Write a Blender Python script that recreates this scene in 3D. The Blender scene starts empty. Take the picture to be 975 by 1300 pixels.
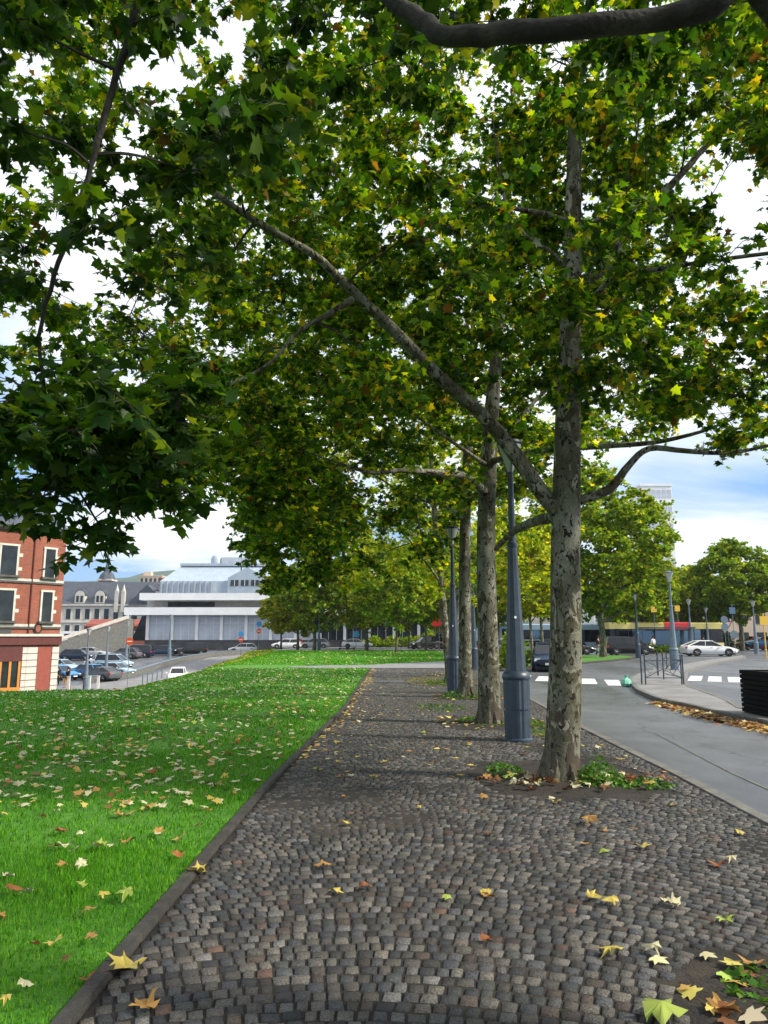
import bpy, math, random
import numpy as np
from mathutils import Vector, Matrix
R = math.radians
random.seed(7)
rng = np.random.default_rng(11)
S = bpy.context.scene
COL = S.collection

# ---------------------------------------------------------------- camera, sky, sun, exposure
cd = bpy.data.cameras.new('camera')
cam = bpy.data.objects.new('camera', cd)
COL.objects.link(cam)
cam.location = (0, 0, 1.6)
cam.rotation_euler = (R(90 + 9.55), 0, 0)
cd.sensor_fit = 'VERTICAL'; cd.sensor_height = 36.0; cd.lens = 26.0
cd.clip_start = 0.05; cd.clip_end = 6000
S.camera = cam

SUN_EL, SUN_AZ = 38.0, 103.0       # elevation; azimuth clockwise from +Y (the view direction)
W = bpy.data.worlds.new('World'); S.world = W; W.use_nodes = True
nt = W.node_tree; nt.nodes.clear()
def nd(nt, t, **k):
    n = nt.nodes.new(t)
    for a, b in k.items(): setattr(n, a, b)
    return n
out = nd(nt, 'ShaderNodeOutputWorld'); bg = nd(nt, 'ShaderNodeBackground')
sky = nd(nt, 'ShaderNodeTexSky', sky_type='NISHITA'); sky.sun_disc = False
sky.sun_elevation = R(SUN_EL); sky.sun_rotation = R(SUN_AZ)
sky.air_density = 1.3; sky.dust_density = 1.0; sky.ozone_density = 2.5
tc = nd(nt, 'ShaderNodeTexCoord'); sep = nd(nt, 'ShaderNodeSeparateXYZ')
nt.links.new(tc.outputs['Generated'], sep.inputs[0])
def wm(op, a, b=None, c=None):
    n = nd(nt, 'ShaderNodeMath', operation=op)
    for i, v in enumerate((a, b, c)):
        if v is None: continue
        if isinstance(v, (int, float)): n.inputs[i].default_value = v
        else: nt.links.new(v, n.inputs[i])
    return n.outputs[0]
den = wm('ADD', wm('MAXIMUM', sep.outputs[2], 0.0), 0.16)
comb = nd(nt, 'ShaderNodeCombineXYZ')
nt.links.new(wm('DIVIDE', sep.outputs[0], den), comb.inputs[0])
nt.links.new(wm('DIVIDE', sep.outputs[1], den), comb.inputs[1])
cn = nd(nt, 'ShaderNodeTexNoise'); cn.inputs['Scale'].default_value = 0.62; cn.inputs['Detail'].default_value = 8
cn.inputs['Roughness'].default_value = 0.55; cn.inputs['Distortion'].default_value = 0.5
mp = nd(nt, 'ShaderNodeMapping'); mp.inputs['Location'].default_value = (3.1, 0.35, 0.0)
nt.links.new(comb.outputs[0], mp.inputs[0]); nt.links.new(mp.outputs[0], cn.inputs['Vector'])
cr = nd(nt, 'ShaderNodeValToRGB'); cr.color_ramp.elements[0].position = 0.47; cr.color_ramp.elements[1].position = 0.60
# more cloud overhead than low down
nt.links.new(wm('ADD', cn.outputs['Fac'], wm('MULTIPLY', wm('MAXIMUM', sep.outputs[2], 0.0), 0.40)), cr.inputs[0])
cn2 = nd(nt, 'ShaderNodeTexNoise'); cn2.inputs['Scale'].default_value = 1.3; cn2.inputs['Detail'].default_value = 5
nt.links.new(mp.outputs[0], cn2.inputs['Vector'])
cc = nd(nt, 'ShaderNodeValToRGB')
cc.color_ramp.elements[0].position = 0.35; cc.color_ramp.elements[0].color = (7.6, 8.7, 10.2, 1)
cc.color_ramp.elements[1].position = 0.6; cc.color_ramp.elements[1].color = (11.6, 11.9, 12.2, 1)
nt.links.new(cn2.outputs['Fac'], cc.inputs[0])
mx = nd(nt, 'ShaderNodeMix', data_type='RGBA')
nt.links.new(cr.outputs[0], mx.inputs['Factor']); sb = nd(nt, 'ShaderNodeMix', data_type='RGBA', blend_type='MULTIPLY'); sb.inputs['Factor'].default_value = 1; sb.inputs['B'].default_value = (.80, .98, 1.22, 1); nt.links.new(sky.outputs[0], sb.inputs['A']); sc_ = nd(nt, 'ShaderNodeMix', data_type='RGBA'); sc_.inputs['Factor'].default_value = .65; sc_.inputs['B'].default_value = (2.9, 5.6, 10.4, 1); nt.links.new(sb.outputs['Result'], sc_.inputs['A']); nt.links.new(sc_.outputs['Result'], mx.inputs['A']); nt.links.new(cc.outputs[0], mx.inputs['B'])
nt.links.new(mx.outputs['Result'], bg.inputs[0]); bg.inputs[1].default_value = 0.09
nt.links.new(bg.outputs[0], out.inputs[0])

sd = bpy.data.lights.new('sun', 'SUN'); sd.energy = 5.0; sd.angle = R(6); sd.color = (1.0, 0.93, 0.80)
sun = bpy.data.objects.new('sun', sd); COL.objects.link(sun)
el, az = R(SUN_EL), R(SUN_AZ)
sdir = Vector((math.sin(az)*math.cos(el), math.cos(az)*math.cos(el), math.sin(el)))
sun.rotation_euler = (-sdir).to_track_quat('-Z', 'Y').to_euler()
sun.location = (30, 20, 40)

S.view_settings.view_transform = 'Standard'; S.view_settings.look = 'None'
S.view_settings.gamma = 1.0; S.view_settings.exposure = 0.34
S.render.engine = 'CYCLES'
cy = S.cycles
cy.use_denoising = True
try: cy.denoiser = 'OPENIMAGEDENOISE'
except Exception: pass
cy.max_bounces = 6; cy.diffuse_bounces = 3; cy.glossy_bounces = 2; cy.transmission_bounces = 4
cy.transparent_max_bounces = 6; cy.volume_bounces = 0; cy.caustics_reflective = False; cy.caustics_refractive = False
cy.sample_clamp_indirect = 4.0
cy.use_adaptive_sampling = True; cy.adaptive_threshold = 0.02

# ---------------------------------------------------------------- materials
def mat(name, col, rough=0.7, metal=0.0, var=0.0, scale=5.0, bump=0.0, bscale=30.0, col2=None, attr=None, spec=0.5, stretch=None, lo=0.35, hi=0.65):
    m = bpy.data.materials.new(name); m.use_nodes = True; t = m.node_tree
    b = t.nodes['Principled BSDF']; b.inputs['Roughness'].default_value = rough; b.inputs['Metallic'].default_value = metal
    b.inputs['Specular IOR Level'].default_value = spec
    col = tuple(col) + (1,)
    b.inputs['Base Color'].default_value = col
    crd = nd(t, 'ShaderNodeTexCoord'); vec = crd.outputs['Object']
    if stretch:
        q = nd(t, 'ShaderNodeMapping'); q.inputs['Scale'].default_value = stretch
        t.links.new(vec, q.inputs[0]); vec = q.outputs[0]
    src = None
    if attr:
        a = nd(t, 'ShaderNodeAttribute', attribute_name=attr); src = a.outputs['Color']
    if var or col2:
        n = nd(t, 'ShaderNodeTexNoise'); n.inputs['Scale'].default_value = scale; n.inputs['Detail'].default_value = 8
        n.inputs['Roughness'].default_value = 0.65
        t.links.new(vec, n.inputs['Vector'])
        r = nd(t, 'ShaderNodeValToRGB'); r.color_ramp.elements[0].position = lo; r.color_ramp.elements[1].position = hi
        if src is None:
            c2 = tuple(col2) + (1,) if col2 else tuple(x*(1+var) for x in col[:3]) + (1,)
            c1 = col if col2 else tuple(x*(1-var) for x in col[:3]) + (1,)
            r.color_ramp.elements[0].color = c1; r.color_ramp.elements[1].color = c2
            t.links.new(n.outputs['Fac'], r.inputs[0]); src = r.outputs[0]
        else:
            g = 1 - var; h = 1 + var
            r.color_ramp.elements[0].color = (g, g, g, 1); r.color_ramp.elements[1].color = (h, h, h, 1)
            t.links.new(n.outputs['Fac'], r.inputs[0])
            mm = nd(t, 'ShaderNodeMix', data_type='RGBA', blend_type='MULTIPLY'); mm.inputs['Factor'].default_value = 1
            t.links.new(src, mm.inputs['A']); t.links.new(r.outputs[0], mm.inputs['B']); src = mm.outputs['Result']
    if src is not None: t.links.new(src, b.inputs['Base Color'])
    if bump:
        n = nd(t, 'ShaderNodeTexNoise'); n.inputs['Scale'].default_value = bscale; n.inputs['Detail'].default_value = 6
        t.links.new(vec, n.inputs['Vector'])
        bm_ = nd(t, 'ShaderNodeBump'); bm_.inputs['Strength'].default_value = bump; bm_.inputs['Distance'].default_value = 0.02
        t.links.new(n.outputs['Fac'], bm_.inputs['Height']); t.links.new(bm_.outputs[0], b.inputs['Normal'])
    return m

def leaf_mat(name, trans=0.5, rough=0.45, tint=(2.6, 2.2, 0.45)):
    m = bpy.data.materials.new(name); m.use_nodes = True; t = m.node_tree
    b = t.nodes['Principled BSDF']; o = t.nodes['Material Output']
    b.inputs['Roughness'].default_value = rough; b.inputs['Specular IOR Level'].default_value = 0.2
    a = nd(t, 'ShaderNodeAttribute', attribute_name='Col')
    t.links.new(a.outputs['Color'], b.inputs['Base Color'])
    tr = nd(t, 'ShaderNodeBsdfTranslucent')
    mm = nd(t, 'ShaderNodeMix', data_type='RGBA', blend_type='MULTIPLY'); mm.inputs['Factor'].default_value = 1
    mm.inputs['B'].default_value = tint + (1,)
    t.links.new(a.outputs['Color'], mm.inputs['A']); t.links.new(mm.outputs['Result'], tr.inputs[0])
    ms = nd(t, 'ShaderNodeMixShader'); ms.inputs[0].default_value = trans
    t.links.new(b.outputs[0], ms.inputs[1]); t.links.new(tr.outputs[0], ms.inputs[2]); t.links.new(ms.outputs[0], o.inputs[0])
    return m

def bark_mat():
    m = bpy.data.materials.new('plane_bark'); m.use_nodes = True; t = m.node_tree; b = t.nodes['Principled BSDF']
    b.inputs['Roughness'].default_value = 0.85; b.inputs['Specular IOR Level'].default_value = 0.25
    crd = nd(t, 'ShaderNodeTexCoord')
    def noise(scale, stretch, det=5, dist=0.0):
        q = nd(t, 'ShaderNodeMapping'); q.inputs['Scale'].default_value = stretch
        t.links.new(crd.outputs['Object'], q.inputs[0])
        n = nd(t, 'ShaderNodeTexNoise'); n.inputs['Scale'].default_value = scale; n.inputs['Detail'].default_value = det
        n.inputs['Distortion'].default_value = dist
        t.links.new(q.outputs[0], n.inputs['Vector']); return n.outputs['Fac']
    def ramp(f, stops):
        r = nd(t, 'ShaderNodeValToRGB'); e = r.color_ramp.elements
        e[0].position, e[0].color = stops[0][0], tuple(stops[0][1]) + (1,)
        e[1].position, e[1].color = stops[-1][0], tuple(stops[-1][1]) + (1,)
        for p, c in stops[1:-1]:
            x = e.new(p); x.color = tuple(c) + (1,)
        t.links.new(f, r.inputs[0]); return r.outputs[0]
    base = ramp(noise(4, (1, 1, .5), 3), [(.35, (.085, .082, .055)), (.5, (.15, .15, .105)), (.65, (.24, .24, .19))])
    f1 = noise(17, (1, 1, .62), 4, 1.2)
    fleck = ramp(f1, [(.58, (0, 0, 0)), (.605, (1, 1, 1))])
    f2 = noise(5, (1, 1, .6), 3, .8)
    patch = ramp(f2, [(.53, (0, 0, 0)), (.545, (1, 1, 1))]); pale = ramp(noise(6.5, (1, 1, .45), 4, 1.0), [(.59, (0, 0, 0)), (.605, (1, 1, 1))])
    f3 = noise(50, (1, 1, .8), 3)
    fine = ramp(f3, [(.35, (.75, .75, .75)), (.65, (1.15, 1.15, 1.15))])
    def mix(fac, a, bb, mode='MIX'):
        n = nd(t, 'ShaderNodeMix', data_type='RGBA', blend_type=mode)
        if isinstance(fac, float): n.inputs['Factor'].default_value = fac
        else: t.links.new(fac, n.inputs['Factor'])
        for v, s in ((a, 'A'), (bb, 'B')):
            if isinstance(v, tuple): n.inputs[s].default_value = v + (1,)
            else: t.links.new(v, n.inputs[s])
        return n.outputs['Result']
    c = mix(patch, base, (.085, .078, .045)); c = mix(pale, c, (.30, .29, .22)); c = mix(fleck, c, (.022, .018, .012)); c = mix(1.0, c, fine, 'MULTIPLY')
    # rougher dark bark low on the bole, where the old bark has not flaked
    sp = nd(t, 'ShaderNodeSeparateXYZ'); t.links.new(crd.outputs['Object'], sp.inputs[0])
    lm = nd(t, 'ShaderNodeMapRange'); lm.inputs['From Min'].default_value = 1.0; lm.inputs['From Max'].default_value = 0.0
    lm.inputs['To Min'].default_value = -0.1; lm.inputs['To Max'].default_value = 0.16
    t.links.new(sp.outputs[2], lm.inputs[0])
    ad = nd(t, 'ShaderNodeMath', operation='ADD'); t.links.new(lm.outputs[0], ad.inputs[0]); t.links.new(noise(7, (1, 1, .4), 4, .5), ad.inputs[1])
    low = ramp(ad.outputs[0], [(.60, (0, 0, 0)), (.63, (1, 1, 1))])
    c = mix(low, c, mix(fine, (.03, .026, .02), (.075, .06, .045)))
    t.links.new(c, b.inputs['Base Color'])
    bp = nd(t, 'ShaderNodeBump'); bp.inputs['Strength'].default_value = 0.6; bp.inputs['Distance'].default_value = 0.012
    sm = nd(t, 'ShaderNodeMath', operation='SUBTRACT'); t.links.new(f3, sm.inputs[0]); t.links.new(fleck, sm.inputs[1])
    t.links.new(sm.outputs[0], bp.inputs['Height']); t.links.new(bp.outputs[0], b.inputs['Normal'])
    return m

def brick_mat(name, c1, c2, mort, sx=1.0, rowh=0.075, bw=0.22):
    m = bpy.data.materials.new(name); m.use_nodes = True; t = m.node_tree; b = t.nodes['Principled BSDF']
    b.inputs['Roughness'].default_value = 0.85
    crd = nd(t, 'ShaderNodeTexCoord'); q = nd(t, 'ShaderNodeMapping'); q.inputs['Rotation'].default_value = (R(90), 0, 0)
    t.links.new(crd.outputs['Object'], q.inputs[0])
    k = nd(t, 'ShaderNodeTexBrick'); k.inputs['Color1'].default_value = c1 + (1,); k.inputs['Color2'].default_value = c2 + (1,)
    k.inputs['Mortar'].default_value = mort + (1,); k.inputs['Scale'].default_value = 1.0
    k.inputs['Brick Width'].default_value = bw; k.inputs['Row Height'].default_value = rowh; k.inputs['Mortar Size'].default_value = 0.012
    t.links.new(q.outputs[0], k.inputs['Vector'])
    n = nd(t, 'ShaderNodeTexNoise'); n.inputs['Scale'].default_value = 1.3; n.inputs['Detail'].default_value = 6; t.links.new(crd.outputs['Object'], n.inputs['Vector'])
    r = nd(t, 'ShaderNodeValToRGB'); r.color_ramp.elements[0].color = (.6, .6, .6, 1); r.color_ramp.elements[1].color = (1.25, 1.25, 1.25, 1)
    t.links.new(n.outputs['Fac'], r.inputs[0])
    mm = nd(t, 'ShaderNodeMix', data_type='RGBA', blend_type='MULTIPLY'); mm.inputs['Factor'].default_value = 1
    t.links.new(k.outputs['Color'], mm.inputs['A']); t.links.new(r.outputs[0], mm.inputs['B'])
    t.links.new(mm.outputs['Result'], b.inputs['Base Color'])
    return m

M = {}
M['bark'] = bark_mat()
M['bark_backlit'] = mat('backlit_shade_bark', (.018, .015, .012), .9, col2=(.06, .055, .042), scale=6, bump=.6, bscale=40, lo=.45, hi=.75)  # plane bark with the overhead limb's backlit darkness put into its colour
M['twig'] = mat('twig_bark', (.035, .030, .022), .9, var=.4, scale=12)
M['leaf'] = leaf_mat('plane_leaf', .50)
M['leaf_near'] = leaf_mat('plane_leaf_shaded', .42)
M['leaf_far'] = leaf_mat('far_foliage', .45, .6, (1.4, 1.3, .6))
M['fallen'] = leaf_mat('fallen_leaf', .12, .6, (1, 1, 1))
M['grass'] = leaf_mat('grass_blade', .35, .5, (1.2, 1.3, .6))
M['turf'] = mat('turf', (.04, .15, .006), .95, col2=(.08, .24, .010), scale=3.0, bump=.8, bscale=60)
M['sett'] = mat('granite_sett', (.1, .1, .1), .62, attr='Col', var=.55, scale=110, bump=.8, bscale=120, spec=.5, lo=.40, hi=.60)
M['joint'] = mat('sandy_joint', (.012, .011, .009), .95, col2=(.050, .038, .026), scale=1.4, bump=.8, bscale=90, lo=.48, hi=.62)
M['soil'] = mat('damp_soil', (.022, .017, .012), .95, var=.5, scale=14, bump=.9, bscale=40)
M['kerb'] = mat('kerb_concrete', (.10, .10, .095), .85, col2=(.19, .185, .17), scale=5, bump=.4, bscale=50)
M['kerbdark'] = mat('mossy_kerb', (.020, .019, .017), .85, col2=(.055, .05, .042), scale=7, bump=.6, bscale=50)
M['asphalt'] = mat('asphalt', (.075, .080, .090), .42, col2=(.135, .142, .155), scale=.7, bump=.35, bscale=160, lo=.3, hi=.7)
def wet_road(m):
    t = m.node_tree; b = t.nodes['Principled BSDF']; c = nd(t, 'ShaderNodeTexCoord')
    def n_(sc, det, st=(1, 1, 1)):
        q = nd(t, 'ShaderNodeMapping'); q.inputs['Scale'].default_value = st; t.links.new(c.outputs['Object'], q.inputs[0])
        n = nd(t, 'ShaderNodeTexNoise'); n.inputs['Scale'].default_value = sc; n.inputs['Detail'].default_value = det; t.links.new(q.outputs[0], n.inputs['Vector']); return n.outputs['Fac']
    mr = nd(t, 'ShaderNodeMapRange'); mr.inputs['From Min'].default_value = .35; mr.inputs['From Max'].default_value = .65; mr.inputs['To Min'].default_value = .26; mr.inputs['To Max'].default_value = .62
    t.links.new(n_(.35, 4, (1, .35, 1)), mr.inputs[0]); t.links.new(mr.outputs[0], b.inputs['Roughness'])
    src = b.inputs['Base Color'].links[0].from_socket
    for sc, det, st, lo, hi, a, z in ((90, 2, (1, 1, 1), .4, .6, .78, 1.22), (.22, 3, (1.6, .5, 1), .42, .52, .80, 1.08), (2.2, 8, (1, 1, 1), .55, .72, 1.0, .72)):
        r_ = nd(t, 'ShaderNodeValToRGB'); e = r_.color_ramp.elements; e[0].position = lo; e[1].position = hi; e[0].color = (a, a, a, 1); e[1].color = (z, z, z, 1)
        t.links.new(n_(sc, det, st), r_.inputs[0]); mm = nd(t, 'ShaderNodeMix', data_type='RGBA', blend_type='MULTIPLY'); mm.inputs['Factor'].default_value = 1
        t.links.new(src, mm.inputs['A']); t.links.new(r_.outputs[0], mm.inputs['B']); src = mm.outputs['Result']
    v = nd(t, 'ShaderNodeTexVoronoi', feature='DISTANCE_TO_EDGE'); v.inputs['Scale'].default_value = .30; q = nd(t, 'ShaderNodeMapping'); q.inputs['Scale'].default_value = (1, .6, 1)
    nn = nd(t, 'ShaderNodeTexNoise'); nn.inputs['Scale'].default_value = 1.2; nn.inputs['Detail'].default_value = 6; t.links.new(c.outputs['Object'], nn.inputs['Vector'])
    ad = nd(t, 'ShaderNodeVectorMath', operation='ADD'); t.links.new(c.outputs['Object'], ad.inputs[0]); t.links.new(nn.outputs['Color'], ad.inputs[1]); t.links.new(ad.outputs[0], q.inputs[0]); t.links.new(q.outputs[0], v.inputs['Vector'])
    r_ = nd(t, 'ShaderNodeValToRGB'); e = r_.color_ramp.elements; e[0].position = .002; e[1].position = .006; e[0].color = (.45, .45, .45, 1); e[1].color = (1, 1, 1, 1); t.links.new(v.outputs['Distance'], r_.inputs[0])
    mm = nd(t, 'ShaderNodeMix', data_type='RGBA', blend_type='MULTIPLY'); mm.inputs['Factor'].default_value = 1; t.links.new(src, mm.inputs['A']); t.links.new(r_.outputs[0], mm.inputs['B'])
    t.links.new(mm.outputs['Result'], b.inputs['Base Color'])
wet_road(M['asphalt'])
M['plaza'] = mat('worn_paving', (.15, .145, .145), .7, col2=(.24, .235, .235), scale=1.2, bump=.2, bscale=30)
M['paint'] = mat('road_paint', (.55, .55, .54), .6, col2=(.78, .78, .77), scale=7)
M['lamp'] = mat('blue_grey_iron', (.028, .047, .072), .42, var=.25, scale=6, spec=.6, bump=.1, bscale=40)
M['lamplight'] = mat('weathered_grey_iron', (.13, .18, .23), .5, var=.15, scale=4)
M['lampglass'] = mat('frosted_lamp_glass', (.45, .47, .46), .25, var=.1, scale=6, spec=.6)
M['brick'] = brick_mat('red_brick', (.38, .085, .038), (.27, .055, .026), (.20, .12, .09))
M['stone'] = mat('pale_limestone', (.46, .43, .38), .85, col2=(.62, .59, .53), scale=2.0)
M['stonedark'] = mat('sooty_stone', (.08, .075, .07), .85, var=.3, scale=3)
M['greystone'] = mat('grey_stone', (.46, .43, .38), .85, col2=(.64, .61, .55), scale=.8)
M['slate'] = mat('slate_roof', (.055, .065, .085), .55, var=.25, scale=1.5)
M['glass'] = mat('window_glass', (.02, .026, .03), .1, spec=.4, var=.5, scale=.8)
M['glassblue'] = mat('sky_glass', (.10, .17, .24), .06, metal=.5, spec=.9)
M['wood'] = mat('orange_wood', (.55, .22, .04), .5, var=.2, scale=8)
M['redwood'] = mat('dark_red_paint', (.10, .022, .018), .5, var=.15, scale=4)
M['reddoor'] = mat('brick_red_panel', (.26, .06, .04), .7, var=.15, scale=4)
M['white'] = mat('white_render', (.80, .81, .82), .6, var=.05, scale=.6)
M['panel'] = mat('grey_translucent_panel', (.46, .50, .57), .35, var=.18, scale=.35)
M['dark'] = mat('dark_plinth', (.05, .052, .055), .7, var=.4, scale=.8)
M['zinc'] = mat('zinc_cladding', (.40, .47, .54), .4, metal=.2, var=.08, scale=.7)
M['beige'] = mat('beige_concrete', (.52, .42, .32), .85, var=.1, scale=.3)
M['hill'] = mat('wooded_hill', (.025, .05, .03), 1, col2=(.05, .09, .04), scale=.02, bump=1, bscale=.05)
M['tyre'] = mat('tyre_rubber', (.012, .012, .012), .85)
M['rim'] = mat('alloy_rim', (.35, .36, .37), .35, metal=.7)
M['carglass'] = mat('car_glass', (.010, .012, .015), .08, spec=.5)
M['carblack'] = mat('black_trim', (.012, .012, .013), .5)
M['headlight'] = mat('headlight_glass', (.75, .78, .80), .12)
M['tail'] = mat('tail_light', (.45, .02, .015), .2)
M['plate'] = mat('number_plate', (.75, .75, .72), .5)
for k, c in dict(white=(.78, .79, .80), silver=(.34, .36, .38), black=(.010, .011, .013), navy=(.012, .025, .06), blue=(.05, .20, .42), red=(.40, .02, .02), grey=(.10, .11, .125), paleblue=(.30, .42, .52)).items():
    M['p_' + k] = mat('car_paint_' + k, c, .25, spec=.45)
M['yellow'] = mat('yellow_paint', (.75, .48, .05), .5)
M['cream'] = mat('cream_yellow_paint', (.80, .66, .22), .4)
M['busred'] = mat('red_paint', (.60, .03, .03), .4)
M['signblue'] = mat('blue_sign_face', (.04, .28, .62), .45)
M['signorange'] = mat('orange_red_sign_face', (.75, .10, .02), .45)
M['pink'] = mat('magenta_graffiti_wall', (.50, .04, .14), .7, col2=(.75, .62, .62), scale=1.2, lo=.45, hi=.6)
M['mural'] = mat('blue_mural_wall', (.10, .30, .55), .7, col2=(.65, .62, .60), scale=1.0, lo=.42, hi=.55)
M['slat'] = mat('black_slats', (.005, .005, .006), .85, var=.5, scale=3, spec=.2)
M['skin'] = mat('skin', (.45, .25, .17), .6)
M['cl_black'] = mat('black_cloth', (.012, .012, .014), .9)
M['cl_maroon'] = mat('dark_red_cloth', (.035, .012, .014), .9)
M['cl_tan'] = mat('tan_cloth', (.33, .23, .10), .9)
M['cl_white'] = mat('white_cloth', (.70, .70, .70), .9)
M['cl_blue'] = mat('blue_cloth', (.06, .20, .42), .9)
M['hair'] = mat('dark_hair', (.015, .011, .009), .8)
M['green_bag'] = mat('pale_green_plastic', (.18, .50, .38), .35, var=.2, scale=8)
M['hydrant'] = mat('hydrant_red', (.60, .04, .02), .4)

# ---------------------------------------------------------------- mesh helpers
def link(o, parent=None):
    COL.objects.link(o)
    if parent is not None: o.parent = parent
    return o
def np_mesh(name, V, F, m, parent=None, colors=None, smooth=False, loc=None):
    """V (n,3); F list of (k,size) int arrays; colors: per-face rgb aligned with the faces in order"""
    V = np.asarray(V, dtype=np.float32)
    me = bpy.data.meshes.new(name); me.vertices.add(len(V)); me.vertices.foreach_set('co', V.ravel())
    sizes = np.concatenate([np.full(len(f), f.shape[1], dtype=np.int32) for f in F])
    idx = np.concatenate([f.ravel() for f in F]).astype(np.int32)
    me.loops.add(len(idx)); me.loops.foreach_set('vertex_index', idx)
    st = np.concatenate([[0], np.cumsum(sizes)[:-1]]).astype(np.int32)
    me.polygons.add(len(sizes)); me.polygons.foreach_set('loop_start', st)
    try: me.polygons.foreach_set('loop_total', sizes)
    except Exception: pass
    if smooth: me.polygons.foreach_set('use_smooth', np.ones(len(sizes), dtype=bool))
    me.update(calc_edges=True)
    if colors is not None:
        a = me.attributes.new('Col', 'FLOAT_COLOR', 'FACE')
        c = np.ones((len(sizes), 4), dtype=np.float32); c[:, :3] = colors
        a.data.foreach_set('color', c.ravel())
    me.materials.append(m)
    o = bpy.data.objects.new(name, me)
    if loc is not None: o.location = loc
    return link(o, parent)

class MB:
    def __init__(s): s.v = []; s.f = []
    def quadstrip(s, rings, closed=True, caps=True):
        b = len(s.v); n = len(rings[0])
        for r in rings: s.v.extend([tuple(p) for p in r])
        for i in range(len(rings)-1):
            for j in range(n if closed else n-1):
                k = (j+1) % n
                s.f.append((b+i*n+j, b+i*n+k, b+(i+1)*n+k, b+(i+1)*n+j))
        if caps and closed and n > 2:
            s.f.append(tuple(b+j for j in range(n))[::-1]); s.f.append(tuple(b+(len(rings)-1)*n+j for j in range(n)))
        return s
    def box(s, c, d, rz=0, taper=1.0):
        x, y, z = c; a, b_, h = d[0]/2, d[1]/2, d[2]/2; cs, sn = math.cos(rz), math.sin(rz)
        rg = []
        for zz, k in ((-h, 1), (h, taper)):
            rg.append([(x+(px*cs-py*sn)*k, y+(px*sn+py*cs)*k, z+zz) for px, py in ((-a, -b_), (a, -b_), (a, b_), (-a, b_))])
        return s.quadstrip(rg)
    def tube(s, pts, rad, n=8):
        pts = [Vector(p) for p in pts]; rg = []
        if not hasattr(rad, '__len__'): rad = [rad]*len(pts)
        prev = None
        for i, p in enumerate(pts):
            d = (pts[min(i+1, len(pts)-1)] - pts[max(i-1, 0)])
            d = d.normalized() if d.length > 1e-9 else Vector((0, 0, 1))
            if prev is None:
                a = Vector((1, 0, 0)) if abs(d.x) < .8 else Vector((0, 1, 0)); u = d.cross(a).normalized()
            else: u = (prev - d*prev.dot(d)).normalized()
            prev = u; w = d.cross(u)
            rg.append([p + (u*math.cos(2*math.pi*k/n) + w*math.sin(2*math.pi*k/n))*rad[i] for k in range(n)])
        return s.quadstrip(rg)
    def lathe(s, prof, n=16, c=(0, 0, 0), mod=None):
        rg = []
        for r, z in prof:
            rg.append([(c[0]+r*(mod(k, r) if mod else 1)*math.cos(2*math.pi*k/n), c[1]+r*(mod(k, r) if mod else 1)*math.sin(2*math.pi*k/n), c[2]+z) for k in range(n)])
        return s.quadstrip(rg)
    def poly(s, pts):
        b = len(s.v); s.v.extend([tuple(p) for p in pts]); s.f.append(tuple(range(b, b+len(pts)))); return s
    def prism(s, pts, off):
        """flat outline pts extruded by the vector off"""
        return s.quadstrip([pts, [tuple(a+b for a, b in zip(p, off)) for p in pts]])
    def build(s, name, m, parent=None, smooth=False, loc=None):
        me = bpy.data.meshes.new(name); me.from_pydata(s.v, [], s.f); me.update()
        import bmesh
        b = bmesh.new(); b.from_mesh(me); bmesh.ops.recalc_face_normals(b, faces=b.faces); b.to_mesh(me); b.free()
        if smooth:
            me.polygons.foreach_set('use_smooth', np.ones(len(me.polygons), dtype=bool))
            try: me.set_sharp_from_angle(angle=R(40))
            except Exception: pass
        me.materials.append(m)
        o = bpy.data.objects.new(name, me)
        if loc is not None: o.location = loc
        return link(o, parent)

def tag(o, label=None, cat=None, group=None, kind=None):
    if label: o['label'] = label
    if cat: o['category'] = cat
    if group: o['group'] = group
    if kind: o['kind'] = kind
    return o
def empty(name, loc, rz=0):
    o = bpy.data.objects.new(name, None); COL.objects.link(o); o.location = loc; o.rotation_euler = (0, 0, rz)
    o.empty_display_size = .2
    return o
def copy_tree(o, parent=None):
    c = o.copy(); COL.objects.link(c); c.parent = parent
    for ch in list(o.children): copy_tree(ch, c)
    return c
def place(o, loc, rz=0, sc=1, label=None, group=None):
    o.location = loc; o.rotation_euler = (0, 0, rz); o.scale = (sc, sc, sc) if not hasattr(sc, '__len__') else sc
    if label: o['label'] = label
    if group: o['group'] = group
    return o

# ---------------------------------------------------------------- terrain
def sm(t): t = np.clip(t, 0, 1); return t*t*(3-2*t)
def low_level(Y): return -2.75 + 2.05*sm((Y-72)/45.0) + .7*sm((Y-115)/30.0)
EDGE = np.array([(-60, 21), (-30, 21.5), (-13, 21.8), (-7.4, 23), (-7.7, 31), (-8.6, 44), (-9.4, 60), (-10.5, 78), (-13, 95), (-13, 140)], float)
def edge_dist(X, Y):
    """distance outside the lawn plateau (0 inside)"""
    X = np.asarray(X, float); Y = np.asarray(Y, float); best = np.full(X.shape, 1e9)
    for (ax, ay), (bx, by) in zip(EDGE[:-1], EDGE[1:]):
        dx, dy = bx-ax, by-ay; t = np.clip(((X-ax)*dx+(Y-ay)*dy)/(dx*dx+dy*dy), 0, 1)
        best = np.minimum(best, np.hypot(X-ax-t*dx, Y-ay-t*dy))
    xe = np.interp(Y, EDGE[3:, 1], EDGE[3:, 0]); ye = np.interp(X, EDGE[:4, 0], EDGE[:4, 1])
    outside = (X < xe) & (Y > ye) & (Y > 21)
    return np.where(outside, best, 0.0)
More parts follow.
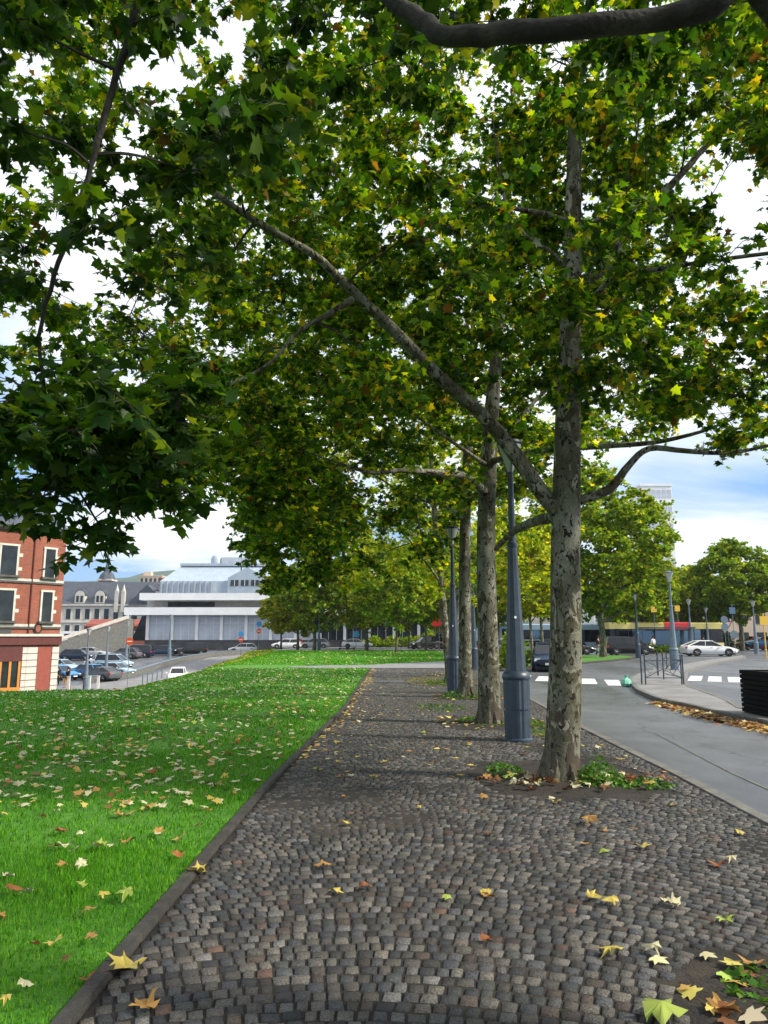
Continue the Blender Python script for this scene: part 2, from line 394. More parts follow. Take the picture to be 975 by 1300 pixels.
def H(X, Y):
    X = np.asarray(X, float); Y = np.asarray(Y, float)
    d = edge_dist(X, Y); low = low_level(Y)
    z = low*sm(d/8.0)
    z = z + .16*np.exp(-(((X+4.5)/3.2)**2 + ((Y-66)/9)**2))          # low mound by the far trees
    z = z + .8*np.exp(-(((X+14.8)/1.9)**2))*sm((Y-56)/8)*sm((94-Y)/12)*sm(d/4)  # planted bank beside the street
    return z
def grid(name, xs, ys, m, dz=0.0, mask=None, skirt=None):
    X, Y = np.meshgrid(xs, ys); Z = H(X, Y) + dz
    V = np.stack([X, Y, Z], -1).reshape(-1, 3); nx, ny = len(xs), len(ys)
    i, j = np.meshgrid(np.arange(nx-1), np.arange(ny-1)); a = (j*nx+i).ravel()
    F = np.stack([a, a+1, a+1+nx, a+nx], -1)
    if mask is not None:
        cx = ((xs[:-1]+xs[1:])/2); cyy = ((ys[:-1]+ys[1:])/2); CX, CY = np.meshgrid(cx, cyy); F = F[mask(CX, CY).ravel()]
    return np_mesh(name, V, [F], m, smooth=True)

# ground: one sheet out to the horizon (street level, lower on the left)
xs = np.unique(np.concatenate([np.linspace(-3000, -120, 20), np.linspace(-120, 120, 121), np.linspace(120, 3000, 20)]))
ys = np.unique(np.concatenate([np.linspace(-300, -10, 8), np.linspace(-10, 170, 91), np.linspace(170, 3500, 24)]))
g = grid('ground', xs, ys, M['asphalt'], dz=-.14); tag(g, kind='structure')

KL = lambda Y: np.interp(Y, [-6, 4, 8, 12, 17, 37, 39], [-1.31, -1.29, -1.24, -1.09, -.86, -.66, -.62])   # path edge by the lawn
KR = lambda Y: np.interp(Y, [-6, 6.7, 9, 13, 17, 24, 32, 38, 46, 56], [3.05, 3.30, 3.40, 3.46, 3.62, 3.95, 4.5, 5.2, 6.6, 8.6])       # path edge by the road

def strip(name, fL, fR, y0, y1, step, z, m, nx=1, lift=None):
    ys = np.arange(y0, y1+step/2, step); V = []
    for y in ys:
        a, b = float(fL(y)), float(fR(y))
        for i in range(nx+1):
            x = a+(b-a)*i/nx; V.append((x, y, z if lift is None else z+float(lift(x, y))))
    n = nx+1; F = [(j*n+i, j*n+i+1, (j+1)*n+i+1, (j+1)*n+i) for j in range(len(ys)-1) for i in range(nx)]
    return np_mesh(name, np.array(V), [np.array(F)], m, smooth=True)

# path bed under the setts
def sandy(x, y): return np.sin(x*1.3+y*.7)*np.sin(y*.45-x*.5+1.0) + .35*np.sin(x*4.1-y*1.3)*np.sin(y*3.3+x)
def bedlift(x, y):
    p = float(np.clip((sandy(x, y)-.62)/.5, 0, 1)); return .0065*p+.0018*math.sin(x*31+y*7)*math.sin(y*27-x*11)
bed = strip('path_bed', KL, KR, 1.5, 15, .045, -.0065, M['joint'], nx=100, lift=bedlift); tag(bed, kind='structure')
bed = strip('path_bed', KL, KR, 15.0, 39, .5, -.0075, M['joint'], nx=6); tag(bed, kind='structure')
bed = strip('path_bed', KL, KR, -6, 1.5, .5, -.0075, M['joint'], nx=6); tag(bed, kind='structure')

# sett paving, laid in flat arcs across the path
def setts():
    Vs, Fs, Cs = [], [], []; nv = 0
    pits = [(2.03, 8.9, 1.0, 1.15), (1.95, 3.25, .62, .85), (2.0, 14.4, .95, 1.1), (2.2, 20.4, .9, 1.0), (2.29, 26.1, .9, 1.0), (2.6, 32, .9, 1.0)]
    pal = .64*np.array([(.108, .098, .083), (.138, .126, .108), (.075, .078, .082), (.15, .13, .108), (.05, .054, .06), (.085, .062, .048), (.12, .118, .115), (.17, .165, .155), (.06, .066, .058), (.13, .075, .052)])
    pw = np.array([.22, .18, .16, .10, .1, .06, .09, .04, .04, .01]); pw /= pw.sum()
    row = 0; r = -3.0
    while r < 44:
        ph = .090
        x = -1.5 + random.random()*.1
        wv = .03*math.sin(r*1.7)
        while x < 5.0:
            w = random.uniform(.062, .098)
            if r > 22: w *= 1.4
            sl = max(-.85, min(.85, -.38*(x+.15)))
            dx = w/math.sqrt(1+sl*sl); xc = x+dx/2; x += dx
            q_ = abs(xc+.15); yc = r-(.19*q_*q_ if q_ < 2.237 else .951+.85*(q_-2.237)) + wv*math.sin(xc*2.1) + random.uniform(-.006, .006)
            if yc < -2 or yc > 39.2 or xc < KL(yc)+.03 or xc > KR(yc)-.03: continue
            if any(((abs(xc-a)/c)**4+(abs(yc-b)/d)**4)*(1+.35*math.sin(xc*9+yc*5)+random.uniform(-.15, .15)) < 1 for a, b, c, d in pits): continue
            # worn patches of sand over the stones along the trees
            lvl = 0.0
            n1 = float(sandy(xc, yc))
            if n1 > .75: lvl = -.003
            hx, hy = w/2-random.uniform(.0035, .0075), ph*(1/math.sqrt(1+sl*sl))/2-random.uniform(.003, .008)
            if r > 22: hy *= 1.0
            an = math.atan(sl)+random.uniform(-.06, .06); ca, sa = math.cos(an), math.sin(an)
            tz = random.uniform(-.003, .003)+lvl; tx, ty = random.uniform(-.03, .03), random.uniform(-.03, .03)
            near = yc < 15
            P = []
            if near:
                us = (-1, -.86, .86, 1)
                base = [(u, v, (-.010 if (abs(u) == 1 or abs(v) == 1) else .0)) for v in us for u in us]
                jit = [(random.uniform(-.10, .10), random.uniform(-.10, .10)) for _ in range(4)]
                for u, v, dz in base:
                    k = (0 if u < 0 else 1)+(0 if v < 0 else 2)
                    if abs(u) == 1 and abs(v) == 1: uu, vv = u*.97, v*.97
                    else: uu, vv = u, v
                    a = (uu+jit[k][0])*hx; b = (vv+jit[k][1])*hy
                    P.append((xc+a*ca-b*sa, yc+a*sa+b*ca, tz+dz+a*tx+b*ty+(random.uniform(0, .0025) if dz == 0 else 0)))
                F = [(j*4+i, j*4+i+1, (j+1)*4+i+1, (j+1)*4+i) for j in range(3) for i in range(3)]
            else:
                for zz, k in ((-.016, 1.0), (0, .8)):
                    for u, v in ((-1, -1), (1, -1), (1, 1), (-1, 1)):
                        a = u*hx*k; b = v*hy*k; P.append((xc+a*ca-b*sa, yc+a*sa+b*ca, tz+zz+a*tx+b*ty))
                F = [(4, 5, 6, 7), (0, 1, 5, 4), (1, 2, 6, 5), (2, 3, 7, 6), (3, 0, 4, 7)]
            c = pal[np.searchsorted(np.cumsum(pw), random.random()*.9999)]*random.uniform(.38, 1.6)
            if n1 > .65: c = c*.7+np.array((.05, .04, .03))*.3
            Vs.extend(P); Fs.extend([tuple(q+nv for q in f) for f in F]); Cs.extend([c]*len(F)); nv += len(P)
        r += ph if r < 22 else ph*1.25; row += 1
    return np_mesh('sett_paving', np.array(Vs), [np.array(Fs)], M['sett'], colors=np.array(Cs), smooth=False)
tag(setts(), kind='structure')

# kerbs
def kerb_line(name, pts, w, h, z0, m, label, cat='kerb', seg=1.0, gap=.006):
    """kerb stones along a polyline; one mesh, each stone a block with rounded top edges"""
    pts = [Vector((p[0], p[1], 0)) for p in pts]; L = [0]
    for a, b in zip(pts[:-1], pts[1:]): L.append(L[-1]+(b-a).length)
    def at(s):
        s = max(0, min(L[-1]-1e-6, s))
        for i in range(len(pts)-1):
            if s <= L[i+1]: return pts[i].lerp(pts[i+1], (s-L[i])/(L[i+1]-L[i]))
    mb = MB(); s = 0.0
    while s < L[-1]-.05:
        e = min(s+seg*random.uniform(.92, 1.08), L[-1]); a, b = at(s), at(e-gap); d = (b-a).normalized(); n = Vector((-d.y, d.x, 0))
        dz = random.uniform(-.004, .004); zz = float(z0 if not callable(z0) else z0(a.x, a.y))
        rg = []
        for p in (a, b):
            o = [(-.5, 0), (.5, 0), (.5, .8), (.42, 1), (-.42, 1), (-.5, .8)]
            rg.append([p+n*(q*w)+Vector((0, 0, zz+(t*(h+dz)))) for q, t in o])
        mb.quadstrip(rg); s = e
    o = mb.build(name, m); tag(o, kind='structure'); return o
kerb_line('lawn_kerb', [(KL(y)-.045, y) for y in np.arange(-4, 38.6, 2)], .08, .132, -.10, M['kerbdark'], '')
kerb_line('road_kerb', [(KR(y)+.075, y) for y in np.arange(-6, 56, 1.5)], .15, .15, -.14, M['kerb'], '')

# lawn
def axis(*segs): return np.unique(np.concatenate([np.arange(a, b, s) for a, b, s in segs]+[[segs[-1][1]]]))
def lawn_grid(name, y0, y1, xl, fr, n, step):
    ys = np.arange(y0, y1+1e-6, step); V = []
    for y in ys:
        b = float(fr(y)); t = np.linspace(0, 1, n+1)**1.6
        X = b-(b-xl)*t[::-1]
        Z = H(X, np.full_like(X, y)) + .015*np.sin(X*2.3+y*1.1)*np.sin(y*1.7-X)*np.clip((b-X)/1.0, 0, 1)
        V.append(np.stack([X, np.full_like(X, y), Z], -1))
    V = np.concatenate(V); k = n+1
    F = np.array([(j*k+i, j*k+i+1, (j+1)*k+i+1, (j+1)*k+i) for j in range(len(ys)-1) for i in range(n)])
    c = V[F].mean(1); F = F[(edge_dist(c[:, 0], c[:, 1]) < 7.7)]
    return np_mesh(name, V, [F], M['turf'], smooth=True)
KLl = lambda Y: KL(Y)-.08
tag(lawn_grid('lawn_ground', -4, 38.6, -60, KLl, 60, .6), kind='structure')
P2 = lambda X: 39.6+.0*X
# the lawn beyond the crossing path
def far_right(Y): return np.interp(Y, [42, 44.5, 48.5, 60, 75, 88], [-1.0, .3, 3.8, 6.0, 6.5, 5.5])
tag(lawn_grid('far_lawn_ground', 42.4, 88, -40, far_right, 40, 1.0), kind='structure')
tag(lawn_grid('lawn_ground', 38.6, 42.4, -40, lambda Y: -4.3+.0*Y, 30, .95), kind='structure')
# crossing path, pale paving
def cross_path():
    ys = np.linspace(38.6, 90, 52); V = []; F = []
    mb = MB()
    A = [(-4.9, 39.2), (-3.0, 38.62), (-.6, 38.6), (6.0, 38.6), (9.5, 56), (8.8, 70), (7.5, 92)]
    B = [(-4.9, 40.6), (-3.0, 42.2), (-1.0, 42.4), (.3, 44.5), (3.8, 48.5), (6.0, 60), (5.5, 92)]
    def dens(P, n):
        P = np.array(P, float); L = np.concatenate([[0], np.cumsum(np.hypot(*np.diff(P, axis=0).T))]); s = np.linspace(0, L[-1], n)
        return np.stack([np.interp(s, L, P[:, 0]), np.interp(s, L, P[:, 1])], -1)
    a = dens(A, 60); b = dens(B, 60); V = []
    for p, q in zip(a, b):
        for t in np.linspace(0, 1, 5):
            w = p*(1-t)+q*t; V.append((w[0], w[1], float(H(w[0], w[1]))+.012))
    F = [(j*5+i, j*5+i+1, (j+1)*5+i+1, (j+1)*5+i) for j in range(59) for i in range(4)]
    o = np_mesh('crossing_path', np.array(V), [np.array(F)], M['plaza']); tag(o, kind='structure')
cross_path()
o = MB().box((.25, 27.5, .002), (.95, 1.3, .006)).build('inspection_cover', M['dark']); tag(o, 'dark flat metal cover set into the cobbled path', 'cover')

# soil of the tree pits
def pit(cx, cyy, hx, hy):
    n = 14; V = []; F = []
    for j in range(n+1):
        for i in range(n+1):
            x = cx+(i/n*2-1)*hx; y = cyy+(j/n*2-1)*hy
            e = max(abs(i/n*2-1), abs(j/n*2-1)); V.append((x, y, -.012+.045*(1-e)*(.6+.5*math.sin(x*9)*math.cos(y*7))+random.uniform(-.006, .006)))
    F = [(j*(n+1)+i, j*(n+1)+i+1, (j+1)*(n+1)+i+1, (j+1)*(n+1)+i) for j in range(n) for i in range(n)]
    o = np_mesh('tree_pit_soil', np.array(V), [np.array(F)], M['soil'], smooth=True); tag(o, kind='structure')
PITS = [(2.03, 8.9, 1.0, 1.15), (1.95, 3.25, .62, .85), (2.0, 14.4, .95, 1.1), (2.2, 20.4, .9, 1.0), (2.29, 26.1, .9, 1.0), (2.6, 32, .9, 1.0)]
for p in PITS: pit(p[0], p[1], p[2]*1.12, p[3]*1.12)

# traffic islands
def island(name, pts, m, kerbm, h=.13):
    z = -.14
    mb = MB(); mb.poly([(x, y, z+h-.01) for x, y in pts]); o = mb.build(name, m); tag(o, kind='structure')
    kerb_line('island_kerb', list(pts)+[pts[0]], .16, h, z, kerbm, '')
isl = [(9.33, 28.77), (7.93, 23.63), (7.33, 20.15), (7.47, 18.55), (7.38, 16.81), (7.5, 15.71), (7.6,13.6), (8.4,12.8), (9.6,13.4), (8.1, 17.26), (8.88, 19.72), (9.3, 21.56), (10.09, 25.18), (12.01, 30.29), (14.51, 36.27), (20.41, 46.96), (28.89, 60.3), (31.59, 66.18), (22.74, 52.8), (17.67, 44.51), (13.73, 38.48), (10.57, 31.99)]
island('traffic_island', isl, M['plaza'], M['kerb'])
med = [(7.2, 41.0), (12.78, 48.3), (16.38, 53.63), (19.72, 59.24), (21.07, 64.91), (12.5, 66), (9.5, 68), (7.8, 60)]
island('planted_median', med, M['turf'], M['kerbdark'])
# painted crossings
def zebra(a, b, n, w, l, ang):
    for k in range(n):
        t = k/(n-1); x = a[0]+(b[0]-a[0])*t; y = a[1]+(b[1]-a[1])*t
        mb = MB(); mb.box((x, y, -.134), (w, l, .006), ang); o = mb.build('crossing_stripe', M['paint']); tag(o, kind='structure')
zebra((5.95, 32.42), (8.74, 28.85), 5, .55, 3.6, R(-14))
zebra((13.09, 31.81), (14.9, 30.39), 4, .5, 4.0, R(-24))
o = strip('road_edge_line', lambda y: 3.62+.05*(y-6)*0+np.interp(y, [2, 6, 10, 14], [.55, .62, .85, 1.3]), lambda y: 3.66+np.interp(y, [2, 6, 10, 14], [.55, .62, .85, 1.3]), 2, 14, .5, -.133, M['kerb']); tag(o, kind='structure')

# lower street and car park paving on the left
def lowroad():
    A = [(-34, 58), (-24, 60), (-18.0, 68), (-17.2, 80), (-16.5, 94), (-8, 106), (30, 108)]
    B = [(-36, 66), (-28.5, 70), (-26, 80), (-25, 92), (-24, 104), (-12, 118), (30, 120)]
    V = []
    def dens(P, n):
        P = np.array(P, float); L = np.concatenate([[0], np.cumsum(np.hypot(*np.diff(P, axis=0).T))]); s = np.linspace(0, L[-1], n)
        return np.stack([np.interp(s, L, P[:, 0]), np.interp(s, L, P[:, 1])], -1)
    a, b = dens(A, 50), dens(B, 50)
    for p, q in zip(a, b):
        for t in np.linspace(0, 1, 7):
            w = p*(1-t)+q*t; V.append((w[0], w[1], float(H(w[0], w[1]))-.11))
    F = [(j*7+i, j*7+i+1, (j+1)*7+i+1, (j+1)*7+i) for j in range(49) for i in range(6)]
    o = np_mesh('lower_street', np.array(V), [np.array(F)], M['plaza']); tag(o, kind='structure')
lowroad()

# hills
def hills():
    n = 160; V = []; 
    for i in range(n+1):
        x = -2600+5200*i/n
        h = 112+22*math.sin(i*.11+1)+14*math.sin(i*.31)+5*math.sin(i*.9)
        for y, f in ((1300, -.05), (1450, .45), (1600, .85), (1700, 1.0), (1900, .9), (2200, .2)):
            V.append((x, y+40*math.sin(i*.2), h*f+random.uniform(-3, 3)))
    F = [(i*6+j, (i+1)*6+j, (i+1)*6+j+1, i*6+j+1) for i in range(n) for j in range(5)]
    o = np_mesh('hills', np.array(V), [np.array(F)], M['hill'], smooth=True); tag(o, kind='structure')
hills()

# ---------------------------------------------------------------- foliage
L_FINE = [(0, 0), (.13, -.10), (.30, -.06), (.56, -.02), (.46, .10), (.40, .22), (.56, .34), (.80, .52), (.60, .53), (.34, .52), (.27, .72), (.13, .84), (0, 1.05)]
L_MID = [(0, 0), (.28, -.08), (.58, .02), (.38, .22), (.76, .52), (.32, .52), (.20, .78), (0, 1.05)]
L_FAR = [(0, 0), (.55, .05), (.62, .5), (.25, .8), (0, 1.0)]
def leaf_template(half, cup=.12):
    full = half + [(-x, y) for x, y in half[-2:0:-1]]
    P = [(0, .33, 0.0)] + [(x, y, -cup*(abs(x)**1.3) - .10*max(0, y-.33)) for x, y in full]
    n = len(full); F = [(0, 1+i, 1+(i+1) % n) for i in range(n)]
    return np.array(P, float), np.array(F)
TF = {k: leaf_template(v) for k, v in (('fine', L_FINE), ('mid', L_MID), ('far', L_FAR))}
def leaves_mesh(name, O, D, N, size, tmpl, cols, m, parent=None, extra=None):
    """one mesh of leaves: origins O, axis D, normal N (n,3)"""
    P, F = TF[tmpl]; n = len(O)
    D = D/np.linalg.norm(D, axis=1, keepdims=True); Sd = np.cross(D, N); Sd /= np.linalg.norm(Sd, axis=1, keepdims=True)+1e-9
    N2 = np.cross(Sd, D)
    curl = rng.uniform(-1.0, 3.4, n)[:, None, None]
    V = O[:, None]+size[:, None, None]*(P[None, :, 0:1]*Sd[:, None]+P[None, :, 1:2]*D[:, None]+curl*P[None, :, 2:3]*N2[:, None])
    k = len(P); FF = (F[None]+(np.arange(n)*k)[:, None, None]).reshape(-1, 3)
    C = np.repeat(cols, len(F), axis=0)
    return np_mesh(name, V.reshape(-1, 3), [FF], m, parent, colors=C)
def palette(n, pal, w, jit=.25):
    pal = np.array(pal); w = np.array(w, float); w /= w.sum()
    c = pal[rng.choice(len(pal), n, p=w)]; return c*rng.uniform(1-jit, 1+jit, (n, 1))*rng.uniform(.92, 1.08, (n, 3))
GREEN = [(.020, .065, .008), (.05, .13, .010), (.11, .21, .012), (.24, .33, .02), (.12, .07, .02), (.42, .38, .03)]
GW = [.32, .27, .20, .13, .03, .05]
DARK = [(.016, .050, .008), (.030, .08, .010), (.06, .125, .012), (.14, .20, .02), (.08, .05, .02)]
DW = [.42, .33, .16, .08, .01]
YEL = [(.17, .27, .012), (.28, .37, .014), (.44, .47, .02), (.60, .52, .03), (.28, .17, .03)]
YW = [.25, .3, .25, .15, .05]
FARG = [(.09, .18, .010), (.15, .27, .012), (.26, .37, .016), (.42, .46, .022), (.40, .30, .04)]
FW = [.26, .3, .25, .14, .05]

def sprays(blobs, per, rmul=1.0, twl=1.0):
    """blobs (n,4): centre + radius.  Each blob is a spray of thin twigs carrying leaves."""
    B = np.asarray(blobs, float); O = []; D = []; N = []; TW = []
    for x, y, z, r in B:
        c = np.array((x, y, z)); nt = max(4, int(9*rmul)); 
        for k in range(nt):
            a = rng.uniform(0, 2*math.pi); e = rng.uniform(-.75, .75)
            d = np.array((math.cos(a)*math.cos(e), math.sin(a)*math.cos(e), math.sin(e)))
            L = r*rng.uniform(.6, 1.15)*twl; m_ = max(2, int(per/nt))
            end = c+d*L+np.array((0, 0, -.18*L)); mid = c+d*L*.5+np.array((0, 0, .04*L)); TW.append((c, mid, end))
            t = rng.uniform(.12, 1.05, m_)
            p = (1-t)[:, None]**2*c+2*((1-t)*t)[:, None]*mid+(t**2)[:, None]*end
            da = rng.uniform(0, 2*math.pi, m_)
            side = np.stack([np.cos(da), np.sin(da), rng.uniform(-.9, .25, m_)], -1)
            dd = d*.5+side; dd /= np.linalg.norm(dd, axis=1, keepdims=True)
            p = p+dd*rng.uniform(.02, .09, (m_, 1))*max(1, r/.5)
            nn = np.stack([rng.normal(0, .55, m_), rng.normal(0, .55, m_), rng.uniform(.3, 1, m_)], -1)
            O.append(p); D.append(dd); N.append(nn)
    return np.concatenate(O), np.concatenate(D), np.concatenate(N), TW

def limb_mesh(mb, pts, rad, n=10, wob=.0):
    """smooth tapering limb through the given points"""
    P = [Vector(p) for p in pts]; out_p, out_r = [], []
    for i in range(len(P)-1):
        p0 = P[max(i-1, 0)]; p1 = P[i]; p2 = P[i+1]; p3 = P[min(i+2, len(P)-1)]
        for k in range(4):
            t = k/4
            q = .5*((2*p1)+(-p0+p2)*t+(2*p0-5*p1+4*p2-p3)*t*t+(-p0+3*p1-3*p2+p3)*t**3)
            out_p.append(q+Vector((random.uniform(-wob, wob), random.uniform(-wob, wob), 0))); out_r.append(rad[i]+(rad[i+1]-rad[i])*t)
    out_p.append(P[-1]); out_r.append(rad[-1]); mb.tube(out_p, out_r, n); return out_p, out_r

def rad_lin(a, b, n): return [a+(b-a)*i/(n-1) for i in range(n)]

def plane_tree(base, trunk, trad, limbs, blobs, per, lsize, tmpl, pal, w, lm, label, group=None, twigr=.006, rmul=1.0, branch_r=.022, flare=True, bark='bark'):
    root = empty('plane_tree', base); b = Vector(base)
    tag(root, label, 'tree', group)
    mb = MB(); loc = lambda P: [Vector(p)-b for p in P]
    skel = []
    tp, tr_ = limb_mesh(mb, loc(trunk), trad, 18)
    skel += list(zip(tp[len(tp)//3:], tr_[len(tp)//3:]))
    if flare:
        for k in range(6):
            a = k*1.05+random.uniform(-.3, .3); r0 = trad[0]
            q = tp[0]+Vector((math.cos(a), math.sin(a), 0))*(r0*.75); e = tp[0]+Vector((math.cos(a), math.sin(a), 0))*(r0*1.2)+Vector((0, 0, -.06))
            mb.tube([tp[0]+Vector((math.cos(a)*.3*r0, math.sin(a)*.3*r0, .42)), q+Vector((0, 0, .12)), e], [r0*.35, r0*.34, r0*.22], 7)
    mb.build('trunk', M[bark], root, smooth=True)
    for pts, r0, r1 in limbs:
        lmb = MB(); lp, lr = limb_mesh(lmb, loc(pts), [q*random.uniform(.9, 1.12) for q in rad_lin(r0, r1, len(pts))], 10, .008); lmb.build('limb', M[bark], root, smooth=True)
        skel += list(zip(lp, lr))
    B = np.array(blobs, float); B[:, :3] -= np.array(base)
    SK = np.array([tuple(p) for p, r in skel]); SR = [r for p, r in skel]
    order = np.argsort([np.min(np.linalg.norm(SK-c[:3], axis=1)) for c in B])
    tmb = MB(); sk = [tuple(x) for x in SK]; sr = list(SR)
    for i in order:
        c = B[i, :3]; A = np.array(sk); d = np.linalg.norm(A-c, axis=1)+np.maximum(0, A[:, 2]-c[2])*.35
        j = int(np.argmin(d)); s = Vector(sk[j]); e = Vector(c); L = (e-s).length
        if L < .05: continue
        r0 = min(sr[j]*.7, branch_r*(.45+.35*L)); r1 = max(.005, r0*.4)
        mids = [s.lerp(e, t)+Vector((random.uniform(-.08, .08), random.uniform(-.08, .08), random.uniform(-.04, .10)))*L*.8 for t in (.33, .67)]
        P = [s]+mids+[e]; q, qr = limb_mesh(tmb, P, rad_lin(r0, r1, 4), 5)
        for a, b_ in list(zip(q, qr))[::3]: sk.append(tuple(a)); sr.append(b_)
    O, D, N, TW = sprays(B, per, rmul)
    for a, m_, e in TW: tmb.tube([a, m_, e], [twigr, twigr*.7, twigr*.35], 3)
    tmb.build('branches', M['twig'], root)
    n = len(O); sz = lsize*rng.uniform(.6, 1.25, n)
    leaves_mesh('crown', O, D, N, sz, tmpl, palette(n, pal, w), lm, root)
    return root

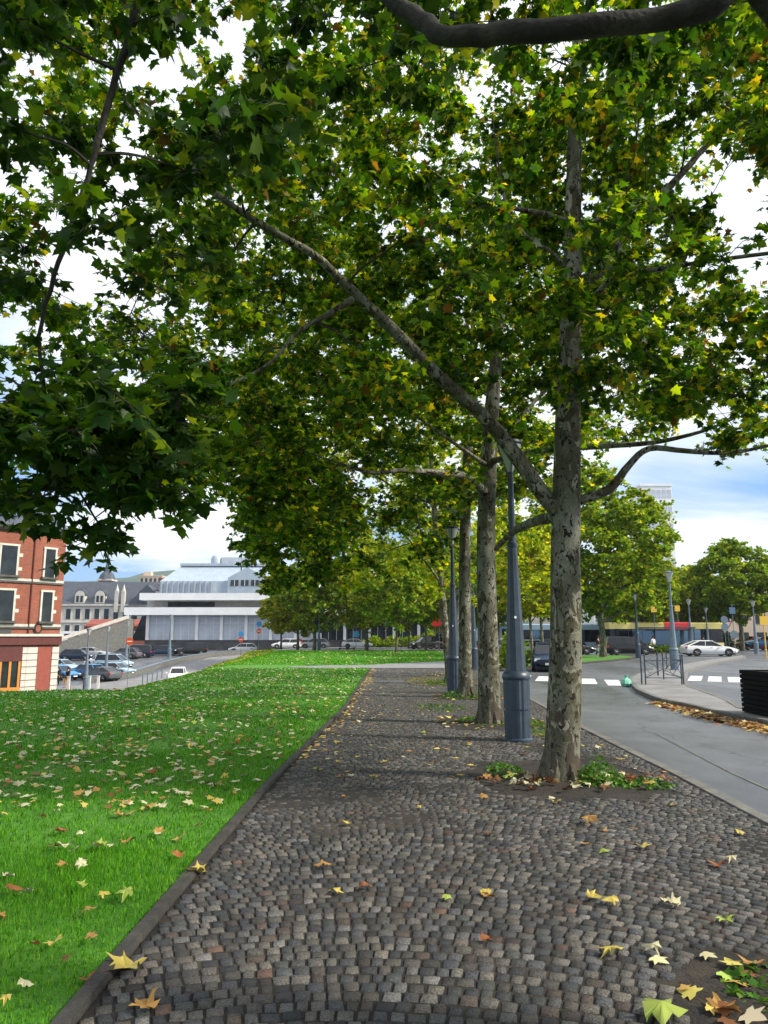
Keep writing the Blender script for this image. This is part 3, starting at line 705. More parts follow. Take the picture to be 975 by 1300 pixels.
BL = dict(t0=[(-3.26,4.89,4.3,0.4),(-1.89,5.56,2.97,0.43),(-3.52,4.78,3.34,0.24),(-2.7,5.56,5.87,0.43),(-2.06,5.89,5.62,0.3),(-1.44,5.74,4.73,0.32),(-2.27,3.91,4.61,0.44),(-1,4,4.63,0.34),(-0.89,5.98,6.39,0.4),(-4.31,5.27,3.67,0.25),(-3.95,4.98,2.61,0.29),(-4.93,4.56,4.13,0.28),(-3.59,5.22,6.5,0.24),(-3.95,5.51,5.67,0.35),(-1.38,4.07,5.49,0.32),(-2.89,5.98,3.46,0.43),(0.37,5.2,6.65,0.31),(-2.65,4.27,6.8,0.36),(-2.38,5.11,2.94,0.26),(-3.18,6.07,4.99,0.43),(-1.8,4.23,6.32,0.41),(-2.98,4.16,4.46,0.26),(-1.2,4.32,3.08,0.26),(-0.41,5.33,7.24,0.32),(-2.89,4.38,3.5,0.41),(-3.01,5.78,4.56,0.41),(-3.99,4.9,6.37,0.26),(-1.99,3.87,5.89,0.37),(-5.05,4.99,4.61,0.37),(-1.65,4.08,4.07,0.35),(1.51,4.23,5.48,0.25),(-2.86,5.48,6.69,0.31),(-3.83,4.15,2.91,0.35),(-2.97,4.14,6.1,0.24),(-0.58,5.22,6.61,0.28),(-3.05,5.03,3.24,0.36),(-1.5,5.12,3.47,0.31),(-2.9,3.91,5.32,0.35),(-2.03,4.62,6.77,0.36),(-1.55,5.64,5.44,0.37),(-0.57,4.62,5.38,0.43),(-1.33,4.5,4.67,0.27),(-0.71,4.1,4.97,0.27),(-2.82,4.7,6.17,0.4),(-1.91,6.14,5.97,0.36),(0.05,4.48,6.11,0.29),(-2.38,3.91,2.99,0.4),(-1.77,5.14,2.87,0.38),(-2.72,5.18,7.06,0.44),(-2.8,4.55,5.08,0.32),(-2.29,5.29,7.42,0.37),(0.25,5.56,6.11,0.29),(-0.89,3.71,5.52,0.33),(-0.05,5.01,6.98,0.41),(-3,3.87,3.82,0.34),(-4.4,4.44,5.05,0.25),(-2.56,4.38,6.09,0.34),(-1.33,5.13,7.55,0.4),(-4.39,5.04,3.19,0.26),(-2.45,5.94,5.86,0.3),(-3.65,5.64,6.22,0.34),(-1.59,4.61,6.9,0.4),(-2.34,4.79,6.38,0.31),(-4.26,4.46,4.09,0.24),(-3.24,4.94,6.04,0.38),(-1.98,5.73,4.51,0.38),(-1.65,6.26,3.99,0.38),(-2.29,5.41,3.37,0.34),(-3.65,4.96,4.1,0.42),(-4.47,5.02,5.82,0.35),(-2.56,5.81,5.45,0.41),(-1.44,3.93,2.89,0.33),(-3.16,5.4,6.4,0.36),(-0.38,5.81,6.52,0.29),(-1.97,4.53,3.36,0.33),(-1.55,5.72,5.94,0.28),(-3.84,5.16,4.68,0.33),(-1.49,4.65,2.61,0.32),(-2.3,4,6.5,0.31),(-3.26,4.45,3.27,0.33),(-3.69,5.81,4.83,0.28),(-2.01,6.02,5.07,0.35),(-2.28,3.99,5.35,0.26),(-2.53,5.92,2.95,0.38),(-0.83,5.25,6.13,0.29),(-4.17,5.08,4.32,0.25),(-0.45,4.58,7.03,0.33),(-2.45,5.05,5.42,0.34),(-3.07,5.58,3.18,0.28),(-2.63,3.62,4.12,0.38),(-0.75,3.54,4.35,0.42),(-0.48,4.47,6.31,0.24),(2.93,0.27,6.71,0.52),(2.18,-0.93,5.87,0.48),(0.49,4.93,6.32,0.51),(3.31,1.49,6.35,0.58),(4.86,1.49,6.52,0.58),(3.38,1.69,4.86,0.46),(0.34,-0.82,7.03,0.42),(4.54,3.44,6.07,0.45),(2.85,0.33,4.29,0.49),(0.6,1.92,4.49,0.59),(-0.52,2.65,5.81,0.4),(1.04,-0.19,6.64,0.56),(3.26,-0.15,5.83,0.51),(-0.87,1.97,6.03,0.46),(4.04,0.73,6.29,0.58),(-2.08,0.07,5.59,0.59),(2.1,0.93,6.02,0.48),(3.83,3.59,6.19,0.47),(-0.75,1.71,5.05,0.49),(3,5.15,6.61,0.56),(2.74,-1.17,5.22,0.45),(2.93,3.25,5.91,0.42),(-1.89,1.93,7.23,0.45),(4.82,1.49,7.18,0.48),(1.59,1.66,5.74,0.59),(0.08,3.76,6.96,0.55),(4.46,-0.4,6.78,0.48),(-1.02,3.75,6.61,0.44),(4.06,-1.1,6.74,0.49),(1.38,4.5,6.96,0.55),(3.63,-0.81,7.4,0.56),(0.7,3.2,7.58,0.57),(0.51,1.34,7.98,0.46),(4.22,0.23,6.9,0.56),(2.79,0.94,7.84,0.42),(2.62,0.93,6.35,0.56),(2.58,0.26,4.92,0.49),(0.36,0.35,4.17,0.49),(-1.3,1.34,5.2,0.58),(-1.11,3.23,5.59,0.47),(0.25,0.67,8.2,0.58),(4.3,0.92,5.17,0.53),(-0.63,-0.28,6.73,0.47),(2.5,0.33,7.82,0.52),(2.24,2.11,8.53,0.6),(4.36,1.44,5.78,0.5),(-0.89,0.83,6.79,0.57),(2.57,-0.52,5.61,0.46),(0.92,1.22,5.71,0.56),(2.02,1.58,5.17,0.6),(-0.78,3.42,7.16,0.53),(-1.07,2.44,6.9,0.53),(-1.79,2.89,6.41,0.44),(1.2,0.13,4.8,0.56),(2.84,-1.22,7.17,0.45),(3.79,3.35,7.57,0.49),(4.73,3.26,5.28,0.44),(-0.02,-0.15,7.28,0.47),(2.4,0.81,4.11,0.52),(4.98,2.96,6.18,0.56),(1.7,-0.32,4.82,0.41),(0.49,-0.48,4.88,0.51),(1.67,4.06,6.59,0.54),(0,2.1,6.76,0.59),(2.93,1.3,4.47,0.46),(2.85,1.59,8.33,0.47),(0.7,1.8,5.15,0.41),(2.74,-0.9,6.65,0.43),(2.87,2.25,6.37,0.59),(2.32,2.79,5.98,0.59),(0.35,4.19,5.47,0.43),(2.09,1.04,6.9,0.58),(0.34,2.64,7.32,0.44),(1.53,2.39,4.96,0.6),(3.36,-0.4,6.61,0.45),(-1.78,4.71,3.14,0.3),(-2.38,4.29,2.99,0.32),(-1.61,4.31,2.94,0.29),(-2.26,5.14,2.74,0.32),(-2.79,4.6,2.94,0.25),(-2.43,4.91,3.01,0.26),(-2,5,2.26,0.24),(-2.94,4.92,2.8,0.32),(-1.3,4.36,2.9,0.32),(-2.52,4.27,2.49,0.28),(-1.44,4.6,2.83,0.26),(-2.2,4.22,2.39,0.24),(-2.65,4.8,2.52,0.26),(-1.79,4.53,2.91,0.23),(-1.73,5.07,2.6,0.24),(-2.33,4.7,3.12,0.28),(-3.18,4.54,2.6,0.25),(-2.16,4.63,2.52,0.31),(-2.04,4.47,2.8,0.21),(-1.46,4.94,2.67,0.24),(-1.82,4.23,2.8,0.28),(-2.35,4.33,2.74,0.28),(-1.44,4.5,2.46,0.32),(-1.75,4.76,2.79,0.26),(-1.94,5.04,2.96,0.28),(-2.78,4.48,2.66,0.22)],
    t1=[(3.05,9.56,7.93,0.56),(4.46,7.11,5.12,0.46),(3.03,10.42,6.5,0.54),(4.01,6.92,4.46,0.48),(2.38,8.55,4.7,0.41),(5.09,10.96,5.81,0.53),(2.76,10.44,5.7,0.53),(5.46,7.1,7.44,0.5),(4.77,7.87,8.24,0.44),(3.24,6.86,7.93,0.38),(3.44,8.58,9.98,0.48),(4.31,10.73,8.32,0.41),(5.26,10.42,4.86,0.5),(2.97,7.49,4.47,0.44),(5.72,6.99,6.46,0.49),(3.43,7.51,6.13,0.38),(2.37,7.88,6.18,0.57),(2.48,8.49,5.68,0.44),(5.87,7.11,8.17,0.52),(2.41,8.78,8.85,0.48),(3.91,9.24,9,0.53),(5.66,8.52,4.88,0.47),(3.65,8.48,4.37,0.49),(2.23,9.06,5.21,0.57),(4.28,8.71,9.01,0.4),(5.58,9.38,6.08,0.59),(4.3,10.81,4.85,0.47),(4.86,7.27,6.82,0.35),(4.04,9.95,5.45,0.41),(1.96,9.64,6.08,0.58),(2.39,9.78,7.29,0.36),(5.94,8.6,7.12,0.45),(3.46,9.5,9.57,0.52),(3.65,6.4,6.44,0.45),(2.46,7.69,5.16,0.59),(4.64,10.59,7.75,0.53),(3.16,9.01,6.99,0.42),(5.42,6.5,7.69,0.39),(5.9,7.14,5.2,0.38),(4,6.54,8.07,0.49),(3.88,9.69,4.68,0.43),(5.96,8.33,6.03,0.38),(3.58,9.91,8.38,0.38),(5.56,8.93,7.54,0.59),(5.85,9.12,8.54,0.47),(3.99,8.79,8.4,0.54),(2.95,8.26,6.59,0.36),(3.52,9.85,6.3,0.56),(2.53,10.01,6.1,0.49),(5.34,8.32,8.21,0.5),(4.75,8.33,9.74,0.48),(5.02,7.25,3.82,0.46),(4.27,9.14,4.79,0.38),(5.45,6.34,6.79,0.39),(4.95,9.74,9.4,0.52),(2.95,8.72,8.67,0.53),(4.67,6.4,8.2,0.48),(2.58,9.21,4.77,0.43),(2.92,9.49,8.87,0.42),(4.5,10.2,7.33,0.35),(1.9,9.68,9.14,0.54),(2.18,7.6,9.27,0.46),(5.66,8.79,9.68,0.49),(3.58,10.55,8.81,0.55),(5.36,8.23,7.11,0.52),(5.71,9.67,9.28,0.45),(2.47,8.28,11.5,0.45),(3.05,9.58,11.52,0.49),(3.62,8.1,8.43,0.6),(4.69,7.94,7.24,0.6),(4.66,10.83,8.12,0.51),(4.07,8.38,11.95,0.61),(6.77,10.18,9.08,0.58),(6.38,9.93,8.03,0.48),(3.86,10.61,9.94,0.54),(4.65,7.82,9.97,0.52),(3.66,10.69,7.45,0.63),(2.62,10.14,7.64,0.52),(3.94,7.03,10.8,0.52),(5.53,9.4,9.94,0.48),(6.58,9.19,11.26,0.58),(5.03,8.12,8.52,0.49),(3.73,8.78,11.5,0.52),(4.41,7.17,9.38,0.43),(4.8,8.9,11.75,0.47),(3.05,8.48,7.48,0.62),(1.94,10.44,8.97,0.58),(5.07,7.32,10.99,0.52),(5.65,9.56,11.22,0.61),(3.96,8.25,10.32,0.62),(3.77,10.37,11.15,0.54),(4.07,7.5,11.53,0.55),(7.21,9.39,10.34,0.51),(2.27,9.94,8.46,0.56),(3.11,9.17,9.88,0.48),(7.14,9.89,9.67,0.47),(4.82,9.57,11.39,0.57),(4.47,11.3,9.09,0.62),(1.89,8.3,10.62,0.56),(4.9,11.67,10.28,0.51),(4.44,10.81,9.73,0.54),(6.43,7.98,10.2,0.61),(2.17,9.24,8.75,0.45),(4.16,7.43,9.9,0.46),(1.95,8.83,9.48,0.61),(6.55,10.65,10.76,0.43),(5.8,10.61,10.36,0.65),(2.26,8.15,9.78,0.54),(6.08,10.06,11.68,0.47),(3.95,11.21,8.07,0.42),(5.78,10.48,10.99,0.49),(4.01,11.1,8.73,0.43),(5.42,8.33,10.03,0.52),(4.43,10.62,11.31,0.59),(6.46,10.89,9.85,0.57),(2.78,11.2,10.54,0.45),(3.87,8.3,9.51,0.42),(6.12,7.77,8.04,0.64),(4.83,10.19,12.02,0.46),(1.96,9.26,7.94,0.51),(-2.96,8.8,6.35,0.56),(5.19,6.86,5.05,0.66),(0.2,10.79,7.37,0.57),(0.92,10.14,9.25,0.42),(4.11,9.12,5.69,0.41),(5.57,8.31,9.7,0.63),(3.51,11.36,6.59,0.61),(6.93,8.07,8.82,0.48),(0.7,7.72,6.17,0.55),(6.1,8.97,9.65,0.45),(5.11,9,5.54,0.42),(4.69,7.89,4.25,0.48),(-3.52,7.87,8.66,0.44),(0.06,8.64,8.98,0.55),(2.23,11.5,7.67,0.51),(1.26,5.18,6.79,0.55),(-5.38,9.37,7.28,0.58),(-1.4,9.91,9.89,0.41),(-1.25,7.23,6.34,0.48),(1.54,10.1,5.78,0.46),(-1.66,10.77,7.01,0.62),(-3.9,7.39,9.04,0.63),(-0.07,6.63,3.96,0.54),(-3.7,6.99,10.55,0.57),(-2.23,10.5,5.4,0.49),(-0.53,7.95,6.73,0.44),(6.57,9.26,6.08,0.47),(5.52,8.34,10.31,0.49),(-3.52,8.74,10.64,0.44),(-2.55,8.69,6.86,0.6),(-1.29,6.4,5.96,0.43),(-1.03,10.55,8.78,0.51),(3.24,8.23,5.15,0.54),(3.25,5.59,6.88,0.51),(0.11,5.94,10.61,0.57),(4.24,8.58,9.67,0.43),(-1.79,8.94,10.75,0.46),(-3.76,6.8,8.71,0.6),(-0.51,5.67,7.6,0.65),(3.97,11.33,7.77,0.52),(-1.92,6.68,9.43,0.65),(-2.18,9.9,6.77,0.62),(1.75,6.92,4.89,0.41),(0.32,9.17,7.29,0.61),(1.38,8.37,9.72,0.5),(-3.08,6.7,9.69,0.58),(-2.73,10.98,5.81,0.51),(5.14,7.08,6.22,0.55),(-0.27,8.4,4.82,0.55),(6.79,7.76,8.03,0.43),(-2.46,9.62,3.88,0.63),(2.99,9.55,10.54,0.47),(1.09,5.87,7.54,0.49),(3.57,9.71,8.24,0.45),(-4.28,7.35,9.72,0.56),(-2.58,7.71,11.18,0.41),(0.66,6.78,10.18,0.49),(-1.67,7.84,8,0.49),(3.69,6.36,4.62,0.51),(3.91,10.65,9.99,0.55),(-4.21,7.81,4.66,0.54),(-0.99,8.86,8.4,0.65),(3.14,7.14,11.06,0.53),(2.28,5.44,6.26,0.46),(-1.81,11.02,9.47,0.43),(3.54,10.13,6.1,0.61),(4.09,8.4,3.85,0.41),(-3.48,6.19,7.57,0.58),(0.12,10.25,6.65,0.45),(6.03,9.99,6.32,0.5),(1,9.16,4.95,0.4),(-5.89,8.15,6.71,0.58),(0.25,6.22,8.78,0.49),(-2.46,10.46,7.27,0.64),(-2.11,6.8,5.35,0.61),(-0.9,7.37,9.33,0.45),(3.86,10.09,10.82,0.54),(6.36,7.57,6.78,0.46),(4.4,8.37,5.39,0.44),(3.6,9.22,9.62,0.5),(0.42,6.15,9.62,0.41),(0.15,10.26,9.3,0.43),(-2.97,10.84,8.97,0.63),(1.45,7.95,10.3,0.56),(4.53,8.74,4.61,0.45),(4.16,11.03,6.12,0.56),(0.39,5.59,8.11,0.59),(6.47,8.74,6.82,0.65),(3.93,6.98,6.95,0.49),(3.89,10.18,5.56,0.43),(-2.13,7.9,3.54,0.44),(-1.31,10.9,5.54,0.52),(-4.41,8.71,7.94,0.44),(-1.96,6.78,10.5,0.51),(2.33,9.69,11.56,0.61),(4.54,8.56,10.78,0.54),(0.16,9.63,11.71,0.61),(-1.92,8.65,6.75,0.62),(2.89,7.62,7.74,0.65),(-3.74,7.71,10.75,0.48),(-1.88,7.77,5.51,0.43),(0.96,10.15,10.85,0.56),(6.73,8.4,9.55,0.48),(0.61,10.08,6.07,0.57),(0.3,8.71,11.2,0.66),(-0.41,10.86,10.26,0.42),(-1.21,6.56,8.07,0.63),(-0.34,11,9.63,0.49),(2.66,11.05,8.41,0.44),(6.22,8.1,9.35,0.43),(5.77,7.67,7.36,0.63),(-0.87,5.7,8.96,0.41),(6.52,8.66,8.31,0.42),(-3.04,8.29,11.03,0.54),(0.99,6.48,5.67,0.63),(-4.39,8.71,8.75,0.49),(0.58,7.71,10.97,0.62),(-4.69,6.6,7.04,0.55),(-2.86,9.86,4.87,0.57),(2.09,6.3,10.01,0.5),(0.47,9.04,5.38,0.58),(-3.77,9.97,6.05,0.59),(1.73,5.83,7.87,0.62),(0.5,9.06,10.71,0.45),(-4.93,10.28,8.1,0.48),(3.8,7.48,7.4,0.55),(-2.8,9.84,8.2,0.5),(-0.84,6.43,6.72,0.55),(-3.46,8.53,4.4,0.43),(0.75,6.46,4.94,0.66),(-1.76,10.28,4.39,0.57),(0.66,9.77,6.91,0.47),(-3.89,9.46,4.83,0.6),(1.37,10.17,11.64,0.45),(2.11,6.89,9.53,0.4),(-2.37,9.85,4.44,0.41),(4.75,8.13,9.21,0.48),(-3.07,7.93,3.72,0.48),(-3.53,8.97,5.35,0.6),(1.98,9.6,9.86,0.54),(0.32,6.78,11.68,0.51),(0.23,7.14,5.73,0.43),(0.28,6.48,6.03,0.42),(-2.73,11.11,8.22,0.49),(4.01,7.57,9.76,0.47),(-3.21,6.65,4.69,0.56),(-1.91,8.11,11.71,0.47),(6.06,7.37,5.71,0.46),(1.18,8.91,6.62,0.48),(-1.74,5.87,5.84,0.54),(-0.25,10.32,7.43,0.43),(-3.88,10.86,7.4,0.5),(0.81,10.85,6.4,0.49),(0.32,8.47,7.14,0.59),(-2.66,5.63,7.99,0.62),(3.39,10.16,8.75,0.6),(-2.37,6.69,4.38,0.63),(-0.24,7.75,7.8,0.48),(1.88,7.85,12,0.51),(0.03,9.59,8.58,0.53),(0.91,8.44,10.78,0.45),(4.48,7.13,10.95,0.42),(2.77,10.63,9.24,0.4),(-1.86,7.09,8.8,0.55),(-5.32,8.86,6.29,0.54),(1.68,6.11,6.92,0.58),(6.47,9.85,8.73,0.65),(-2.57,7.18,3.98,0.45),(-1.19,8.02,9.24,0.59),(2.16,6.65,11.28,0.4),(2.62,8.4,4.67,0.55),(1.61,10.72,6.22,0.48),(-2.42,6.42,9.82,0.61),(2.68,6.55,9.72,0.54),(-1.12,9.1,7.11,0.6),(0.95,6.85,11.74,0.61),(-6.04,8.94,7.48,0.42),(-0.46,11.13,8.79,0.48),(1.82,7.47,10.08,0.61),(4.48,7.92,4.93,0.41),(3.36,8.92,5.71,0.62),(-1.43,11.12,7.6,0.44),(-2.98,9.48,5.47,0.63),(4.66,7.88,8.58,0.43),(-3.01,7.95,9.95,0.42),(4.98,9.96,6.49,0.47),(-4.08,8.82,4.76,0.59),(-1.84,9.04,8.05,0.44),(3.08,6.43,7.77,0.55),(1.45,11.8,7.92,0.61),(-2.07,9.94,8.6,0.59),(-3.06,10.8,9.63,0.63),(2.34,9.35,5.77,0.57),(6.68,7.42,7.37,0.62),(-0.18,7.43,4.49,0.46),(-3.88,9.36,10.78,0.55),(3.14,9.03,7.43,0.48),(2.99,7.41,4.23,0.49),(-1.98,7.29,11.42,0.42),(0.97,6.08,8.58,0.62),(-0.04,6.96,8.78,0.41),(-2.94,7.66,7.66,0.47),(-1.75,8.53,5.28,0.49),(5.27,8.25,6.08,0.65),(1.64,6.83,10.11,0.54),(0.46,7.99,9.15,0.5),(2,6.95,7.16,0.41),(0.79,8.52,4.56,0.46),(5.01,7.48,4.65,0.47),(-4.42,9.83,6.11,0.43),(-2.06,6.51,8.04,0.55),(2.31,6.99,4.63,0.56),(-0.37,8.09,9.89,0.52),(-1.99,9.35,5.72,0.59),(-1.08,9.2,5.88,0.6),(-4.5,9.54,9.52,0.48),(4,6.01,6.5,0.65),(2.39,9.56,10.61,0.4),(6.09,7.36,8.83,0.51),(-1.13,9.13,10.89,0.57),(2.1,10.88,9.04,0.49),(-1.09,10.24,6.5,0.45),(-3.37,10.08,4.62,0.55),(1.29,7.47,11.01,0.51),(4.26,6.95,4.84,0.63),(2.65,7.99,11.61,0.57),(-1.78,9.91,10.74,0.61),(2.15,10.99,8.03,0.43),(0.21,11.04,9.38,0.61),(5.22,6.97,7.74,0.57),(5.93,6.91,9.42,0.58),(-3.84,8.55,8.53,0.53),(0.21,6.45,7.17,0.52),(4.88,7.49,7.13,0.54),(4.51,7.16,7.72,0.54),(2.32,6,5.4,0.56),(-4.8,8.19,8.43,0.5),(5.31,7,10.1,0.6),(1.9,9.12,8.25,0.58),(-2.51,9.52,9.63,0.52),(5.99,7.24,8.09,0.55),(2.01,6.35,9.21,0.43),(-3.08,11.29,7.33,0.53),(-2.28,8.72,6.26,0.64),(3.66,7.81,4.65,0.6),(-2.69,6.27,7.59,0.58),(-2.07,8.78,3.52,0.56),(-0.09,10.32,11.07,0.41),(-0.48,8.88,7.22,0.43),(5.34,9.18,8.91,0.64),(-0.88,10.01,5.25,0.44),(1.1,9.05,11.62,0.59),(-2.67,7.03,9.1,0.58),(-3.14,6.8,7.69,0.42),(4.74,9.57,4.25,0.55),(-0.01,10.04,5.04,0.66),(-3.79,6.76,5.74,0.44),(-2.35,8.53,4.09,0.55),(-0.74,11.36,7.33,0.63),(-3.65,6.82,5.07,0.47),(3.44,6.93,5.35,0.53),(2.71,7.25,5.27,0.4),(1.18,8.34,6.34,0.51),(3.66,7.93,11.12,0.62),(-0.47,10.82,6.22,0.55),(-3.33,10.71,6,0.49),(-2.41,10.4,9.29,0.47),(-1.55,8.16,4.67,0.4),(4.84,6.34,9,0.45),(3.62,6.11,7.22,0.54)],
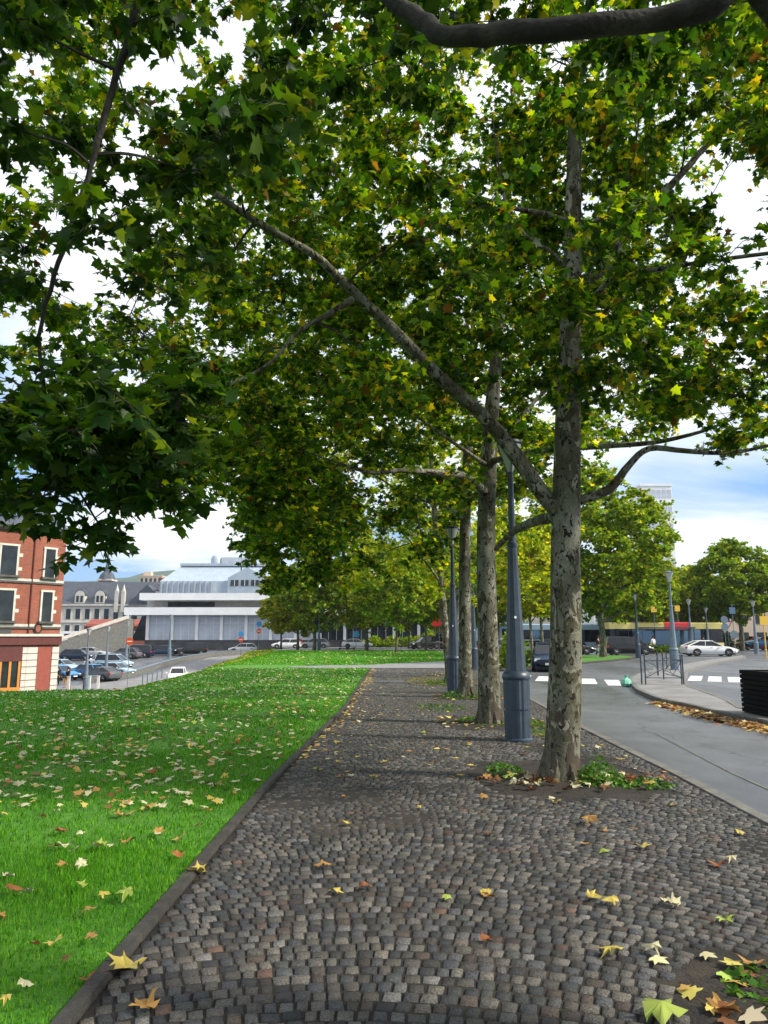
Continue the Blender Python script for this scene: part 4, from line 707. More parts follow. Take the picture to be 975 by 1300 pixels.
    t2=[(-2.27,10.83,7.08,0.55),(-1.38,15.02,10.7,0.76),(2.96,14.05,4.72,0.64),(1.47,12.4,12.62,0.67),(1.32,13.77,6.5,0.56),(-0.15,11.62,9.63,0.58),(-0.83,15.98,6.26,0.67),(-2.35,16.12,9.45,0.57),(-1.13,11.42,7.76,0.51),(-0.17,17.55,9.5,0.75),(4.3,12.9,5.94,0.53),(-3.63,14.23,11.16,0.62),(-0.17,10.29,7.35,0.57),(-1.06,15.26,11.43,0.69),(4.68,14.22,9.87,0.71),(1.73,15.97,12.82,0.57),(4.3,17.02,8.75,0.76),(-2.68,15.37,6.37,0.77),(4.18,13.77,8.49,0.51),(-4.69,14.76,8.08,0.76),(2.2,11.11,6.72,0.73),(1.05,13.47,12.06,0.73),(-1.47,16.69,7.36,0.74),(-3.31,13.95,6.46,0.66),(-1.36,14.36,8.05,0.65),(-0.75,15.3,4.24,0.52),(5.72,12.98,9.02,0.61),(0.84,14.59,12.93,0.73),(3,15.96,9.47,0.75),(-1.47,17.42,7.19,0.68),(5.66,15.63,6.14,0.57),(5.69,13.2,7.13,0.75),(-2.89,14.32,10.29,0.68),(5.94,14.83,6.17,0.53),(-3.14,16.32,10.15,0.66),(5.44,15.76,8.85,0.71),(-0.4,15.46,12.11,0.6),(-2.32,14.43,7.95,0.56),(5.07,16.67,9.14,0.53),(2.33,17.29,6.1,0.69),(2.48,12.05,12.07,0.7),(-1.41,17.17,9.55,0.6),(5.5,15.27,10.35,0.68),(-4.12,15.71,8.18,0.66),(2.07,12,4.97,0.52),(3.88,16.53,6.02,0.62),(2.16,10.27,7.25,0.79),(4.37,15.64,7.52,0.55),(-1.79,16.05,7.2,0.69),(5,12.57,9.5,0.58),(0.89,10.91,6.48,0.64),(-1.54,14.54,9.93,0.52),(3.82,16.71,10.99,0.51),(1.79,11.56,9.55,0.6),(-0.39,11.12,6.86,0.64),(-0.83,13.57,4.27,0.51),(-1.55,14.47,12.46,0.64),(2.28,14.8,9.27,0.51),(0.14,16.4,4.29,0.51),(-2.9,12.28,7.5,0.59),(-2,12.68,8.61,0.66),(-0.71,16.9,4.93,0.64),(4.32,14.84,8.67,0.58),(-2.59,13.78,5.85,0.71),(-0.01,10.74,9.72,0.7),(2.46,14.08,8.73,0.52),(2.4,11.36,8.01,0.7),(6.36,13.61,6.39,0.59),(-1.3,12.4,6.21,0.56),(0.71,12.34,6.78,0.59),(5.26,16.38,6.35,0.75),(-0.38,11.93,7.57,0.72),(-0.74,16.07,8.99,0.65),(2.97,11.9,4.79,0.64),(0.53,15.93,5.83,0.54),(-0.78,12.12,10.54,0.67),(3.8,12.78,8.29,0.73),(2.93,12.03,9.51,0.56),(-4.34,13.53,10.59,0.69),(1.79,14.62,10.44,0.6),(2.52,10.95,5.51,0.53),(5.25,12.7,10.47,0.76),(-0.48,11.65,5.48,0.65),(-3.37,11.36,7.72,0.76),(1.22,16.84,6.76,0.67),(-2.14,15.12,5.72,0.5),(-0.32,14.51,12.32,0.59),(3.2,13.12,8.67,0.68),(-2.83,17.08,8.64,0.52),(-1.43,10.64,7.78,0.53),(1.26,12.23,11.73,0.73),(-2.85,16.49,9.09,0.58),(-0.98,15.67,4.86,0.79),(-3.04,12.92,8.35,0.75),(0.29,12.62,12.67,0.71),(3.97,16.44,8.03,0.58),(-3.76,15.26,10.88,0.77),(5.93,14.03,8.08,0.79),(-4.07,13,8.69,0.68),(-1.48,12.18,7.51,0.71),(-0.63,12.79,6.76,0.62),(0.24,12.9,11.36,0.53),(4.1,11.18,9.53,0.65),(-3.46,13.26,11.48,0.74),(-1.92,10.81,9,0.53),(5.11,14.12,5.88,0.6),(-1.76,15.06,7.56,0.69),(3.21,17.27,6.97,0.66),(-0.62,16.78,6.55,0.57),(6.21,13.37,7.65,0.7),(0.96,14.7,7.13,0.77),(-2.03,14.85,4.4,0.62),(1.02,13.74,4.55,0.6),(-0.74,12.87,8.82,0.64),(2.77,13.27,12.01,0.54),(1.45,12.4,9.63,0.69),(2.85,17.2,10.28,0.78),(1.03,12.39,7.54,0.72),(0.9,17.86,9.23,0.79),(-0.12,14.05,8.8,0.65),(-1.67,16.91,6.63,0.71),(-1.95,11.95,10.83,0.63),(0.66,11.16,8.96,0.57),(-3.1,12.13,10.95,0.58),(-1.52,16.27,8.88,0.74),(-0.39,13.63,5.89,0.62),(2.44,16.29,8.01,0.77),(-1.54,12.85,4.88,0.56),(0.73,15.85,4.88,0.65),(0.1,17.86,8.12,0.74),(-3.28,15.08,8.53,0.66),(1.92,15.71,6.14,0.73),(0.01,11.31,4.61,0.64),(4.39,12.65,11.87,0.76),(-0.34,11.08,11.61,0.55),(-1.97,13.14,10.61,0.56),(3.86,15.11,9.28,0.77),(3.72,16.57,9.61,0.74),(1.3,12.62,4.2,0.68),(4.83,11.95,5.68,0.54),(2.18,15.93,4.82,0.75),(3.23,14.5,7.78,0.67),(3.46,11.9,8.32,0.67),(4.02,11.28,7.41,0.73),(2.88,13.8,9.71,0.76),(2.89,15.44,7.61,0.57),(-0.37,13.04,10.89,0.79),(0.61,17.16,8.94,0.63),(0.81,13.34,7.03,0.7),(3.38,12.9,7.41,0.56),(-1.6,16.47,9.73,0.65),(-4.45,14.66,8.87,0.56),(3.99,12.75,9.1,0.61),(3.06,17.65,8.07,0.64),(4.73,14.08,11.96,0.6),(4.26,15.77,5.94,0.61),(4.28,13.92,7.47,0.78),(5.58,12.58,6.25,0.74),(3,16.12,10.52,0.62),(0.87,10.21,6.85,0.65),(1.1,17.05,7.78,0.64),(0.09,11.94,5.77,0.61),(-1.56,14.56,3.71,0.65),(1.81,13.46,10.8,0.67),(-1.16,12.07,8.52,0.67),(-3.27,16.28,6.21,0.67),(2.31,10.39,9.05,0.7),(-2.98,11.93,8.97,0.64),(-0.5,10.94,5.17,0.68),(-0.96,17.77,8.61,0.55),(1.82,10.31,8.25,0.67),(6.25,14.33,9.16,0.68),(-0.22,16.2,9.87,0.57),(-1.05,11.7,11.66,0.63),(-2.02,15.93,11.69,0.73),(0.22,11.74,7.93,0.56),(1.65,15.89,7.67,0.59),(1.31,10.99,5.77,0.62),(2.13,16.32,11.91,0.57),(5.83,15.87,9.46,0.55),(0.83,13.35,8.22,0.53),(-1.22,11.02,9.09,0.51),(-3.94,15.12,9.09,0.64),(2.5,16.81,6.8,0.69),(1.06,10.64,10.67,0.65),(-0.53,16.08,10.62,0.51),(2.58,10.22,8.26,0.78),(-3.02,15.62,11.06,0.51),(-2.16,14.72,11.3,0.61),(0.41,15.59,6.74,0.5),(-2.17,13.98,10.1,0.61),(-0.81,16.67,9.86,0.75),(-2.55,13.74,4.39,0.66),(6.11,12.61,7.56,0.73),(-0.69,12.71,12.79,0.72),(-1.07,16.61,11.12,0.76),(-0.04,13.43,12.53,0.64),(-0.74,14.95,10.33,0.52),(-2.47,14.66,9.45,0.53),(3.68,13.83,10.32,0.66),(3.06,10.74,7.14,0.71),(-3.43,13.22,10.36,0.56),(-1.46,11.03,7.09,0.6),(-1.24,11.5,6.19,0.75),(-4.04,13.6,7.33,0.72),(1.91,16.97,7.93,0.63),(-1.02,13.03,3.53,0.72),(-2.75,15.01,7.41,0.78),(3.22,11.83,10.36,0.61),(2.87,15.18,5.22,0.56),(3.78,10.73,8.43,0.73),(4.74,15.71,10.86,0.74),(-2.95,14.41,11.26,0.51),(3.57,15.69,6.02,0.67),(-0.48,14.25,9.55,0.59),(-2.84,11.93,5.53,0.66),(-0.46,17.16,5.82,0.68),(1.04,11.58,10.71,0.54),(-1.87,13.06,3.6,0.72),(2.51,15.52,9.94,0.64),(2.03,14.52,12.69,0.63),(0.87,14.71,12.24,0.67),(3.18,14.58,10.78,0.69),(-0.27,13.27,8.1,0.6),(5.4,12.2,9.97,0.73),(-3.41,14.84,5.05,0.74),(3.54,10.67,9.29,0.75),(-2.2,14.11,7.16,0.76),(1.79,12.05,7.34,0.51),(-0.16,10.17,8.55,0.58),(5.49,14.91,9.72,0.79),(-0.58,10.51,6.45,0.67),(-1.4,14.45,11.75,0.58),(2.52,13.29,11.31,0.59),(-0.83,10.74,10.81,0.58),(-0.62,13.53,9.99,0.78),(5.23,14.66,11.04,0.52),(0.95,12.92,5.86,0.6),(4.71,14.79,7.81,0.51),(2.57,14.21,11.07,0.68),(-1.56,14.48,5.83,0.37),(-2.97,16.15,5,0.54),(-1.87,15.64,5.19,0.47),(-2.03,14.92,3.76,0.42),(-1.69,15.07,5.01,0.45),(-1.74,14.55,5.34,0.51),(-2.47,12.76,3.84,0.35),(-3.48,12.5,5.8,0.55),(-2.37,15.78,4.38,0.37),(-2.96,15.71,3.55,0.37),(-2.19,16.52,4.38,0.44),(-2.51,14.6,3.34,0.4),(-3.39,13.15,6.36,0.41),(-1.58,14.46,4.45,0.52),(-1.77,13.46,5.61,0.48),(-2.35,16.29,5.72,0.37),(-2.58,13.77,4.55,0.38),(-1.73,15.5,4.5,0.5),(-3.19,14.72,6.96,0.39),(-2.51,14.21,5.14,0.37),(-1.79,15.61,3.92,0.37),(-2.97,12.41,5.59,0.54),(-2.27,14.26,6.3,0.54),(-2.28,15.61,5.57,0.47),(-3.11,15.91,6.06,0.43),(-3.28,14.96,5.25,0.46),(-1.98,13.27,4.57,0.39),(-2.79,16.44,5.9,0.46),(-1.9,13.92,3.54,0.47),(-3.92,13.41,6.03,0.45),(-2.49,13.82,6.62,0.44),(-2.93,12.84,6.34,0.54),(-3.15,15.77,5.43,0.5),(-2.17,13.16,6.01,0.53),(-1.81,15.1,6.16,0.47),(-2.31,15.74,6.29,0.54),(-2.22,15.03,3.26,0.52),(-1.53,15.18,3.88,0.39),(-4.05,14.44,6.45,0.49),(-3.41,13.96,6.43,0.49),(-2.59,14.98,6.41,0.47),(-2.69,15.31,4.37,0.44),(-2.5,13.92,4.02,0.46),(-2.72,14.36,6.63,0.54),(-2.86,13.62,5.85,0.53),(-2.23,16.45,4.89,0.37),(-2.92,16.71,5.41,0.36),(-2.19,15.02,5.64,0.49),(-3.64,15.51,6.24,0.42),(-3.1,13.39,5.1,0.41),(-2.06,13.71,5.96,0.45),(-2.84,15.38,5.96,0.35),(-4.35,14.05,6.22,0.4),(-2.1,15.36,6.55,0.47),(-2.01,14.75,4.59,0.52),(-1.77,13.2,5.14,0.51),(-1.62,14.47,3.84,0.41),(-2.95,14.11,4.52,0.54),(-2.55,14.46,4.5,0.51),(-2.84,16.18,3.82,0.55)],
    t3=[(2.18,22.03,11.61,0.83),(0.41,23.72,9.97,0.82),(-3.53,19.74,5.46,0.69),(5.97,20.33,10.29,0.57),(5.21,18.31,6.75,0.56),(-1.02,18.4,11.87,0.67),(-1.26,19.84,10.59,0.52),(2.04,23.51,6.51,0.82),(6.25,20.28,7.25,0.58),(1.85,22.74,7.8,0.65),(4.03,16.7,7.57,0.55),(4.66,18.28,7.78,0.85),(-0.28,17.03,6.92,0.85),(5.95,21.07,8.29,0.62),(4.91,18.84,11.5,0.77),(2.98,21.38,11.21,0.63),(3.09,18.16,8.14,0.77),(1.33,17.91,10.22,0.66),(4.35,21.24,11.63,0.62),(1.13,17.2,12.07,0.83),(0.55,21.61,10.76,0.76),(-2.88,22.36,9.21,0.73),(-0.09,21.04,11.38,0.72),(0.14,21.26,5.15,0.74),(2.27,16.15,7.98,0.58),(0.41,18.99,9.55,0.58),(-1.68,19.24,3.99,0.79),(-0.61,16.1,9.57,0.53),(1.31,18.65,9.21,0.79),(-0.11,22.63,9.89,0.63),(-3.21,20.81,9.02,0.84),(1.54,20.97,4.28,0.72),(5.18,18.96,7.53,0.58),(2.16,19.53,5.98,0.79),(-1.52,20.91,8.02,0.71),(1.13,19.7,6.74,0.71),(1.65,21.75,9.78,0.82),(-0.48,19.09,12.24,0.57),(4.57,21.63,7.55,0.6),(-3.08,20.72,11.79,0.52),(-3.12,20.93,7.34,0.56),(1.64,22.04,12.54,0.55),(1.41,21.02,5.65,0.59),(-0.64,21.99,4.71,0.75),(2.54,16.52,10.18,0.53),(-3.4,20.79,5.37,0.81),(0.58,18.52,11.62,0.51),(4.39,16.97,9.7,0.62),(-2.17,18.6,9.57,0.62),(1,20.78,9.12,0.64),(5.17,21,7.5,0.66),(-1.95,18.13,4.51,0.6),(2.9,21.46,7.98,0.54),(2.69,18.25,10.25,0.76),(0.44,18.18,10.9,0.75),(-2.97,17.82,10.23,0.83),(-0.21,16.18,8.84,0.85),(1.01,18.74,3.75,0.52),(-0.29,20.26,3.64,0.61),(1.9,23,5.1,0.51),(0.23,22.74,5.21,0.54),(-1.28,22.12,8.93,0.81),(2.53,22.18,9.14,0.65),(3.35,21.69,5.7,0.78),(2.05,17.74,7.5,0.63),(1.14,17.24,10.65,0.66),(-1.25,23.49,7.86,0.65),(1.17,23.95,9.38,0.54),(0.6,23.21,7.1,0.58),(-1.7,17.49,9,0.62),(3.61,17.83,6.64,0.59),(-2.57,22.5,6.33,0.74),(-4.69,20.1,9.27,0.56),(-1.3,19.02,8.03,0.64),(1.7,22.18,10.7,0.61),(4.59,22,9.54,0.57),(0.99,23.33,5.38,0.84),(-0.43,17.3,10.01,0.81),(2.91,20.45,10.71,0.63),(-1.8,21.03,12.75,0.56),(2.29,22.24,5.22,0.52),(3.35,19.3,7.46,0.82),(-1.41,18.16,9.48,0.84),(1.86,21.23,10.43,0.52),(-1.23,22.94,9.93,0.82),(-2.23,21.65,12.12,0.67),(4.34,22.55,10.69,0.82),(-2.49,18.95,7.84,0.74),(2.86,19.96,13.48,0.83),(-1.49,16.78,8.06,0.62),(3.46,23.51,6.98,0.6),(0.79,21.65,11.54,0.7),(1.26,19.04,13.16,0.53),(-1.99,19.65,6.99,0.68),(-0.4,22.34,7.57,0.71),(5.31,21.22,9.82,0.51),(-2.37,19.34,5.73,0.66),(-1.59,21.4,4.08,0.56),(0.33,16.42,6.97,0.81),(3.88,17.08,8.51,0.84),(2.41,18.95,6.83,0.7),(-1.85,20.38,10.89,0.55),(3.84,19.32,8.35,0.71),(3.45,20.24,7.05,0.6),(1.38,22.77,4.25,0.62),(0.74,20.55,5.02,0.66),(-1.71,22.38,11,0.59),(4.49,21.06,7.05,0.72),(4.43,19.95,12.46,0.51),(1.8,16.79,10.78,0.71),(2.47,23.29,10.77,0.52),(3.69,20.13,12.8,0.66),(-0.85,16.46,7.46,0.72),(0.7,21.57,7.71,0.82),(-3.18,18.05,8.23,0.69),(3.98,22.82,5.99,0.54),(-1.9,18.8,12.66,0.59),(2.25,21.18,13.41,0.54),(2.28,22.89,9.22,0.52),(4.05,23.33,8.37,0.54),(1.28,19.47,5.75,0.84),(-0.01,17.56,8.46,0.82),(-0.52,21.12,12.99,0.61),(5.72,19.71,7.66,0.82),(0.47,22.17,9.47,0.55),(-2.53,21.64,10.87,0.54),(-3.79,19.55,9.64,0.8),(1.7,17.92,6.69,0.52),(-1.03,20.77,9.86,0.81),(2.54,22.16,10.86,0.5),(2.61,19.33,12.08,0.74),(2.08,22.49,4.48,0.67),(0.56,16.8,4.97,0.84),(-1.37,21.98,6.88,0.71),(3.69,19.53,10.38,0.52),(-3.61,19.65,7.61,0.78),(3.22,22.95,9.61,0.51),(3.36,19.07,4.56,0.83),(2.85,22.21,12.45,0.82),(-1.13,17.9,10.34,0.77),(-3.74,20.89,6.76,0.55),(-2.23,18.28,11.85,0.52),(-3.74,21.93,7.26,0.61),(4.79,22.34,6.17,0.74),(2.38,23.49,9.83,0.51),(-1.13,21.56,7.77,0.52),(-2.25,18.2,5.66,0.79),(0.83,18.71,8.38,0.7),(-0.03,16.91,7.62,0.81),(0.31,17.16,6.42,0.74),(0.91,22.97,12.13,0.72),(4.69,17.29,8.01,0.61),(3.34,19.64,5.81,0.56),(-0.19,23.63,7.2,0.59),(2.14,19.47,9.57,0.6),(-2.07,19.99,9.21,0.82),(-1.94,17.22,5.72,0.52),(-2.84,21.85,8.2,0.5),(3.54,20.78,6.31,0.64),(-1.42,17.72,5,0.73),(1.74,18.17,10.88,0.57),(-0.92,19.79,8.55,0.61),(-3.91,18.75,10.48,0.72),(5.22,19.51,5.58,0.67),(0.55,20.31,11.33,0.71),(-4.3,20.04,10.12,0.62),(2.86,18.89,9.6,0.73),(3.09,17.74,9.58,0.72),(5.72,19.52,9.04,0.85),(0.73,19.95,10.06,0.52),(5.94,18.48,8.3,0.51),(-1.46,22.62,5.4,0.73),(1.28,23.14,6.25,0.83),(3.22,21.99,11.78,0.5),(-1.36,19.71,12.88,0.82),(0.28,18.41,13.32,0.67),(2.16,20.2,10.24,0.68),(2.76,18.63,5.32,0.61),(1.85,17.56,5.33,0.52),(1.04,17.32,7.69,0.81),(5.29,19.93,11.48,0.55),(-0.18,18.14,11.45,0.67),(2,20.03,8.16,0.67),(3.17,17.43,7.37,0.55),(2.72,18.81,7.58,0.82),(-2.74,20.68,9.91,0.6),(5.16,20.92,10.65,0.55),(4.52,18.21,9.62,0.76),(-1.19,18.03,6.4,0.84),(2.56,19.76,8.99,0.59),(-0.08,19.76,6.86,0.7),(3.59,20.4,9.29,0.54),(-3.33,21.94,6.61,0.55),(-2.24,21.94,7.58,0.7),(-0.78,21.57,10.05,0.67),(4.34,18.54,6.63,0.76),(3.65,18.7,5.42,0.63),(5.09,21.52,5.68,0.76),(0.73,16.42,8.97,0.74),(2.35,20.54,11.92,0.53),(-2.6,20.19,6.36,0.46),(-0.94,19.65,4.65,0.61),(-2.33,18.47,4.02,0.51),(-2.67,20.44,3.14,0.41),(-1.86,19.81,3.17,0.43),(-3.08,19.36,4.25,0.57),(-2.87,18.26,6.63,0.61),(-2.98,17.01,4.43,0.58),(-2.01,20.13,3.92,0.54),(-1.35,20.8,5.3,0.51),(-1.43,20.15,5.92,0.45),(-3.46,21.06,6.01,0.59),(-2.4,18.6,3.19,0.47),(-1.64,19.73,4.72,0.54),(-3.39,18.37,5.93,0.45),(-1.66,19.58,6.23,0.48),(-3.19,21.13,3.91,0.56),(-3.39,19.95,6.24,0.62),(-3.81,19.28,6.81,0.45),(-3.93,18.48,6.55,0.47),(-1.62,17.91,4.67,0.58),(-3.97,20.03,6.61,0.61),(-1.99,17.22,4.52,0.47),(-1.21,19.15,4.95,0.48),(-2.51,17.23,5.06,0.53),(-2.35,20.27,5.41,0.56),(-1.89,18.88,6.29,0.48),(-2.32,21.54,4.25,0.45),(-3.33,20.97,4.87,0.42),(-1.33,18.67,4.34,0.54),(-2.23,20.83,6.62,0.53),(-1.6,19,3.46,0.49),(-3.62,19.26,4.71,0.61),(-1.9,20.92,4.35,0.41),(-1.4,18.12,5.6,0.4),(-1.54,20.89,5.95,0.53),(-3.6,20.61,6.6,0.41),(-2.52,19.27,6.97,0.53),(-3.72,20.29,4.9,0.53),(-2.75,17.57,5.82,0.46),(-3.02,19.9,3.51,0.52),(-3.03,17.21,5.41,0.45),(-3.88,17.69,6.05,0.5),(-4.4,18.73,6.26,0.47),(-2.2,18,5.86,0.57),(-3.04,20.69,5.71,0.4),(-3.09,18.62,4.96,0.42),(-3.62,18.93,6.14,0.42),(-2.45,21.41,4.82,0.41),(-2.03,20.23,6.16,0.54),(-2.32,20.89,5.5,0.61),(-1.4,19.21,5.65,0.51),(-2.79,18.86,6.21,0.59),(-1.72,21.42,5.27,0.6),(-3.33,17.97,5.48,0.44),(-3.23,21.81,4.77,0.49),(-1.35,20.67,4.15,0.4),(-1.16,19.23,4.07,0.4),(-2.95,17.75,3.61,0.43),(-2.33,19.5,4.84,0.54),(-2.1,18.15,6.45,0.55),(-3.1,20.03,6.81,0.46),(-3.41,18.77,6.69,0.53),(-2.64,17.62,4.32,0.54),(-1.24,19.67,3.51,0.42),(-2.97,21.61,5.35,0.51),(-3.96,21.15,5.04,0.53),(-2.78,19.14,2.97,0.43),(-3.28,18.13,4.1,0.56),(-3.71,21.35,4.43,0.55)],
    t4=[(3.12,28.62,7.26,0.59),(2.83,25.39,9.99,0.6),(3.2,27.95,6.57,0.69),(2.17,24.09,7.91,0.78),(-1.42,28.48,9.18,0.8),(-2,27.27,5.4,0.83),(1.36,24.15,8.89,0.63),(1.84,27.72,10.33,0.84),(-1.08,26.94,3.46,0.81),(0.82,23.54,8.96,0.61),(-2.01,26.18,3.93,0.57),(4.08,27.17,5.54,0.63),(3.15,26.42,7.12,0.75),(-0.18,23.32,9.77,0.59),(0.49,28.35,4.25,0.51),(-2.64,26.94,6.07,0.59),(0.18,29.38,5.05,0.64),(0.42,23.72,6.22,0.61),(3.22,25.03,8.93,0.84),(4.24,25.41,8.39,0.61),(-0.27,26.21,10.22,0.83),(-2.74,27.87,6.08,0.83),(4.45,27.12,6.65,0.77),(-0.59,23.74,8.61,0.71),(-2.79,27.35,7.04,0.81),(1.71,27.75,3.82,0.79),(3,25.92,5.25,0.75),(-1.28,23.79,8.06,0.64),(-0.1,23.87,5.64,0.58),(1.22,28.36,8.06,0.57),(1.68,25.47,3.19,0.51),(4.23,24.81,7.12,0.75),(2.11,27.95,8.85,0.6),(0.11,24.16,10.85,0.77),(3.07,24.24,8.29,0.59),(1.42,22.94,6.12,0.54),(-2.95,26.95,5.22,0.55),(-0.4,26.98,8.01,0.67),(-2.04,25.93,10.36,0.7),(0.86,27.7,10.39,0.66),(-0.8,24.51,3.88,0.63),(0.77,29.57,7.59,0.77),(-2.19,24.03,8.64,0.8),(2.66,26,3.66,0.71),(0.22,28.49,8.09,0.76),(0.99,29.07,6.95,0.84),(3.86,26.27,7.75,0.56),(2.56,27.76,11.07,0.58),(-1.8,25.47,7.85,0.63),(1.94,23.33,6.73,0.7),(1.62,27.08,5.18,0.72),(4.66,26.17,8.78,0.79),(-1.11,25.77,6.16,0.69),(1.89,24.99,8.97,0.68),(0.89,23.97,5.13,0.5),(-1.41,24.93,6.33,0.71),(3.63,27.86,9.71,0.6),(0.56,27.93,11.18,0.58),(-2.68,25.57,7.29,0.52),(-0.89,25.72,9.27,0.67),(-0.92,27.13,4.45,0.56),(1.39,26.99,4.45,0.82),(2.64,25.63,6.41,0.54),(1.84,29.2,6.09,0.67),(-1.52,29.25,6.22,0.63),(2.43,25.38,11.29,0.64),(1.37,24.9,8.26,0.54),(2.12,26.07,5.75,0.85),(0.44,27.29,8.74,0.84),(0.73,25.23,6.08,0.67),(-1.43,28.33,6.07,0.83),(1.63,25.71,4.28,0.8),(1.84,26.75,7.24,0.66),(2.8,27.29,5.28,0.57),(-3,27.56,9.01,0.57),(-0.89,26.61,5.45,0.51),(-2.8,26.39,4.66,0.57),(-0.25,22.94,6.81,0.57),(1.43,27.42,8.45,0.72),(-3.36,25.5,5.96,0.55),(1.74,23.32,8.76,0.71),(-0.98,24.15,10.82,0.76),(1.94,28.84,8.41,0.68),(-0.63,24.76,10.09,0.56),(-2.61,28.45,6.94,0.54),(-0.21,26.43,4.89,0.82),(0.67,23.47,7.51,0.62),(-1.66,29.04,8.72,0.77),(-0.55,24.9,6.45,0.61),(0.7,28.81,10.75,0.8),(-1.84,27.3,9.23,0.61),(-0.58,27.45,10.72,0.83),(0.03,23.08,8.06,0.82),(3.07,26.08,8.76,0.77),(2.52,24.15,5.93,0.64),(-0.93,27.99,4.44,0.78),(0.24,25.79,5.77,0.58),(2.16,28.56,5.65,0.65),(2.63,24.48,4.99,0.69),(-2.7,26.45,7.76,0.83),(1.73,27.77,6.95,0.61),(3.77,28.07,9,0.85),(1.04,26.1,10.27,0.52),(-1.84,26.47,7.34,0.59),(4.78,26.98,7.51,0.79),(-0.62,29,8.57,0.51),(-0.84,27.63,9.3,0.75),(3.44,27.26,8.19,0.72),(1.05,29.46,5.71,0.83),(-1.33,25.37,9.8,0.74)])

T1b = (2.03, 8.76, 0)
t1 = plane_tree(T1b, [(2, 8.76, -0), (2.03, 8.76, 0.34), (2.09, 8.76, 1.04), (2.14, 8.78, 1.86), (2.17, 8.8, 2.6), (2.21, 8.8, 3.27), (2.3, 8.85, 4.58), (2.42, 8.9, 6.08), (2.49, 8.9, 7.3), (2.57, 8.95, 8.37), (2.67, 9, 9.62), (2.85, 9.1, 11.5), (2.97, 9.1, 13.54)],
    [.225, .20, .19, .18, .172, .17, .15, .118, .10, .09, .075, .06, .03],
    [([(2.1, 8.8, 3.08), (1.92, 8.75, 3.28), (1.58, 8.6, 3.73), (1.14, 8.4, 4.19), (0.66, 8.2, 4.54), (0.11, 7.95, 5.03), (-0.42, 7.7, 5.46), (-0.75, 7.5, 5.7), (-1.24, 7.3, 5.9), (-1.71, 7.1, 6.14), (-2.17, 6.9, 6.55), (-2.61, 6.7, 6.93)], .105, .014),
     ([(-0.35, 7.72, 5.3), (-0.58, 7.6, 5.08), (-0.91, 7.5, 4.83), (-1.2, 7.3, 4.38), (-1.56, 7.1, 4.08), (-1.89, 6.9, 3.81)], .034, .008),
     ([(2.33, 8.8, 3.22), (2.69, 8.7, 3.33), (2.93, 8.6, 3.62), (3.14, 8.5, 3.79), (3.48, 8.3, 3.71), (3.92, 8.1, 3.64), (4.44, 7.9, 3.72)], .062, .014),
     ([(2.11, 8.85, 3.04), (1.99, 9.6, 3.09), (1.95, 11, 3.16), (1.95, 12.8, 3.1)], .075, .04),
     ([(2.43, 8.9, 6.92), (2.02, 8.6, 6.87), (1.57, 8.3, 6.77), (0.91, 8, 6.81), (0.52, 7.7, 6.87)], .042, .012),
     ([(2.47, 8.9, 6.78), (2.67, 8.8, 6.84), (2.84, 8.5, 6.85), (3.01, 8.3, 6.79)], .034, .012),
     ([(2.55, 8.9, 8.27), (2.72, 8.8, 8.49), (2.84, 8.7, 8.94), (2.86, 8.6, 9.5)], .04, .012),
     ([(2.41, 8.9, 5.86), (2.79, 8.8, 6.24), (3.05, 8.9, 6.62), (3.74, 9.2, 7.48), (4.46, 9.5, 8.34), (5, 9.7, 9.12), (5.29, 9.9, 10.42)], .07, .03),
     ([(2.37, 8.85, 5.41), (2.67, 8.3, 5.78), (2.96, 7.9, 5.72), (3.38, 7.4, 5.56), (3.92, 7, 5.45), (4.4, 6.7, 5.32)], .038, .015),
     ([(2.96, 8.8, 6.41), (3.01, 8.6, 6.89), (3.15, 8.4, 7.63), (3.16, 8.2, 8.02)], .03, .01),
     ([(2.42, 8.9, 6.19), (2.15, 8.8, 6.46), (1.87, 8.9, 6.74), (1.6, 9, 7.36), (1.47, 9, 8.53)], .03, .01)],
    BL['t1'], 205, .082, 'fine', GREEN, GW, M['leaf'], 'nearest mottled plane tree, forked low, leaves piled at its foot', 'plane trees along the cobbled path')
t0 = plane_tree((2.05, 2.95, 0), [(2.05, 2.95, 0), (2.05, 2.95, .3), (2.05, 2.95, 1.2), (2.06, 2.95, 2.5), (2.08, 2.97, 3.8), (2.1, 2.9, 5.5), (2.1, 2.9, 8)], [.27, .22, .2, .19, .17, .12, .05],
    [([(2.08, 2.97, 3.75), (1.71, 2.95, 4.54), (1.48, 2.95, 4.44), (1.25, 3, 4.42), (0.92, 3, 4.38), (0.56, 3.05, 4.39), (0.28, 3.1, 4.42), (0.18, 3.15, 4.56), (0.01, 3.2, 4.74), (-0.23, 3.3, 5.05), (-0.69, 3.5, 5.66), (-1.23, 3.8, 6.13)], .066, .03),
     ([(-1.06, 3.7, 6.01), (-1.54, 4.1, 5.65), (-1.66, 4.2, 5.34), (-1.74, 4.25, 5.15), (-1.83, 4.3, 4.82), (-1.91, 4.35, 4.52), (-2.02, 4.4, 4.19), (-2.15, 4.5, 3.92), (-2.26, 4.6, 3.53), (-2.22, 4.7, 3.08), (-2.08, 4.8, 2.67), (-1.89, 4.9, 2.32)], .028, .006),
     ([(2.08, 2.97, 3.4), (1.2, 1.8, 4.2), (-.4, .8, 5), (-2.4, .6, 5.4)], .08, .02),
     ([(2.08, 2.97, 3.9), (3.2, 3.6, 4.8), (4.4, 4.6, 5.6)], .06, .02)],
    BL['t0'], 105, .085, 'fine', DARK, DW, M['leaf_near'], 'plane tree standing out of frame at right, its dark limb arching across the top', 'plane trees along the cobbled path', twigr=.005, bark='bark_backlit')
